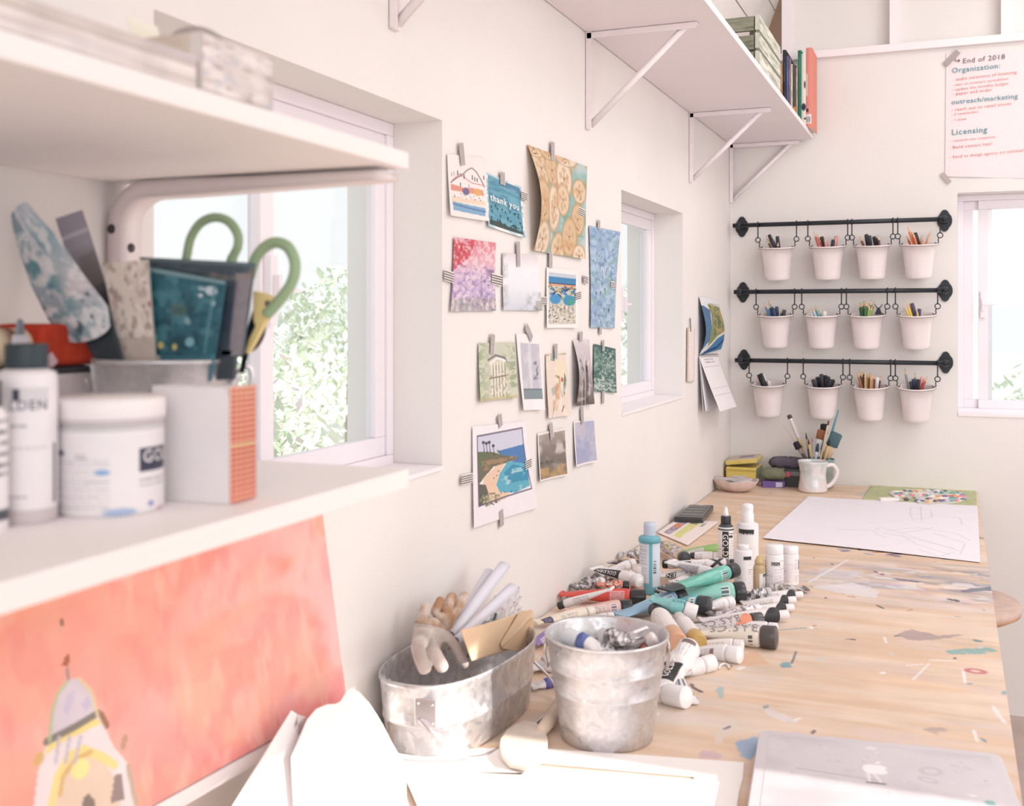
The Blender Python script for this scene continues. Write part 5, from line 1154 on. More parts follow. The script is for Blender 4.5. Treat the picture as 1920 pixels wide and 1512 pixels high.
skin('rubber_glove', 'grey rubber-dipped glove with fingers drooping over the oval tub rim', 'glove', [
    [(gx(795, 1258, .070), .015), (gx(800, 1215, .072), (.014, .018)), (gx(800, 1190, .080), (.015, .018)), (gx(792, 1182, .084), .012)],
    [(0, 2), (gx(782, 1212, .104), .0095), (gx(790, 1238, .116), .010), (gx(800, 1262, .120), .0095)],
    [(0, 2), (gx(808, 1212, .106), .0090), (gx(822, 1238, .116), .0095), (gx(833, 1258, .120), .009)],
    [(0, 2), (gx(842, 1194, .104), .0070), (gx(860, 1226, .114), .0075), (gx(874, 1252, .118), .0075)]], GREYGL)
def paper_roll(label, top, bot, x0, x1, r0, r1):
    A, B = gx(*top, x0), gx(*bot, x1); ax = (A-B); base = B-ax.normalized()*.03
    while base.z < TZ+.012: base += ax.normalized()*.003
    M = frame(base, A-base, (0, 1, 0)); L = (A-base).length; b = MB(); R = []; N_ = 60
    for t in np.linspace(0, 1, 8):
        row = []
        for k in range(N_):
            th = 2*PI*2.2*k/(N_-1); rr = (r1*(1-t)+r0*t)*(1-.18*k/(N_-1)); row.append(M @ Vector((rr*math.cos(th), rr*math.sin(th), L*t+.004*math.sin(th)*t)))
        R.append(row)
    b.rings(R, C(226, 224, 236), False, False, True, False); o = b.build('paper_roll', PAPER, None, loc=tuple(base), solid_=.0006); return tag(o, label, 'paper roll')
paper_roll('tall white paper roll leaning furthest up out of the oval tub', (946, 1060), (862, 1170), .070, .066, .0095, .0070)
paper_roll('second white paper roll leaning just under the tall one', (962, 1102), (872, 1186), .088, .082, .0095, .0066)
paper_roll('small pale roll end showing behind the tall paper roll', (918, 1072), (878, 1140), .044, .050, .0085, .0080)
# kraft envelope
ev = thing('kraft_envelope', 'tan kraft envelope standing in the oval tub with folded flap', 'envelope', tuple(gx(930, 1200, .100)))
def epl(u, v, o=0): return onpl(u, v, (.131-o, 1.45, .84), (1, .02, -.06))
q = [epl(864, 1182), epl(998, 1144), epl(1000, 1205), epl(884, 1240)]
cv = Canvas(50, 30, C(226, 192, 156)); cv.jitter(.03, 6, 5, 3)
b = MB(); b.grid(cv, lambda S, T: [(q[0][i]*(1-S)+q[1][i]*S)*(1-T)+(q[3][i]*(1-S)+q[2][i]*S)*T+(.002*np.sin(S*5)*(1-T) if i == 0 else 0) for i in range(3)]); b.build('body', PAPER, ev, solid_=.0012)
b = MB(); b.slab([epl(975, 1146, -.003), epl(998, 1145, -.003), epl(999, 1155, -.004), epl(940, 1214, -.003), epl(938, 1207, -.003)], (.001, 0, .0002), C(232, 198, 162)); b.build('flap', PAPER, ev)
b = MB(); b.slab([epl(978, 1176, -.003), epl(999, 1158, -.003), epl(1000, 1204, -.003), epl(970, 1222, -.003), epl(940, 1216, -.003)], (.0008, 0, .0002), C(222, 186, 150)); b.build('fold', PAPER, ev)
# clear plastic bag
bagm = vmat('clear_plastic_film', .25, var=.02, scale=30, trans=.55)
cv = Canvas(36, 36, C(226, 222, 230)); q = [gx(930, 1112, .060), gx(972, 1100, .050), gx(982, 1160, .085), gx(916, 1175, .080)]
b = MB(); n1, n2 = fbm(36, 36, 5, 5, 3), fbm(36, 36, 7, 7, 9)
b.grid(cv, lambda S, T: [(q[0][i]*(1-S)+q[1][i]*S)*(1-T)+(q[3][i]*(1-S)+q[2][i]*S)*T+((n1 if i == 0 else n2)-.5)*.018 for i in range(3)])
o = b.build('plastic_bag', bagm, None, loc=tuple(gx(945, 1170, .075))); tag(o, 'crumpled clear plastic bag behind the envelope in the oval tub', 'plastic bag')
b = MB(); b.tube([gx(930, 1152, .09), gx(926, 1166, .092), gx(912, 1176, .088), gx(890, 1200, .085), gx(878, 1232, .085)], .0025, C(70, 110, 100)); o = b.build('pen', SATIN, None, loc=tuple(gx(912, 1176, .088))); tag(o, 'dark green capped pen poking up between paper roll and envelope', 'pen')

# ================================================================== LAPTOP, PAPERS, PADDLE
lz = TZ+.0195
lw, ld = .302, .262; lo = onz(1424, 1367, lz); th = math.radians(6)
lp = thing('laptop', 'closed silver laptop with smudged lid at the near end of the table', 'laptop', (lo.x, lo.y, TZ)); lp.rotation_euler = (0, 0, th)
def rrect(w, d, r, n=8):
    P = []
    for cx, cy, a0 in ((w-r, -r, 0), (r, -r, PI/2), (r, -d+r, PI), (w-r, -d+r, 3*PI/2)):
        for k in range(n+1): a = a0+PI/2*k/n; P.append((cx+r*math.cos(a), cy+r*math.sin(a)))
    return P
ALU = vmat('aluminium', .42, metal=.35, var=.03, scale=9)
b = MB(); b.prism(rrect(lw, ld, .014), .002, .0115, C(206, 202, 206)); b.build('base', ALU, lp, world=False, bevel=.001)
lid = MB(); lid.prism(rrect(lw, ld, .014), .0125, .0188, C(222, 216, 222))
lid_o = lid.build('lid', ALU, lp, world=False, bevel=.0015)
cv = Canvas(110, 96, C(224, 218, 224)); cv.fog(C(206, 200, 208), 4, 4, 3, .45, .65, .6)
for x, y, rx, ry, rot in ((.72, .30, .05, .06, .5), (.86, .20, .05, .02, .3), (.84, .26, .02, .015, 0), (.70, .42, .05, .03, .6), (.30, .30, .04, .01, .1)): cv.ring(x, y, rx*.8, ry*.8, .22, C(190, 184, 192), .5, rot)
cv.line([(.14, .45), (.5, .50)], .006, C(176, 172, 182), .8); cv.dabs(26, (.05, .05, .95, .8), .006, .006, [C(244, 240, 244), C(170, 164, 172), C(186, 178, 186)], 4); cv.ell(.93, .62, .022, .03, C(140, 190, 190)); cv.ell(.87, .55, .02, .01, C(246, 244, 246)); cv.ell(.47, .06, .025, .02, C(240, 236, 240)); cv.rect(.44, .52, .52, .54, C(130, 126, 136)); cv.line([(.445, .40), (.45, .52)], .006, C(246, 244, 248)); cv.line([(.475, .42), (.50, .52)], .006, C(246, 244, 248))
b = MB(); b.grid(cv, lambda S, T: (.014+(lw-.028)*S, -.014-(ld-.028)*T, .0191+0*S)); b.build('lid_top', ALU, lp, world=False)
ec = onz(1641, 1443, lz)-Vector((lo.x, lo.y, TZ)); ec = Matrix.Rotation(-th, 3, 'Z') @ ec
# bitten-fruit emblem, stalk side toward the far edge
def emb():
    P = []; n = 80
    for k in range(n):
        a = 2*PI*k/n; x, y = math.cos(a), math.sin(a)
        r = 1.0-.10*math.exp(-((a-PI/2)/.25)**2)-.07*math.exp(-((a-3*PI/2)/.25)**2)+.05*math.cos(4*(a-PI/4))*.6
        X, Y = x*r*.95*(1-.07*(-y if y < 0 else 0)), y*r
        dx, dy = X-1.12, Y-.12; d = math.hypot(dx, dy)
        if d < .42: X, Y = 1.12+dx/d*.42, .12+dy/d*.42
        P.append((X, Y))
    return P
rot = Matrix.Translation((ec.x, ec.y, .0192)) @ Matrix.Rotation(PI, 4, 'Z') @ Matrix.Scale(.0155, 4)
rot = Matrix.Translation((ec.x, ec.y, .0192)) @ Matrix.Scale(.0165, 4)
EW = C(250, 247, 250)
b = MB(); b.prism([(x, y*.95) for x, y in emb()], 0, .012, EW, rot)
b.prism([(.02, 1.12), (.08, 1.34), (.24, 1.52), (.44, 1.58), (.40, 1.36), (.26, 1.18)], 0, .012, EW, rot); b.build('emblem', GLOSS, lp, world=False)

PAPW = vmat('bright_paper', .8, var=.01, scale=20, spec=.1)
def flat_sheet(label, px, z, th=.0008, col=C(246, 240, 238), name='paper_sheet', cat='paper'):
    P = [onz(u, v, z) for u, v in px]; b = MB(); b.slab(P[::-1] if 0 else P, (0, 0, th), col)
    c = sum(P, Vector())/len(P); o = b.build(name, PAPW, None, loc=tuple(c)); return tag(o, label, cat)
flat_sheet('long narrow white sheet edge running past the foot of the pail', [(1378, 1512), (1393, 1462), (1395, 1431), (1200, 1417), (1025, 1406), (1005, 1432), (1300, 1458), (1340, 1530)], TZ+.0009)
flat_sheet('broad white sheet lying beside the laptop at the near table end', [(1370, 1590), (1388, 1472), (1300, 1463), (1008, 1439), (975, 1455), (752, 1443), (790, 1530), (850, 1600)], TZ+.0022)
flat_sheet('white sheet in front of the oval tub, cut by a tan gap', [(745, 1446), (985, 1450), (1004, 1432), (1022, 1410), (930, 1404), (850, 1408), (742, 1398), (690, 1420), (560, 1500), (480, 1640), (810, 1640)], TZ+.0030, .0008)
def lean_sheet(label, px, p0, n, col=C(246, 240, 240), th=.0012, wav=0.0, name='paper_sheet'):
    P = [onpl(u, v, p0, n) for u, v in px]; P = [Vector((p.x, p.y, max(p.z, TZ+.004))) for p in P]
    nn = Vector(n).normalized(); b = MB(); b.slab(P, nn*th, col); c = sum(P, Vector())/len(P); c.z = TZ
    o = b.build(name, PAPW, None, loc=tuple(c)); return tag(o, label, 'paper')
lean_sheet('white sheet with one sharp corner leaning on the red painting', [(545, 1333), (556, 1340), (549, 1365), (600, 1440), (590, 1700), (250, 1720), (330, 1600), (430, 1520)], (.066, 1.0, .89), (1, 0, .45))
lean_sheet('white sheet with small folded tab beside the sharp cornered sheet', [(556, 1341), (572, 1345), (549, 1366), (600, 1420), (560, 1400)], (.064, 1.0, .89), (1, 0, .45), C(240, 228, 226))
lean_sheet('wavy-topped crumpled white paper leaning right of the red painting', [(575, 1350), (592, 1330), (612, 1322), (628, 1321), (638, 1316), (648, 1298), (658, 1292), (672, 1298), (690, 1318), (704, 1340), (716, 1360), (732, 1392), (760, 1440), (760, 1700), (560, 1700), (545, 1420)], (.098, 1.1, .85), (1, 0, .45))

scp = [onz(u, v, TZ+.0025) for u, v in ((1348, 1254), (1351, 1248), (1358, 1245), (1364, 1247), (1367, 1252))]
b = MB(); b.tube(curve_pts(scp, 5), .0018, C(246, 240, 238), n=7); o = b.build('plastic_ring', SATIN, None, loc=tuple(scp[2])); tag(o, 'tiny white broken ring lying on bare wood right of the white tubes', 'ring')
pd = thing('wooden_paddle', 'pale round-ended wooden paddle lying between the tub and the pail', 'paddle', tuple(onz(985, 1400, TZ)))
P = [onz(u, v, TZ+.012) for u, v in [(936, 1400), (938, 1385), (950, 1368), (968, 1356), (985, 1350), (1005, 1354), (1020, 1366), (1027, 1384), (1026, 1402), (1016, 1424), (990, 1440), (955, 1432), (940, 1416)]]
b = MB(); b.slab(P, (0, 0, -.006), C(240, 226, 210)); b.build('blade', WOODM, pd, bevel=.0015)
b = MB(); b.tube([onz(1015, 1372, TZ+.010), onz(1030, 1352, TZ+.0105), onz(1052, 1318, TZ+.0115)], [.008, .0105, .0105], C(232, 208, 188), n=12); b.build('handle', WOODM, pd)

# ---- far end of the table
sk = thing('sketch_sheet', 'large white sketch paper with faint pencil drawing at the far end', 'paper', tuple(onz(1650, 990, TZ)))
q = [onz(u, v, TZ+.0032) for u, v in ((1516, 932), (1833, 949), (1838, 1054), (1430, 1010))]
cv = Canvas(260, 150, C(238, 232, 240)); GP = C(192, 184, 198)
def pl(px, w=.003, al=.55):
    # frame points to sheet coordinates (approximate inverse of the corner map)
    out = []
    for u, v in px:
        p = onz(u, v, TZ+.0032); best = (0.5, .5)
        S, T_ = .5, .5
        for _ in range(12):
            a = [(q[0][i]*(1-S)+q[1][i]*S)*(1-T_)+(q[3][i]*(1-S)+q[2][i]*S)*T_ for i in range(2)]
            ds = [(q[1][i]-q[0][i])*(1-T_)+(q[2][i]-q[3][i])*T_ for i in range(2)]; dt = [(q[3][i]-q[0][i])*(1-S)+(q[2][i]-q[1][i])*S for i in range(2)]
            det = ds[0]*dt[1]-ds[1]*dt[0]; ex, ey = p.x-a[0], p.y-a[1]
            S += (ex*dt[1]-ey*dt[0])/det; T_ += (ds[0]*ey-ds[1]*ex)/det
        out.append((S, T_))
    cv.line(out, w, GP, al)
pl([(1570, 993), (1640, 995), (1650, 990), (1690, 1000), (1750, 990)], .004); pl([(1635, 998), (1680, 1004), (1720, 1012), (1790, 1030)]); pl([(1690, 1000), (1740, 1016), (1800, 1034)]); pl([(1690, 1004), (1720, 1022), (1780, 1040)])
pl([(1708, 952), (1745, 958), (1748, 970), (1712, 975), (1706, 965), (1708, 952)]); pl([(1726, 950), (1728, 976)]); pl([(1706, 965), (1750, 966)]); pl([(1660, 996), (1720, 990), (1790, 1000), (1820, 1014)]); pl([(1720, 1030), (1760, 1044), (1790, 1036)]); pl([(1760, 968), (1800, 972), (1804, 984)]); pl([(1640, 1002), (1660, 1008)]); pl([(1750, 1000), (1810, 1020), (1800, 1040)]); pl([(1600, 985), (1700, 975), (1760, 985)], .002, .35)
b = MB(); b.grid(cv, lambda S, T: [(q[0][i]*(1-S)+q[1][i]*S)*(1-T)+(q[3][i]*(1-S)+q[2][i]*S)*T+(0*S if i < 2 else .006*np.clip(T-.8, 0, 1)*np.sin(S*4)+.004*np.clip(.12-S, 0, 1)*4) for i in range(3)]); b.build('sheet', PAPW, sk, solid_=.0008)
q2 = [onz(u, v, TZ+.0012) for u, v in ((1634, 910), (1829, 918.5), (1832, 950), (1615, 938))]
cv = Canvas(90, 40, C(186, 192, 140)); cv.fog(C(204, 206, 156), 4, 3, 3, .4, .6, .8); cv.fog(C(170, 180, 130), 12, 5, 5, .55, .65, .6)
b = MB(); b.grid(cv, lambda S, T: [(q2[0][i]*(1-S)+q2[1][i]*S)*(1-T)+(q2[3][i]*(1-S)+q2[2][i]*S)*T for i in range(3)]); o = b.build('cutting_mat', vmat('mat_vinyl', .6, var=.04, scale=30), None, loc=tuple(sum(q2, Vector())/4), solid_=.0016)
tag(o, 'olive green cutting mat at the back right corner of the table', 'mat')
pal = thing('paint_palette', 'kidney-shaped palette caked with many bright paint dabs', 'palette', tuple(onz(1742, 934, TZ)))
out = [(1667, 926), (1672, 922), (1690, 919), (1715, 918), (1745, 918.5), (1775, 920), (1800, 924), (1813, 930), (1812, 936), (1800, 941), (1775, 944), (1745, 946), (1722, 944), (1716, 938), (1722, 934), (1712, 931), (1700, 936), (1688, 938), (1680, 934), (1676, 930)]
b = MB(); b.slab([onz(u, v, TZ+.006) for u, v in out], (0, 0, -.0035), C(214, 206, 196)); b.build('board', GLOSS, pal)
q_ = random.Random(12); PC = [C(230, 96, 80), C(240, 170, 90), C(246, 236, 226), C(90, 110, 160), C(150, 200, 170), C(226, 214, 170), C(120, 96, 150), C(240, 230, 236), C(90, 170, 170), C(236, 130, 150), C(206, 206, 220), C(96, 92, 110), C(240, 210, 200)]
k = 0
for u in range(1670, 1814, 6):
    for v in (921, 925, 930, 935, 940):
        uu, vv = u+q_.uniform(-3, 3), v+q_.uniform(-1.5, 1.5)
        # keep dabs on the board outline
        ins = False
        for i in range(len(out)):
            (x0, y0), (x1, y1) = out[i], out[(i+1) % len(out)]
            if (y0 > vv) != (y1 > vv) and uu < x0+(vv-y0)*(x1-x0)/(y1-y0): ins = not ins
        if not ins or k > 95: continue
        k += 1; p = onz(uu, vv, TZ+.0062); r0 = q_.uniform(.006, .011); b = MB()
        M = Matrix.Translation(p) @ Matrix.Rotation(q_.uniform(0, 3), 4, 'Z') @ Matrix.Diagonal((1.5, 1.1, 1, 1))
        b.lathe([(r0, -.0006), (r0*.85, .0012), (r0*.4, .0026+q_.uniform(0, .002)), (.0003, .0028)], q_.choice(PC), M, n=12); b.build('paint_dab', GLOSS, pal)
b = MB(); c_ = onz(1667, 938, TZ+.0028+.0030); b.box((0, 0, 0), (.060, .022, .011), C(238, 230, 226), Matrix.Translation(c_+Vector((0, 0, .002))) @ Matrix.Rotation(.35, 4, 'Z')); o = b.build('eraser', SATIN, None, loc=tuple(c_), bevel=.003); tag(o, 'small white eraser lying left of the colourful palette', 'eraser')
# black paint tray and colour chart by the wall
tr = thing('paint_tray', 'black plastic paint tray with wide slots lying against the wall', 'tray', tuple(onz(1300, 962, TZ)))
q3 = [onz(u, v, TZ+.020) for u, v in ((1289, 946), (1338, 947), (1318, 971), (1263, 969))]
ctr_ = sum(q3, Vector())/4; q3 = [Vector((max(p.x, .012), p.y, p.z)) for p in q3]
def trp(S, T): return [(q3[0][i]*(1-S)+q3[1][i]*S)*(1-T)+(q3[3][i]*(1-S)+q3[2][i]*S)*T for i in range(3)]
b = MB(); b.slab([Vector(trp(s, t)) for s, t in ((0, 0), (1, 0), (1, 1), (0, 1))], (0, 0, -.018), C(62, 62, 66)); b.build('body', GLOSS, tr, bevel=.004)
for k in range(4):
    t0, t1 = .10+k*.21, .25+k*.21; b = MB(); b.slab([Vector(trp(s, t))+Vector((0, 0, .0009)) for s, t in ((.12, t0), (.86, t0), (.86, t1), (.12, t1))], (0, 0, -.0018), C(112, 114, 112)); b.build('slot', SATIN, tr)
b = MB(); b.lathe([(.006, 0), (.004, .0015), (0, .0015)], C(214, 210, 206), Matrix.Translation(Vector(trp(.5, .04))), n=12); b.build('button', SATIN, tr)
ch = thing('color_chart', 'white chart card with purple, yellow and green picture strips', 'card', tuple(onz(1290, 998, TZ)))
q4 = [onz(u, v, TZ+.003) for u, v in ((1270, 975), (1347, 979), (1289, 1023), (1233, 999))]
cv = Canvas(110, 80, C(240, 226, 222)); cv.poly([(.12, .12), (.34, .12), (.34, .9), (.12, .9)], C(160, 146, 166)); cv.fog(C(200, 190, 196), 8, 8, 3, .5, .6, .8, (cv.X > .12)*(cv.X < .34)*(cv.Y > .12)*(cv.Y < .9)); cv.rect(.14, .3, .32, .5, C(230, 140, 90)); cv.rect(.42, .10, .66, .9, C(220, 214, 140)); cv.fog(C(230, 224, 180), 8, 6, 5, .5, .6, .8, (cv.X > .42)*(cv.X < .66)*(cv.Y > .1)*(cv.Y < .9)); cv.rect(.42, .12, .6, .22, C(140, 150, 120)); cv.rect(.72, .14, .80, .3, C(170, 180, 160))
b = MB(); b.grid(cv, lambda S, T: [(q4[0][i]*(1-S)+q4[1][i]*S)*(1-T)+(q4[3][i]*(1-S)+q4[2][i]*S)*T for i in range(3)]); b.build('sheet', PAPER, ch, solid_=.0024)

# yellow hinged tin
tin = thing('yellow_tin', 'yellow hinged tin with lid ajar in the back corner of the table', 'tin', (.062, 3.87, TZ))
YT = C(232, 204, 100)
b = MB(); cv = Canvas(40, 24, YT); cv.rect(0, 0, 1, .12, C(214, 190, 100)); cv.fog(C(206, 176, 80), 8, 6, 4, .55, .65, .6)
b.box((0, 0, .030), (.104, .130, .060), YT); b.build('box', GLOSS, tin, world=False, bevel=.004)
b = MB(); b.box((.0535, 0, .030), (.002, .120, .050), C(130, 140, 120)); b.build('side_panel', GLOSS, tin, world=False)
b = MB(); b.box((.0, -.0655, .05), (.104, .002, .006), C(206, 178, 84)); b.build('rim', GLOSS, tin, world=False)
M = Matrix.Translation((-.05, 0, .064)) @ Matrix.Rotation(math.radians(-7), 4, 'Y') @ Matrix.Translation((.052, 0, .0085))
b = MB(); b.box((0, 0, 0), (.108, .134, .015), YT, M); lid = b.build('lid', GLOSS, tin, world=False, bevel=.003)
b = MB(); b.box((0, 0, .0085), (.096, .122, .002), C(206, 186, 176), M); b.box((.01, .01, .0098), (.05, .06, .0008), C(150, 130, 150), M); b.build('lid_picture', SATIN, lid, world=False) if False else b.build('lid_picture', SATIN, tin, world=False)
# shell bowl
sh = thing('shell_bowl', 'pinkish scalloped abalone shell holding trinkets in front of the yellow tin', 'bowl', tuple(onz(1380, 922, TZ)))
def shell(rr, zz, c, inner=False):
    R = []; n = 60
    for (k, z) in zip(rr, zz): R.append([(k*.074*math.cos(2*PI*j/n)*(1+.025*math.cos(9*2*PI*j/n)), k*.060*math.sin(2*PI*j/n)*(1+.03*math.cos(11*2*PI*j/n)), z+.003*math.sin(5*2*PI*j/n)*k*(z > .02)) for j in range(n)])
    return R
b = MB(); b.rings(shell([.35, .62, .85, .98, 1.0, .95, .80, .5, .1], [0.0, .008, .022, .038, .042, .040, .026, .012, .009], None), np.array([C(220, 190, 180), C(226, 196, 188), C(230, 204, 198), C(226, 204, 196), C(214, 190, 180), C(200, 186, 184), C(190, 186, 190), C(170, 170, 176), C(160, 160, 166)])); b.build('shell', GLOSS, sh, world=False)
b = MB(); b.lathe([(.022, .0), (.024, .004), (.012, .008), (.0, .009)], C(110, 116, 118), Matrix.Translation(Vector(onz(1371, 922, TZ))+Vector((-.012, .0, .027))), n=20); o = b.build('coin', STEEL, None, loc=tuple(Vector(onz(1371, 922, TZ))+Vector((-.012, 0, .027)))); tag(o, 'dark round metal disc lying in the shell bowl', 'disc')
b = MB(); c_ = Vector(onz(1396, 922, TZ))+Vector((0, 0, .036)); b.box((0, 0, 0), (.046, .030, .003), C(214, 206, 222), Matrix.Translation(c_) @ Matrix.Rotation(.4, 4, 'Z') @ Matrix.Rotation(-.25, 4, 'Y')); o = b.build('paper_scrap', PAPER, None, loc=tuple(c_)); tag(o, 'pale lilac paper scrap in the shell bowl', 'paper')
b = MB(); c_ = Vector(onz(1388, 918, TZ))+Vector((-.006, .012, .042)); b.box((0, 0, 0), (.050, .014, .004), C(214, 200, 190), Matrix.Translation(c_) @ Matrix.Rotation(.2, 4, 'Z')); o = b.build('eraser', SATIN, None, loc=tuple(c_), bevel=.001); tag(o, 'beige eraser strip at the back of the shell bowl', 'eraser')
# purple box, stone, dark box
pb = thing('purple_box', 'small purple box under the green stone', 'box', (.172, 3.80, TZ)); b = MB(); b.box((0, 0, .011), (.074, .05, .022), C(110, 84, 160), Matrix.Rotation(.25, 4, 'Z')); b.build('carton', SATIN, pb, world=False, bevel=.001)
b = MB(); b.box((.018, -.0258, .011), (.022, .001, .016), C(206, 196, 220), Matrix.Rotation(.25, 4, 'Z')); b.build('label', PAPER, pb, world=False)
def rock(label, c, sx, sy, sz, col, seed, name='stone'):
    b = MB(); R = []; n = 28
    for i in range(13):
        ph = PI*i/12; row = []
        for j in range(n):
            th_ = 2*PI*j/n; k = 1+.06*math.sin(3*th_+seed)*math.sin(ph)+.05*math.sin(5*ph+seed)+.03*math.sin(7*th_+2*seed)*math.sin(ph)
            row.append((c[0]+sx*k*max(math.sin(ph), .02)*math.cos(th_), c[1]+sy*k*max(math.sin(ph), .02)*math.sin(th_), c[2]-sz*k*math.cos(ph)))
        R.append(row)
    b.rings(R, col); o = b.build(name, vmat('stone', .8, var=.14, scale=60, bump=.3), None, loc=(c[0], c[1], c[2])); return tag(o, label, 'stone')
rock('smooth olive green stone resting on the purple box', (.170, 3.80, TZ+.044), .046, .026, .0225, C(120, 122, 96), 2)
db = thing('dark_box', 'dark green box behind the purple box, beside the mug', 'box', (.242, 3.845, TZ)); b = MB(); b.box((0, 0, .029), (.074, .058, .058), C(74, 80, 78)); b.build('carton', SATIN, db, world=False, bevel=.0015); b = MB(); b.box((0, -.0295, .046), (.074, .001, .014), C(140, 134, 140)); b.build('stripe', SATIN, db, world=False)
b = MB(); R = [[(.212+.064*k*math.cos(a)*(1+.06*math.sin(9*a)), 3.875+.022*k*math.sin(a), TZ+.060+z+.004*math.sin(7*a)) for a in [2*PI*j/40 for j in range(40)]] for k, z in ((.9, 0), (1, .008), (.95, .020), (.75, .030), (.3, .034))]
b.rings(R, C(110, 100, 116)); o = b.build('felt_pouch', CLOTH, None, loc=(.212, 3.875, TZ+.06)); tag(o, 'scalloped grey purple felt pouch lying on the dark box', 'pouch')
b = MB(); b.prism([(.012*(1.0 if k % 2 == 0 else .55)*math.cos(PI*k/6), .012*(1.0 if k % 2 == 0 else .55)*math.sin(PI*k/6)) for k in range(12)], -.003, .003, C(232, 96, 120), Matrix.Translation((.2215, 3.805, TZ+.044)) @ Matrix.Rotation(PI/2, 4, 'X')); o = b.build('bow', CLOTH, None, loc=(.2215, 3.805, TZ+.044)); tag(o, 'small bright pink star bow on the dark box front', 'bow')
# mug and brush jar
mc = Vector(onz(1524, 926, TZ)); mc += Vector((mc.x-CAM.x, mc.y-CAM.y, 0)).normalized()*.045
mug = thing('mug', 'iridescent white mug with chunky handle at the back of the table', 'mug', tuple(mc))
cv = Canvas(80, 50, C(232, 224, 226)); cv.fog(C(206, 214, 218), 6, 5, 3, .5, .6, .8); cv.fog(C(236, 210, 206), 5, 6, 7, .55, .65, .7); cv.fog(C(190, 206, 200), 9, 8, 11, .58, .66, .7); cv.dabs(14, (.3, .05, .7, .3), .008, .012, [C(110, 96, 110), C(120, 180, 180)], 3)
pm = [(.040, 0), (.0475, .003), (.0465, .02), (.0425, .045), (.0415, .06), (.046, .088), (.0495, .1005), (.0495, .1025), (.0475, .103), (.0455, .100), (.041, .06), (.040, .008), (.001, .008)]
b = MB(); zz = np.cumsum([0]+[math.hypot(pm[i][0]-pm[i-1][0], pm[i][1]-pm[i-1][1]) for i in range(1, len(pm))]); zz = zz/zz[-1]
def mg(S, T): an = S*2*PI+.6; r_ = np.interp(1-T, zz, [p[0] for p in pm])*(1+.015*np.sin(3*an)); return [r_*np.cos(an), r_*np.sin(an), np.interp(1-T, zz, [p[1] for p in pm])]
b.grid(cv, mg); b.build('cup', CERAM, mug, world=False)
hd = RT.copy(); b = MB(); b.tube(curve_pts([hd*.043+Vector((0, 0, .085)), hd*.066+Vector((0, 0, .088)), hd*.080+Vector((0, 0, .068)), hd*.074+Vector((0, 0, .042)), hd*.058+Vector((0, 0, .022)), hd*.044+Vector((0, 0, .016))], 8), .0075, C(236, 226, 228), n=12); b.build('handle', CERAM, mug, world=False)
jc = Vector(ony(1536, 900, 3.845)); jc.z = TZ
jar = thing('glass_jar', 'clear glass jar of brushes standing just behind the mug', 'jar', tuple(jc))
b = MB(); b.lathe([(.045, 0), (.048, .003), (.048, .082), (.046, .088), (.050, .092), (.0505, .098), (.048, .099), (.0455, .090), (.0455, .006), (.001, .005)], C(206, 216, 216), n=40, cap0=True, cap1=False); b.build('shell', JARGL, jar, world=False)
b = MB(); b.lathe([(.0507, .091), (.0513, .0945), (.0507, .098)], C(120, 170, 168), n=40, cap0=False, cap1=False); b.build('paint_ring', GLOSS, jar, world=False)
def brush(label, tip, low, parts, dy=0.0, name='paint_brush', cat='brush', r=.003):
    """tip/low: frame points of the upper end and where it meets the jar; parts: [(name, k0, k1, r0, r1, colour, flat)] measured from the upper end"""
    A = ony(tip[0], tip[1], jc.y+dy); B = ony(low[0], low[1], jc.y+dy*.5-.004); d = (B-A).normalized(); E = B.copy()
    while E.z > TZ+.012 and math.hypot(E.x+d.x*.004-jc.x, E.y+d.y*.004-jc.y) < .041: E += d*.004
    L = (E-A).length; t = thing(name, label, cat, tuple(E))
    for pn, k0, k1, r0, r1, col, fl in parts:
        P0, P1 = A+(E-A)*k0, A+(E-A)*k1; M = frame(P0, P1-P0, (0, 1, 0)); l = (P1-P0).length
        M = M @ Matrix.Diagonal((1 if not fl else 1, 1 if not fl else fl, 1, 1)); b = MB()
        n_ = 14; b.lathe([(r0*.6, 0), (r0, min(.003, l*.1)), (r0*.5+r1*.5, l*.5), (r1, l*.97), (r1*.8, l)], col, M, n=n_); b.build(pn, SATIN if pn != 'bristles' else CLOTH, t)
H_ = 'handle'; B_ = 'bristles'; F_ = 'ferrule'
brush('long brush with clear handle and dark brown end, tallest on the left', (1479, 778), (1512, 860), [('tip', 0, .09, .0075, .0085, C(84, 66, 66), 0), ('neck', .09, .13, .0075, .006, WT, 0), (H_, .13, .55, .0068, .0062, C(214, 206, 204), 0), (F_, .55, .75, .006, .006, C(200, 170, 110), 0), (H_+'_end', .75, 1, .005, .004, C(190, 170, 150), 0)], .01)
brush('very thin brush with pointed pale handle at the far left', (1468, 797), (1513, 860), [(H_, 0, .35, .0009, .002, C(206, 170, 170), 0), ('grip', .35, 1, .002, .0024, C(110, 100, 110), 0)], -.006)
brush('fluffy round black brush leaning left in the jar', (1491, 829), (1512, 866), [(B_, 0, .34, .010, .012, C(56, 50, 60), 0), (F_, .34, .6, .006, .005, C(160, 140, 130), 0), (H_, .6, 1, .0045, .004, C(70, 64, 66), 0)], -.02)
brush('brush with long blue-teal handle, tallest on the right', (1572, 769), (1544, 866), [(H_, 0, .35, .0022, .0048, C(90, 150, 170), 0), ('grip', .35, 1, .0048, .0036, C(80, 120, 140), 0)], .018)
brush('black round sponge brush behind the teal-handled brush', (1546, 795), (1540, 862), [(B_, 0, .17, .013, .013, C(50, 48, 56), .7), (F_, .17, .3, .006, .006, C(90, 86, 90), 0), (H_, .3, 1, .005, .004, C(90, 80, 76), 0)], .028)
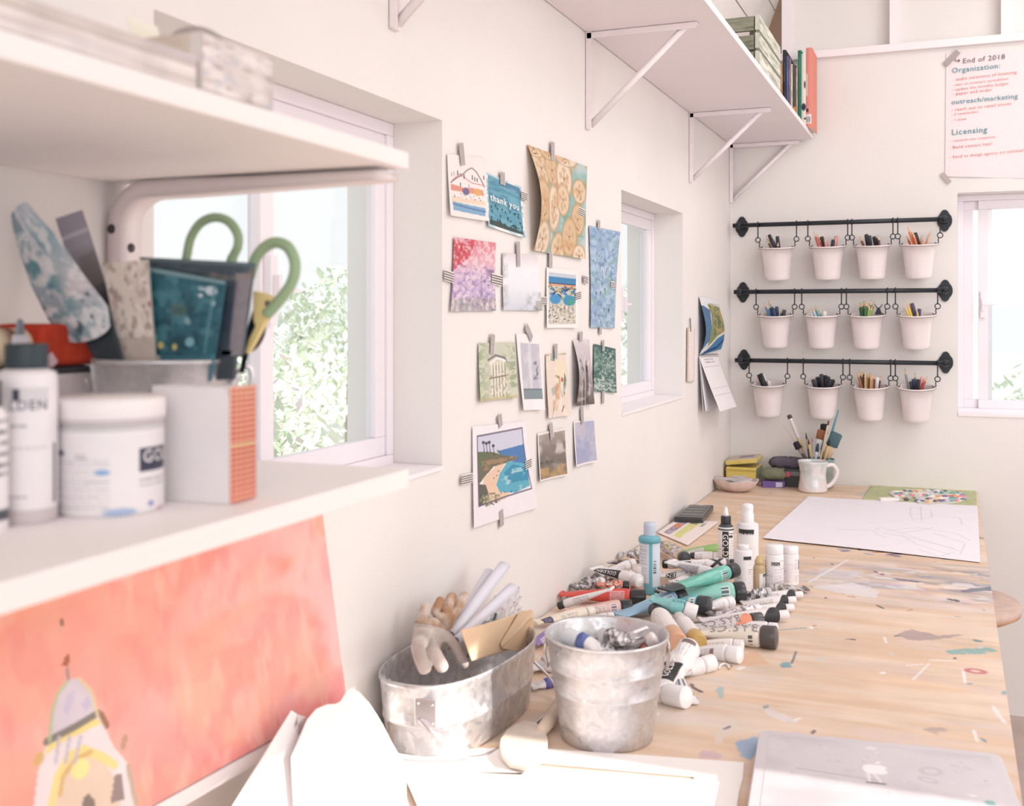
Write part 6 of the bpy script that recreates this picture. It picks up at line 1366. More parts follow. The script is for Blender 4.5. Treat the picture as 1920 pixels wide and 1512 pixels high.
brush('rust brown flat brush with silver ferrule in the middle', (1540, 806), (1530, 862), [(B_, 0, .17, .0125, .0125, C(156, 96, 66), .35), (F_, .17, .36, .0115, .009, C(206, 206, 208), .35), (H_, .36, 1, .005, .004, C(70, 74, 84), 0)], -.004)
brush('large teal-grey flat brush with paint-flecked handle at the right', (1570, 812), (1546, 866), [(B_, 0, .26, .0190, .0200, C(84, 112, 122), .3), (F_, .26, .48, .0165, .014, C(206, 180, 150), .3), (H_, .48, 1, .008, .006, C(90, 96, 96), .5)], .004)
brush('slender tan-handled brush with dark red tip', (1554, 789), (1538, 864), [('tip', 0, .07, .003, .0035, C(120, 70, 66), 0), (H_, .07, 1, .0032, .0034, C(214, 194, 160), 0)], -.022)
brush('small dark brush standing upright left of centre', (1511, 812), (1518, 866), [(B_, 0, .12, .0014, .003, C(70, 66, 70), 0), (F_, .12, .3, .003, .003, C(190, 160, 120), 0), (H_, .3, 1, .003, .003, C(60, 60, 66), 0)], -.012)
brush('small brush with gold ferrule leaning right of the upright dark one', (1515, 823), (1524, 866), [(B_, 0, .12, .0014, .0035, C(96, 60, 50), 0), (F_, .12, .55, .003, .003, C(226, 190, 120), 0), (H_, .55, 1, .003, .003, C(150, 60, 80), 0)], -.026)
brush('tiny pink-tipped brush in the centre of the jar', (1523, 821), (1522, 866), [(B_, 0, .1, .0012, .0026, C(206, 150, 160), 0), (F_, .1, .4, .0026, .0026, C(214, 206, 200), 0), (H_, .4, 1, .0028, .0028, C(150, 90, 130), 0)], .02)
brush('dark blue brush with chrome collar in front of the rust brown one', (1534, 832), (1528, 868), [(B_, 0, .2, .004, .006, C(70, 80, 110), .6), (F_, .2, .4, .006, .005, C(200, 206, 214), 0), (H_, .4, 1, .005, .004, C(66, 76, 100), 0)], -.030)
brush('brush with bright brass ferrule slanting before the teal-grey flat brush', (1556, 826), (1544, 868), [(B_, 0, .12, .003, .004, C(70, 60, 56), 0), (F_, .12, .5, .004, .0035, C(230, 186, 120), 0), (H_, .5, 1, .0035, .003, C(110, 70, 60), 0)], -.034)
# ================================================================== SMALL SHELF UNIT AT THE NEAR LEFT
SB, ST = 1.1825, 1.199         # lower board
UB, UT = 1.4577, 1.4725        # upper board
SX = .304
SHW = vmat('shelf_board', .55, var=.015, scale=5)
for nm, z0, z1, lab in (('wall_shelf', SB, ST, 'lower white wall shelf at the near left, crowded with jars and tools'), ('wall_shelf', UB, UT, 'upper white wall shelf at the near left, holding weathered wooden trays')):
    b = MB(); b.box((.001+SX/2, -.03, (z0+z1)/2), (SX, 1.746, z1-z0), C(250, 242, 240)); o = b.build(nm, SHW, None, loc=(.15, 0, z1), bevel=.0015); tag(o, lab, 'shelf')
def lbracket(zt, label):
    t = thing('shelf_bracket', label, 'bracket', (.003, .826, zt)); c = C(238, 224, 224)
    P = curve_pts([(.008, 0, -.205), (.008, 0, -.12), (.008, 0, -.050), (.013, 0, -.026), (.032, 0, -.011), (.06, 0, -.0085), (.16, 0, -.0085), (.292, 0, -.0075)], 8); b = MB(); R = []
    for i, p in enumerate(P):
        tn = (P[min(i+1, len(P)-1)]-P[max(i-1, 0)]).normalized(); nr = Vector((-tn.z, 0, tn.x)); k = i/(len(P)-1)
        th_ = .0075 if k < .75 else .0075-.004*(k-.75)/.25
        R.append([p+Vector((0, -.015, 0))+nr*th_, p+Vector((0, -.0155, 0)), p+Vector((0, -.015, 0))-nr*th_, p+Vector((0, .015, 0))-nr*th_, p+Vector((0, .0155, 0)), p+Vector((0, .015, 0))+nr*th_])
    b.rings(R, c); b.build('arm', SATIN, t, world=False)
    for x, y, z, ax in ((.0158, .0, -.062, (1, 0, 0)), (.006, -.0155, -.045, (0, -1, 0))):
        b = MB(); b.lathe([(.0045, 0), (.0042, .001), (.0, .0012)], C(70, 66, 70), frame((x, y, z), ax), n=14); b.build('screw', DARKM, t, world=False)
lbracket(UB, 'thick rounded white bracket under the end of the upper near shelf, before the window')

# jar of gel medium
cv = Canvas(150, 90, C(240, 234, 236)); cv.rect(0, .10, 1, .92, C(238, 231, 234)); cv.rect(0, .0, 1, .07, C(206, 200, 204))
cv.rect(.585, .26, .72, .52, C(56, 58, 84)); cv.ell(.345, .30, .012, .03, C(40, 50, 90)); cv.lines(.32, .34, .50, .90, 14, C(196, 190, 198), 4, .8, .3); cv.lines(.59, .58, .72, .7, 2, C(150, 144, 154), 5); cv.ell(.48, .50, .022, .03, C(130, 170, 220)); cv.ell(.53, .94, .05, .05, C(170, 190, 224)); cv.ell(.63, .88, .012, .03, C(130, 130, 206)); cv.ell(.68, .96, .02, .02, C(230, 150, 170)); cv.ell(.74, .06, .012, .14, C(230, 220, 130)); cv.ell(.77, .62, .07, .05, C(232, 226, 180), .7); cv.ell(.29, .97, .02, .05, C(230, 180, 110)); cv.lines(.40, .30, .44, .36, 2, C(90, 90, 100), 9)
JR = .0358
bottle('gel_jar', 'round white lidded jar with paint smears and boxed brand letters', (205, 972), JR, [(.0335, 0), (.0355, .002), (JR, .006), (JR, .0575), (.0345, .060)], cv, [('GOL', .655, .0385, .025, False, C(245, 241, 243), .012)], [('lid', [(.0355, .0605), (.0368, .062), (.0368, .0755), (.0355, .077), (.0, .0772)], C(242, 234, 234), SATIN), ('lid_drip', [(.0371, .062), (.0371, .0635), (.0369, .064)], C(206, 196, 200), GLOSS)], cat='jar', z0=ST)
cv = Canvas(110, 110, C(238, 230, 234)); cv.rect(0, .90, 1, 1, C(206, 194, 196)); cv.rect(.40, .14, .62, .235, C(214, 208, 214)); cv.rect(.43, .15, .465, .225, C(54, 58, 80)); cv.lines(.36, .36, .5, .40, 1, C(120, 116, 126), 4); cv.lines(.36, .5, .62, .54, 1, C(206, 198, 204), 6); cv.lines(.38, .80, .5, .84, 1, C(150, 144, 154), 8); cv.rect(.655, .5, .685, .88, C(110, 108, 120)); cv.bars(.655, .5, .685, .88, 9, C(60, 60, 70), False)
bottle('paint_bottle', 'tall white labelled bottle with black cap at the near end of the shelf', (50, 986), .0186, [(.0175, 0), (.0186, .002), (.0186, .090), (.0178, .0955), (.0128, .098)], cv, [('LDEN', .51, .0755, .022, False, C(76, 80, 100), .004)], [('cap', [(.0128, .0975), (.0130, .099), (.0130, .1125), (.0125, .114), (.0, .1142)], C(48, 62, 70), SATIN)], z0=ST)
cv = Canvas(60, 60, C(238, 230, 234)); cv.rect(0, .82, 1, .9, C(80, 84, 96)); cv.lines(.5, .1, .8, .6, 6, C(90, 90, 100), 3)
bottle('paint_bottle', 'white bottle mostly cut off by the left edge, before the black-capped bottle', (-26, 1003), .0125, [(.0115, 0), (.0125, .002), (.0125, .070), (.010, .075), (.007, .077)], cv, (), [('cap', [(.0085, .0765), (.0085, .092), (.0, .0925)], C(60, 66, 74), SATIN)], z0=ST)
# white carton with gingham edge
gb = thing('gingham_box', 'white upright box with red gingham edge, right end of the near shelf', 'box', (.235, .6475, ST))
P = [(-.029, 0), (.0385, 0), (.0385, .0745), (.0355, .0800), (.0305, .082), (-.029, .082)]
b = MB(); M = Matrix(((1, 0, 0, 0), (0, 0, -1, 0), (0, 1, 0, 0), (0, 0, 0, 1))); b.prism(P, -.0150, .0150, C(238, 231, 234), M); b.build('body', SATIN, gb, world=False, bevel=.001)
cv = Canvas(34, 110, C(206, 70, 60))
for k in range(6): cv.rect(k/6+.03, 0, k/6+.09, 1, C(236, 190, 140), .45)
for k in range(22): cv.rect(0, k/22+.008, 1, k/22+.028, C(238, 200, 150), .45)
for k in range(6):
    for j in range(22): cv.ell(k/6+.06, j/22+.018, .05, .012, C(246, 226, 200), .8)
cv.rect(0, .50, 1, .515, C(226, 206, 150)); cv.mix(np.clip((cv.Y-.55)*1.6, 0, 1), C(242, 150, 130), .5)
b = MB(); b.grid(cv, lambda S, T: (.0391+.0009*np.sin(S*PI)-.004*np.clip(.05-T, 0, 1)*0, -.0155+.0310*S, .0815*(1-T)+.001)); b.build('gingham_strip', PAPER, gb, world=False)

# galvanised cup of tools
kc = Vector((.148, .716, ST)); kb = thing('metal_bucket', 'small galvanized bucket of paint scrapers on the near shelf', 'bucket', tuple(kc))
b = MB(); b.lathe([(.0005, .002), (.040, .002), (.0425, 0), (.0440, .002), (.0490, .052), (.0497, .0535), (.0490, .055), (.0535, .094), (.0552, .0945), (.0557, .0965), (.0550, .098), (.0535, .0975), (.0520, .094), (.043, .006), (.0005, .004)], GC, n=64, cap0=False, cap1=False); b.build('shell', GALVS, kb, world=False)
dv = Vector((kc.x-CAM.x, kc.y-CAM.y, 0)).normalized(); sd = Vector((-dv.y, dv.x, 0))*-1
for sg in (1, -1):
    e = sd*sg*.0525; b = MB(); 
    b.slab([e+Vector((0, 0, .094))-dv*.010, e+Vector((0, 0, .094))+dv*.010, e*.93+Vector((0, 0, .072))+dv*.008, e*.93+Vector((0, 0, .072))-dv*.008], sd*sg*.003, C(206, 202, 206)); b.build('lug', GALVS, kb, world=False)
b = MB(); P = [sd*.056+Vector((0, 0, .085))]
for k in range(13):
    a = PI*k/12; P.append(sd*(.0585*math.cos(a))-dv*(.060*math.sin(a))*-1+Vector((0, 0, .082-.045*math.sin(a))))
b.tube(P, .0016, GC, n=8); b.build('handle', STEEL, kb, world=False)
b = MB(); b.tube(curve_pts([sd*.050+Vector((0, 0, .068))-dv*.014, sd*.058+Vector((0, 0, .086))-dv*.012, sd*.066+Vector((0, 0, .090)), sd*.070+Vector((0, 0, .082)), sd*.066+Vector((0, 0, .066))], 6), .0022, GC, n=8); b.build('ear', STEEL, kb, world=False)

def flat_tool(name, label, cat, parts, y, lean=0.0):
    """parts: [(part name, frame outline, thickness, colour or Canvas spec, material)]; all stand in the plane at depth y"""
    c = None; t = None
    for pn, px, th, col, mt in parts:
        P = [ony(u, v, y+lean*(v-660)/300.0) for u, v in px]
        if t is None: c = sum(P, Vector())/len(P); t = thing(name, label, cat, (c.x, c.y, c.z))
        b = MB()
        if isinstance(col, Canvas):   # four-corner sheet TL TR BR BL
            q = P
            f = lambda S, T, o: [(q[0][i]*(1-S)+q[1][i]*S)*(1-T)+(q[3][i]*(1-S)+q[2][i]*S)*T+(o if i == 1 else 0) for i in range(3)]
            b.grid(col, lambda S, T: f(S, T, 0)); b.slab([p+Vector((0, .0004, 0)) for p in P], (0, th, 0), tuple(col.a.mean(axis=(0, 1))))
        else: b.slab(P, (0, th, 0), col)
        b.build(pn, mt, t, bevel=.0006 if not isinstance(col, Canvas) else 0)
    return t
# long clear scraper smeared with teal
PLAST = vmat('smeared_plastic', .3, var=.10, scale=160, spec=.5)
cv = Canvas(60, 130, C(206, 202, 214)); cv.vgrad([(0, C(206, 212, 224)), (.25, C(150, 182, 194)), (.55, C(216, 206, 214)), (.85, C(150, 178, 190)), (1, C(222, 214, 220))]); cv.fog(C(78, 142, 156), 4, 9, 3, .45, .6, .9, np.clip(1.3-np.abs(cv.X-.25)*3, 0, 1)); cv.fog(C(240, 234, 238), 5, 9, 6, .5, .6, .8); cv.fog(C(70, 92, 106), 6, 10, 9, .6, .68, .8, (cv.Y > .6).astype(float)); cv.fog(C(96, 130, 150), 3, 12, 12, .5, .65, .5, (cv.X < .35).astype(float))
s1 = thing('palette_knife', 'clear rounded plastic scraper smeared teal and white, leaning far left', 'scraper', tuple(ony(120, 540, .690)))
def arcq(S, T):   # lofted blade outline from tip to rounded foot
    Lp = [(22, 412), (36, 470), (62, 540), (92, 600), (118, 632)]; Rp = [(52, 384), (104, 440), (160, 520), (202, 575), (206, 606)]
    tt = np.linspace(0, 1, 5)
    lu, lv = np.interp(T, tt, [p[0] for p in Lp]), np.interp(T, tt, [p[1] for p in Lp]); ru, rv = np.interp(T, tt, [p[0] for p in Rp]), np.interp(T, tt, [p[1] for p in Rp])
    e = np.sqrt(np.clip(1-(2*S-1)**2, 0, 1)); top = np.clip(1-T*9, 0, 1); bot = np.clip((T-.80)/.20, 0, 1)
    u = lu*(1-S)+ru*S; v = lv*(1-S)+rv*S
    return u+6*bot*e-4*top*e, v+20*bot*e-9*top*e
def proj_y(U, Vv, y):
    y = y+0*U; dx = FW.x*FPX+RT.x*(U-960); dy = FW.y*FPX+RT.y*(U-960); k = (y-CAM.y)/dy
    return [CAM.x+dx*k, y, CAM.z+(HV-Vv)*k]
b = MB(); b.grid(cv, lambda S, T: proj_y(*arcq(S, T), .690-.004*np.sin(S*PI))); b.build('blade', PLAST, s1, solid_=.0016)
b = MB(); b.slab([ony(u, v, .6925) for u, v in ((150, 626), (204, 590), (236, 700), (196, 712))], (0, .003, 0), C(52, 66, 74)); b.build('handle', SATIN, s1, bevel=.0008)
cv = Canvas(40, 70, C(160, 154, 170)); cv.vgrad([(0, C(170, 160, 178)), (.35, C(184, 176, 190)), (.55, C(150, 140, 146)), (.75, C(120, 112, 116)), (1, C(60, 66, 74))]); cv.rect(0, .20, 1, .24, C(214, 208, 216)); cv.rect(.4, .45, 1, .8, C(140, 126, 126), .6)
flat_tool('metal_scraper', 'dull steel scraper blade behind the clear smeared one', 'scraper', [('blade', [(104, 410), (152, 394), (206, 560), (160, 592)], .0012, cv, SATIN), ('handle', [(168, 588), (204, 560), (240, 700), (208, 716)], .004, C(56, 64, 70), SATIN)], .722)
cv = Canvas(50, 80, C(232, 218, 206)); cv.fog(C(204, 176, 168), 6, 8, 3, .55, .66, .8); cv.fog(C(246, 238, 230), 5, 7, 5, .5, .62, .7); cv.fog(C(150, 130, 120), 9, 12, 8, .6, .68, .6); cv.ell(.97, .46, .03, .03, C(170, 50, 50)); cv.ell(.2, .90, .06, .03, C(190, 80, 80)); cv.rect(0, .80, 1, .82, C(190, 176, 168)); cv.rect(0, .82, 1, 1, C(206, 190, 180), .8)
flat_tool('putty_knife', 'cream paint-crusted putty knife standing in the bucket middle', 'scraper', [('blade', [(192, 494), (276, 487), (290, 668), (224, 670)], .0016, cv, SATIN), ('handle', [(224, 670), (290, 667), (286, 720), (236, 722)], .005, C(206, 190, 178), SATIN)], .700)
cv = Canvas(90, 90, C(40, 104, 122)); cv.fog(C(26, 78, 96), 4, 5, 3, .42, .6, .9); cv.fog(C(70, 136, 150), 5, 6, 6, .55, .68, .8); cv.rect(0, 0, 1, .05, C(120, 160, 170)); cv.ell(.84, .16, .08, .06, C(196, 212, 222)); cv.ell(.72, .15, .06, .025, C(170, 196, 206)); cv.ell(.71, .24, .03, .02, C(226, 232, 236)); cv.ell(.88, .32, .03, .04, C(196, 216, 222)); cv.line([(.88, .1), (.84, .98)], .03, C(96, 150, 160), .8); cv.ell(.55, .58, .05, .04, C(170, 196, 200), .7, .7); cv.ell(.42, .45, .12, .08, C(90, 110, 96), .6); cv.ell(.15, .88, .05, .04, C(222, 200, 120)); cv.ell(.37, .90, .04, .04, C(206, 190, 120)); cv.ell(.6, .84, .07, .06, C(130, 190, 206)); cv.ell(.06, .80, .05, .05, C(96, 170, 160))
flat_tool('spreader', 'wide teal-stained plastic spreader in front of the bucket tools', 'scraper', [('blade', [(278, 501), (422, 527), (402, 664), (284, 668)], .0018, cv, PLAST), ('grip', [(300, 668), (400, 664), (392, 716), (306, 720)], .004, C(60, 120, 140), SATIN)], .706)
cv = Canvas(90, 90, C(74, 94, 106)); cv.fog(C(58, 76, 92), 4, 5, 4, .45, .6, .8); cv.rect(0, .0, 1, .04, C(96, 116, 124)); cv.rect(.86, .12, 1, 1, C(146, 138, 146)); cv.fog(C(150, 130, 120), 5, 5, 8, .52, .64, .7, (cv.Y < .25)*(cv.X > .55)); cv.line([(.72, .5), (.70, 1)], .03, C(120, 50, 66)); cv.line([(.87, .2), (.84, 1)], .015, C(110, 106, 116)); cv.rect(.66, .2, .86, 1, C(62, 72, 92), .6)
flat_tool('squeegee', 'broad slate grey squeegee blade behind the teal spreader', 'scraper', [('blade', [(262, 482), (475, 493), (452, 667), (300, 672)], .003, cv, PLAST), ('grip', [(320, 672), (440, 667), (436, 712), (330, 716)], .005, C(66, 74, 84), SATIN), ('tab', [(414, 656), (436, 656), (434, 668), (414, 668)], .0035, C(232, 180, 70), SATIN)], .7155)
# scissors
sc = thing('scissors', 'large scissors with green loop handles standing in the bucket', 'scissors', tuple(ony(470, 560, .735)))
GL = C(150, 178, 136)
def loop(px, y, r=.0036): return curve_pts([ony(u, v, y) for u, v in px], 6)
b = MB(); b.tube(loop([(342, 520), (350, 482), (358, 446), (376, 419), (402, 408), (428, 415), (445, 438), (446, 462), (436, 484), (426, 520)], .736), [.0038]*48+[.0044]*7, GL, n=10); b.build('upper_handle', SATIN, sc)
b = MB(); b.tube(loop([(468, 520), (478, 488), (494, 466), (516, 455), (538, 462), (551, 484), (553, 508), (545, 534), (530, 556), (515, 574), (500, 590)], .730), .0045, GL, n=10); b.build('lower_handle', SATIN, sc)
YS = C(240, 214, 140)
b = MB(); b.slab([ony(u, v, .729) for u, v in ((474, 546), (492, 549), (521, 560), (514, 580), (496, 606), (478, 640), (464, 664), (458, 662), (466, 636), (478, 612), (474, 600))], (0, .005, 0), YS); b.build('body', SATIN, sc, bevel=.0008)
b = MB(); b.lathe([(.0022, 0), (.0024, .0012), (.001, .0018), (0, .0018)], C(120, 122, 118), frame(ony(503, 569, .729), (0, -1, 0)), n=14); b.build('pivot', STEEL, sc)
b = MB(); b.tube(curve_pts([ony(u, v, .738) for u, v in ((496, 606), (492, 630), (478, 652), (455, 664), (436, 672))], 6), [.0018]*20+[.0012]*5, C(52, 54, 80), n=8); b.build('blade', DARKM, sc)
b = MB(); b.slab([ony(u, v, .7345) for u, v in ((474, 582), (488, 585), (486, 600), (470, 640), (456, 700), (448, 700), (462, 620))], (0, .0016, 0), C(70, 74, 88)); b.build('blade', STEEL, sc)

# storage box with red pouch and brush roll against the wall
sb = thing('storage_box', 'long white box with black lid line against the wall behind the jars', 'box', (.0425, .585, ST))
cv = Canvas(80, 40, C(226, 214, 216)); cv.ell(.93, .35, .06, .12, C(140, 180, 196), .8); cv.ell(.86, .75, .1, .1, C(206, 200, 206), .7)
b = MB(); b.box((0, 0, .043), (.071, .268, .086), C(226, 214, 216)); b.build('body', SATIN, sb, world=False, bevel=.002)
b = MB(); b.grid(cv, lambda S, T: (.0360+0*S, -.130+.26*S, .08-.076*T)); b.build('front_panel', PAPER, sb, world=False)
b = MB(); b.box((0, 0, .0885), (.073, .270, .0045), C(60, 60, 66)); b.build('lid_edge', SATIN, sb, world=False)
rp_ = thing('red_pouch', 'bright red pouch lying on the storage box behind the clear scraper', 'pouch', (.043, .655, ST+.0915))
b = MB(); P = [ony(u, v, .0) if False else Vector(onx(u, v, .076)) for u, v in ((78, 690), (192, 690), (178, 640), (152, 611), (112, 607), (80, 610))]; P = [Vector((p.x, p.y, max(p.z, ST+.0915))) for p in P]
b.slab(P, (-.055, 0, 0), C(204, 62, 40)); b.build('body', CLOTH, rp_, bevel=.004)
b = MB(); b.slab([Vector(onx(u, v, .0765)) for u, v in ((82, 676), (96, 660), (108, 678), (100, 688), (84, 688))], (.0006, 0, 0), C(226, 190, 196)); b.build('stain', CLOTH, rp_)
br = thing('brush_roll', 'beige cloth roll with dark red bands at the left edge on the storage box', 'roll', (.043, .50, ST+.0915))
b = MB(); P0, P1 = Vector(onx(-60, 648, .060)), Vector(onx(76, 648, .060)); zc = ST+.0915+.0155
A_, B_2 = Vector((.052, .46, zc)), Vector((.052, P1.y-.004, zc)); M = frame(A_, B_2-A_); L = (B_2-A_).length; pr = [(.0005, 0)]
for k in range(24): z = L*k/23; band_ = (k % 4 == 0); pr.append((.0162 if band_ else .0155, z, C(120, 60, 56) if band_ else C(226, 202, 172)))
pr.append((.0005, L)); pr[0] = (.0005, 0, C(226, 202, 172)); pr[-1] = (.0005, L, C(226, 202, 172)); b.lathe(pr, C(226, 202, 172), M, n=24); b.build('cloth', CLOTH, br)
cl = thing('bulldog_clip', 'small steel clip with pale body gripping the beige cloth roll', 'clip', tuple(Vector(onx(32, 640, .073))))
b = MB(); b.slab([Vector(onx(u, v, .0735)) for u, v in ((18, 660), (54, 660), (50, 628), (22, 628))], (.002, 0, 0), C(206, 200, 208)); b.build('jaw', SATIN, cl, bevel=.0006)
b = MB(); b.slab([Vector(onx(u, v, .0735)) for u, v in ((28, 628), (44, 628), (42, 602), (36, 597), (30, 602))], (.0016, 0, 0), C(150, 164, 176)); b.build('lever', STEEL, cl, bevel=.0005)

# red painting under the shelf
x0, x1 = .022, .050
q = [Vector((x0-.012, .30, 1.1785)), Vector((x0-.013, 1.17, 1.132)), Vector((x1, 1.17, .8616)), Vector((x1, .30, .896))]
cvp = Canvas(420, 260, C(246, 165, 150))
def cp(u, v):     # frame point -> canvas coordinate on the painting plane
    n_ = (q[1]-q[0]).cross(q[3]-q[0]); p = onpl(u, v, q[0], n_); e = q[1]-q[0]; f = q[3]-q[0]; w_ = p-q[0]
    a11, a12, a22 = e.dot(e), e.dot(f), f.dot(f); b1, b2 = w_.dot(e), w_.dot(f); det = a11*a22-a12*a12
    return ((b1*a22-b2*a12)/det, (a11*b2-a12*b1)/det)
cvp.vgrad([(0, C(242, 132, 118)), (.3, C(248, 156, 140)), (.7, C(248, 172, 164)), (1, C(240, 140, 140))])
cvp.fog(C(246, 176, 152), 6, 3, 3, .42, .62, .8); cvp.fog(C(238, 118, 112), 8, 5, 7, .52, .68, .5, np.clip(cvp.X*1.6-.6, 0, 1)); cvp.fog(C(244, 190, 190), 7, 4, 9, .52, .66, .7, np.clip(cvp.X*2-1.0, 0, 1)); cvp.fog(C(246, 160, 120), 4, 3, 12, .48, .66, .7, np.clip(1-cvp.X*1.3, 0, 1)); cvp.fog(C(242, 132, 134), 30, 4, 15, .55, .68, .3); cvp.fog(C(250, 196, 180), 36, 5, 19, .58, .7, .4)
def cpoly(P, c, al=.95): cvp.poly([cp(*p) for p in P], c, al)
def cline(P, w_, c, al=.9): cvp.line([cp(*p) for p in P], w_, c, al, asp=.33)
LV, YLW, GRN, BRN, OCH = C(206, 202, 218), C(240, 216, 130), C(196, 206, 170), C(150, 110, 84), C(214, 176, 110)
cpoly([(92, 1400), (96, 1362), (99, 1338), (106, 1312), (117, 1293), (131, 1281), (147, 1279), (162, 1289), (172, 1307), (179, 1330), (181, 1348), (140, 1372), (100, 1396)], LV); cpoly([(118, 1340), (126, 1310), (140, 1302), (138, 1322), (126, 1350)], C(190, 184, 214), .7); cpoly([(150, 1330), (164, 1312), (172, 1330), (160, 1344)], C(186, 178, 212), .6)
cpoly([(60, 1540), (70, 1460), (84, 1410), (96, 1395), (182, 1350), (196, 1375), (212, 1410), (236, 1440), (250, 1500), (256, 1560)], C(226, 220, 226)); cpoly([(88, 1410), (100, 1396), (180, 1356), (190, 1366), (110, 1404), (80, 1430)], YLW); cline([(86, 1400), (140, 1372), (184, 1346)], .006, C(120, 116, 110)); cline([(92, 1398), (97, 1345), (108, 1308), (126, 1284)], .003, C(176, 196, 150)); cline([(148, 1280), (172, 1306), (182, 1350)], .003, C(226, 206, 160))
cpoly([(100, 1540), (110, 1470), (130, 1430), (156, 1418), (186, 1430), (214, 1470), (226, 1540)], C(226, 202, 180)); cline([(96, 1520), (106, 1470), (128, 1428), (156, 1416), (190, 1430), (214, 1446)], .008, YLW); cline([(112, 1500), (118, 1466), (140, 1436), (170, 1420)], .004, OCH); cvp.ell(*cp(150, 1452), .012, .03, C(246, 230, 150)); cpoly([(150, 1540), (156, 1506), (166, 1500), (176, 1512), (180, 1540)], C(130, 116, 110)); cpoly([(206, 1520), (214, 1466), (226, 1462), (234, 1512)], C(150, 130, 130)); cline([(190, 1350), (200, 1370)], .006, BRN); cline([(74, 1430), (70, 1436)], .01, OCH); cline([(234, 1396), (230, 1410)], .008, C(190, 150, 130)); cline([(240, 1450), (254, 1520)], .006, C(190, 170, 150))
cvp.ell(*cp(116, 1172), .0028, .012, BRN); cpoly([(115, 1256), (122, 1236), (130, 1230), (129, 1254)], C(170, 96, 66)); cvp.ell(*cp(127, 1270), .0028, .022, C(170, 146, 140)); cvp.ell(*cp(112, 1185), .003, .016, C(226, 170, 150), .7)
for k in range(3): cline([(104+18*k, 1440), (110+20*k, 1392)], .003, C(190, 186, 206))
pt = thing('red_canvas', 'large salmon red canvas painted with a pale domed tower, below the near shelf', 'painting', tuple(sum(q, Vector())/4))
b = MB(); b.grid(cvp, lambda S, T: [(q[0][i]*(1-S)+q[1][i]*S)*(1-T)+(q[3][i]*(1-S)+q[2][i]*S)*T for i in range(3)]); b.build('painted_face', vmat('acrylic_paint', .6, var=.05, scale=26, bump=.12), pt)
b = MB(); b.slab([p+Vector((-.0006, 0, 0)) for p in q], (-.006, 0, 0), C(236, 150, 140)); b.build('panel', PAPER, pt)
lg = MB(); lg.hexa([(.001, .28, .875), (.001, 1.165, .842), (.046, 1.165, .842), (.046, .28, .875), (.001, .28, .893), (.001, 1.165, .8575), (.046, 1.165, .8575), (.046, .28, .893)], C(240, 228, 220)); o = lg.build('picture_ledge', TRIMM, None, loc=(.02, .7, .86), bevel=.001); tag(o, 'slim cream ledge under the bottom edge of the red canvas', 'ledge')

# ---- weathered trays on the upper board
WW = C(222, 210, 206)
def weather(w, h, seed, a=C(224, 212, 208)):
    c = Canvas(w, h, a); c.fog(C(206, 190, 184), 3, 5, seed, .48, .66, .6); c.fog(C(240, 232, 230), 4, 10, seed+3, .5, .65, .7); c.fog(C(190, 188, 206), 4, 6, seed+7, .60, .7, .5); c.fog(C(170, 150, 142), 4, 12, seed+9, .62, .72, .6); return c
def tray(label, ya, yb, xa, xb, h, seed):
    t = thing('wooden_tray', label, 'tray', ((xa+xb)/2, (ya+yb)/2, UT))
    b = MB(); b.box((xb-.004, (ya+yb)/2, UT+h/2), (.008, yb-ya, h), WW); b.grid(weather(90, 40, seed), lambda S, T: (xb+.0006+0*S, ya+.001+(yb-ya-.002)*S, UT+h-.0005-(h-.001)*T)); b.build('front_board', WOODM, t)
    b = MB(); b.box(((xa+xb)/2-.004, yb-.005, UT+h/2), (xb-xa-.008, .010, h), C(214, 200, 190)); b.build('end_board', WOODM, t)
    b = MB(); b.box(((xa+xb)/2-.004, ya+.005, UT+h/2), (xb-xa-.008, .010, h), C(214, 196, 180)); b.build('end_board', WOODM, t)
    b = MB(); b.box((xa+.004, (ya+yb)/2, UT+h/2), (.008, yb-ya-.021, h), C(214, 196, 180)); b.build('back_board', WOODM, t)
    b = MB(); b.box(((xa+xb)/2, (ya+yb)/2, UT+.002), (xb-xa-.017, yb-ya-.021, .003), C(190, 160, 130)); b.build('floor_board', WOODM, t)
    return t
tray('taller weathered white tray at the window end of the upper near shelf', .562, .641, .06, .3035, .0365, 3)
tray('long low weathered white tray along the front of the upper near shelf', -.2, .558, .12, .3035, .020, 13)
o_ = thing('tape_roll', 'grey roll standing on edge inside the taller weathered tray', 'roll', (.268, .605, UT+.0035+.0245)); b = MB(); M = Matrix.Rotation(PI/2, 4, 'X') ; M = Matrix.Rotation(.55, 4, 'Z') @ M
b.lathe([(.0085, -.011), (.022, -.011), (.0235, -.010), (.0235, .010), (.022, .011), (.0085, .011), (.0085, -.011)], C(172, 158, 152), M, n=40, cap0=False, cap1=False); b.build('ring', WOODM, o_, world=False); b = MB(); b.lathe([(.0084, -.0108), (.0076, -.0108), (.0076, .0108), (.0084, .0108)], C(170, 150, 140), M, n=24, cap0=False, cap1=False); b.build('core', WOODM, o_, world=False)
b = MB(); pz = [Vector((.24, .585, UT+.0045)), Vector((.24, .615, UT+.0045)), Vector((.225, .615, UT+.060)), Vector((.225, .585, UT+.060))]; b.slab(pz, (.001, 0, 0), C(250, 244, 226)); o = b.build('note_card', PAPER, None, loc=tuple(pz[0])); tag(o, 'cream card standing in the taller weathered tray', 'card')

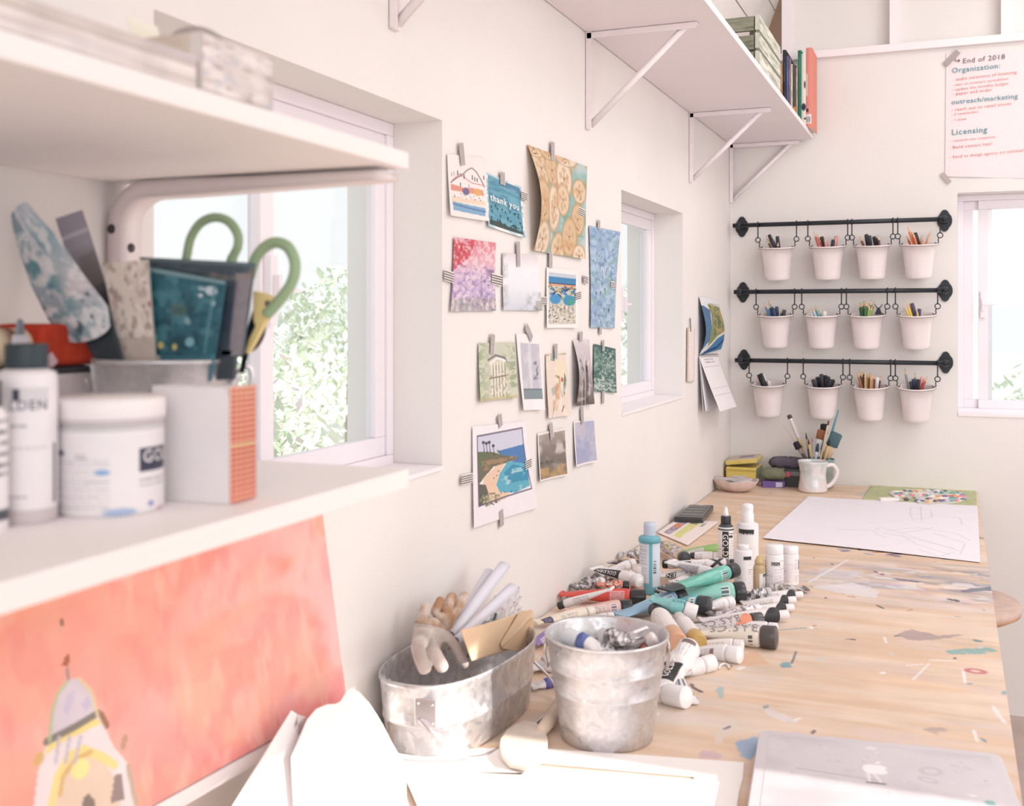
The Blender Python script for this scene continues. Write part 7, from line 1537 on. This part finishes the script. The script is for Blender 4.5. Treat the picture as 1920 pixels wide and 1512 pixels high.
# ================================================================== CRATE AND BOOKS ON THE LONG SHELF
LT = 1.966
cr = thing('wooden_crate', 'weathered grey green slatted crate on the long high shelf', 'crate', (.16, 2.985, LT))
CG, CL_ = C(136, 136, 116), C(206, 206, 190)
cx0, cx1, cy0, cy1, hh = .03, .287, 2.80, 3.17, .134
def plank(nm, c, d, col, seed):
    b = MB(); b.box(c, d, col); cvx = Canvas(60, 16, col); cvx.fog(tuple(x*.72 for x in col), 3, 8, seed, .48, .62, .8); cvx.fog(tuple(min(1, x*1.12) for x in col), 4, 9, seed+4, .52, .65, .7)
    if d[1] < d[0]: b.grid(cvx, lambda S, T: (c[0]-d[0]/2+d[0]*S, c[1]-d[1]/2-.0004+0*S, c[2]+d[2]/2-d[2]*T))
    else: b.grid(cvx, lambda S, T: (c[0]+d[0]/2+.0004+0*S, c[1]-d[1]/2+d[1]*S, c[2]+d[2]/2-d[2]*T))
    b.build(nm, WOODM, cr)
for k, zc in enumerate((.020, .062, .110)): plank('end_slat', ((cx0+cx1)/2-.006, cy0+.006, LT+zc), (cx1-cx0-.014, .010, .036), CG, k)
for k, zc in enumerate((.020, .066, .112)): plank('side_slat', (cx1-.005, (cy0+cy1)/2, LT+zc), (.010, cy1-cy0, .038), CL_, k+5)
for k, zc in enumerate((.020, .066, .112)): plank('side_slat', (cx0+.005, (cy0+cy1)/2, LT+zc), (.010, cy1-cy0, .038), CL_, k+9)
plank('end_slat', ((cx0+cx1)/2-.006, cy1-.006, LT+.066), (cx1-cx0-.026, .010, .11), CG, 21)
b = MB(); b.box(((cx0+cx1)/2, (cy0+cy1)/2, LT+.004), (cx1-cx0-.03, cy1-cy0-.03, .006), CG); b.build('floor_board', WOODM, cr)
for x in (cx0+.017, cx1-.019): b = MB(); b.box((x, cy0+.019, LT+.066), (.014, .012, .13), C(110, 106, 90)); b.build('corner_post', WOODM, cr)
b = MB(); b.slab([(.235, 3.10, LT+.008), (.26, 3.10, LT+.008), (.255, 3.10, LT+.15), (.24, 3.10, LT+.155)], (0, .02, 0), C(206, 206, 130)); o = b.build('notebook', PAPER, None, loc=(.25, 3.1, LT+.008)); tag(o, 'yellow green notebook corner showing above the slatted crate', 'book')
x = .2035; BYS = 3.775; WS = .86
books = [('orange edged thin', .005, .225, C(226, 160, 96)), ('black', .013, .268, C(58, 62, 68)), ('violet blue', .010, .246, C(104, 96, 150)), ('grey', .006, .238, C(140, 136, 140)), ('cream', .007, .218, C(236, 222, 204)), ('dark olive and orange', .011, .214, C(96, 84, 76)),
         ('pink patterned', .007, .205, C(206, 170, 164)), ('green', .013, .262, C(44, 126, 96)), ('white with dark picture', .017, .250, C(232, 222, 214)), ('coral red', .0225, .268, C(236, 142, 126))]
for k, (nm, wd, h, col) in enumerate(books):
    wd = wd*WS
    t = thing('book', '%s book standing upright on the high shelf, %s' % (nm, ['leftmost', 'second from left', 'third from left', 'fourth from left', 'fifth from left', 'sixth from left', 'seventh from left', 'third from right', 'second from right', 'rightmost'][k]), 'book', (x+wd/2, BYS+.07, LT), 'books on the high shelf')
    cv = Canvas(14, 70, col); q_ = random.Random(k)
    if k == 9: cv.rect(.0, .32, .25, .6, C(246, 226, 220), .8); cv.rect(0, .84, .85, .95, C(236, 232, 230)); cv.bars(.1, .86, .75, .94, 6, C(96, 96, 96)); cv.rect(.0, .76, .4, .80, C(90, 60, 60))
    elif k == 8: cv.ell(.75, .42, .2, .05, C(90, 86, 88)); cv.ell(.5, .72, .5, .05, C(66, 60, 84)); cv.rect(.6, .86, 1, .89, C(60, 50, 50))
    elif k == 5: cv.rect(0, .66, 1, 1, C(232, 140, 60)); cv.fog(C(70, 96, 80), 3, 9, 4, .5, .6, .8, (cv.Y < .6)*(cv.Y > .3))
    elif k == 7: cv.rect(.3, .1, .7, .3, C(60, 140, 110))
    else: cv.rect(.3, .15, .7, .4, tuple(min(1, c*1.15+.04) for c in col)); cv.fog(tuple(c*.8 for c in col), 2, 10, k, .5, .6, .6)
    b = MB(); b.grid(cv, lambda S, T: (x+wd*S, BYS-.0025*np.sin(S*PI), LT+h*(1-T)+.0004)); b.build('spine', PAPER, t)
    b = MB()
    for xx in (x+.0006, x+wd-.0006): b.box((xx, BYS+.072, LT+h/2+.0004), (.0012, .142, h), col)
    b.build('cover', PAPER, t)
    b = MB(); b.box((x+wd/2, BYS+.071, LT+h/2), (wd-.0026, .136, h-.008), C(240, 232, 222)); b.build('pages', PAPER, t)
    x += wd+.0006
# ================================================================== CAMERA AND LIGHT
cam = bpy.data.cameras.new('camera'); co = bpy.data.objects.new('camera', cam); COL.objects.link(co)
co.location = CAM; co.rotation_euler = (PI/2, 0, YAW)
cam.sensor_width = 36; cam.lens = FPX/1920*36; cam.shift_y = -(756-HV)/1920; cam.clip_start = .02; cam.clip_end = 200
cam.dof.use_dof = True; cam.dof.focus_distance = 2.6; cam.dof.aperture_fstop = 7.5
scene.camera = co
w = bpy.data.worlds.new('sky'); scene.world = w; w.use_nodes = True
N = w.node_tree.nodes; L = w.node_tree.links; bg = N['Background']
tc = N.new('ShaderNodeTexCoord'); gr = N.new('ShaderNodeSeparateXYZ'); cr = N.new('ShaderNodeValToRGB')
L.new(tc.outputs['Generated'], gr.inputs[0]); L.new(gr.outputs['Z'], cr.inputs[0]); L.new(cr.outputs[0], bg.inputs['Color'])
cr.color_ramp.elements[0].position = .0; cr.color_ramp.elements[0].color = (.985, .985, .985, 1)
cr.color_ramp.elements[1].position = .6; cr.color_ramp.elements[1].color = (.94, .96, 1.0, 1)
bg.inputs['Strength'].default_value = 1.18
def lamp(name, kind, loc, energy, color=(1, 1, 1), target=None, **kw):
    l = bpy.data.lights.new(name, kind); l.energy = energy; l.color = color
    for k, v in kw.items(): setattr(l, k, v)
    o = bpy.data.objects.new(name, l); COL.objects.link(o); o.location = loc
    if target is not None: o.rotation_euler = (Vector(target)-Vector(loc)).to_track_quat('-Z', 'Y').to_euler()
    return o
el = math.radians(20.4)
lamp('sun', 'SUN', (6, 1, 4), 8.5, (1, .94, .87), (6-math.cos(el)*5, 1, 4-math.sin(el)*5), angle=.006)
lamp('fill_light_near', 'AREA', (1.7, -.7, 2.0), 14, (1, .985, .975), (.5, 2.6, 1.0), shape='RECTANGLE', size=2.0, size_y=1.2)  # unseen area light added as soft fill from the near end
lamp('fill_light_back', 'AREA', (2.45, 1.5, 1.75), 25, (1, .985, .985), (.95, 3.9, .75), shape='RECTANGLE', size=1.6, size_y=1.6)  # added fill aimed at the back wall, not a room fixture
lamp('fill_light_table', 'AREA', (1.45, 2.9, 2.78), 24, (1, .98, .975), (1.15, 3.0, .7), shape='RECTANGLE', size=1.2, size_y=1.6)  # overhead fill added to brighten the table and back, no real fixture
vs = scene.view_settings
vs.view_transform = 'Standard'; vs.look = 'None'; vs.exposure = -0.10; vs.gamma = 1.0
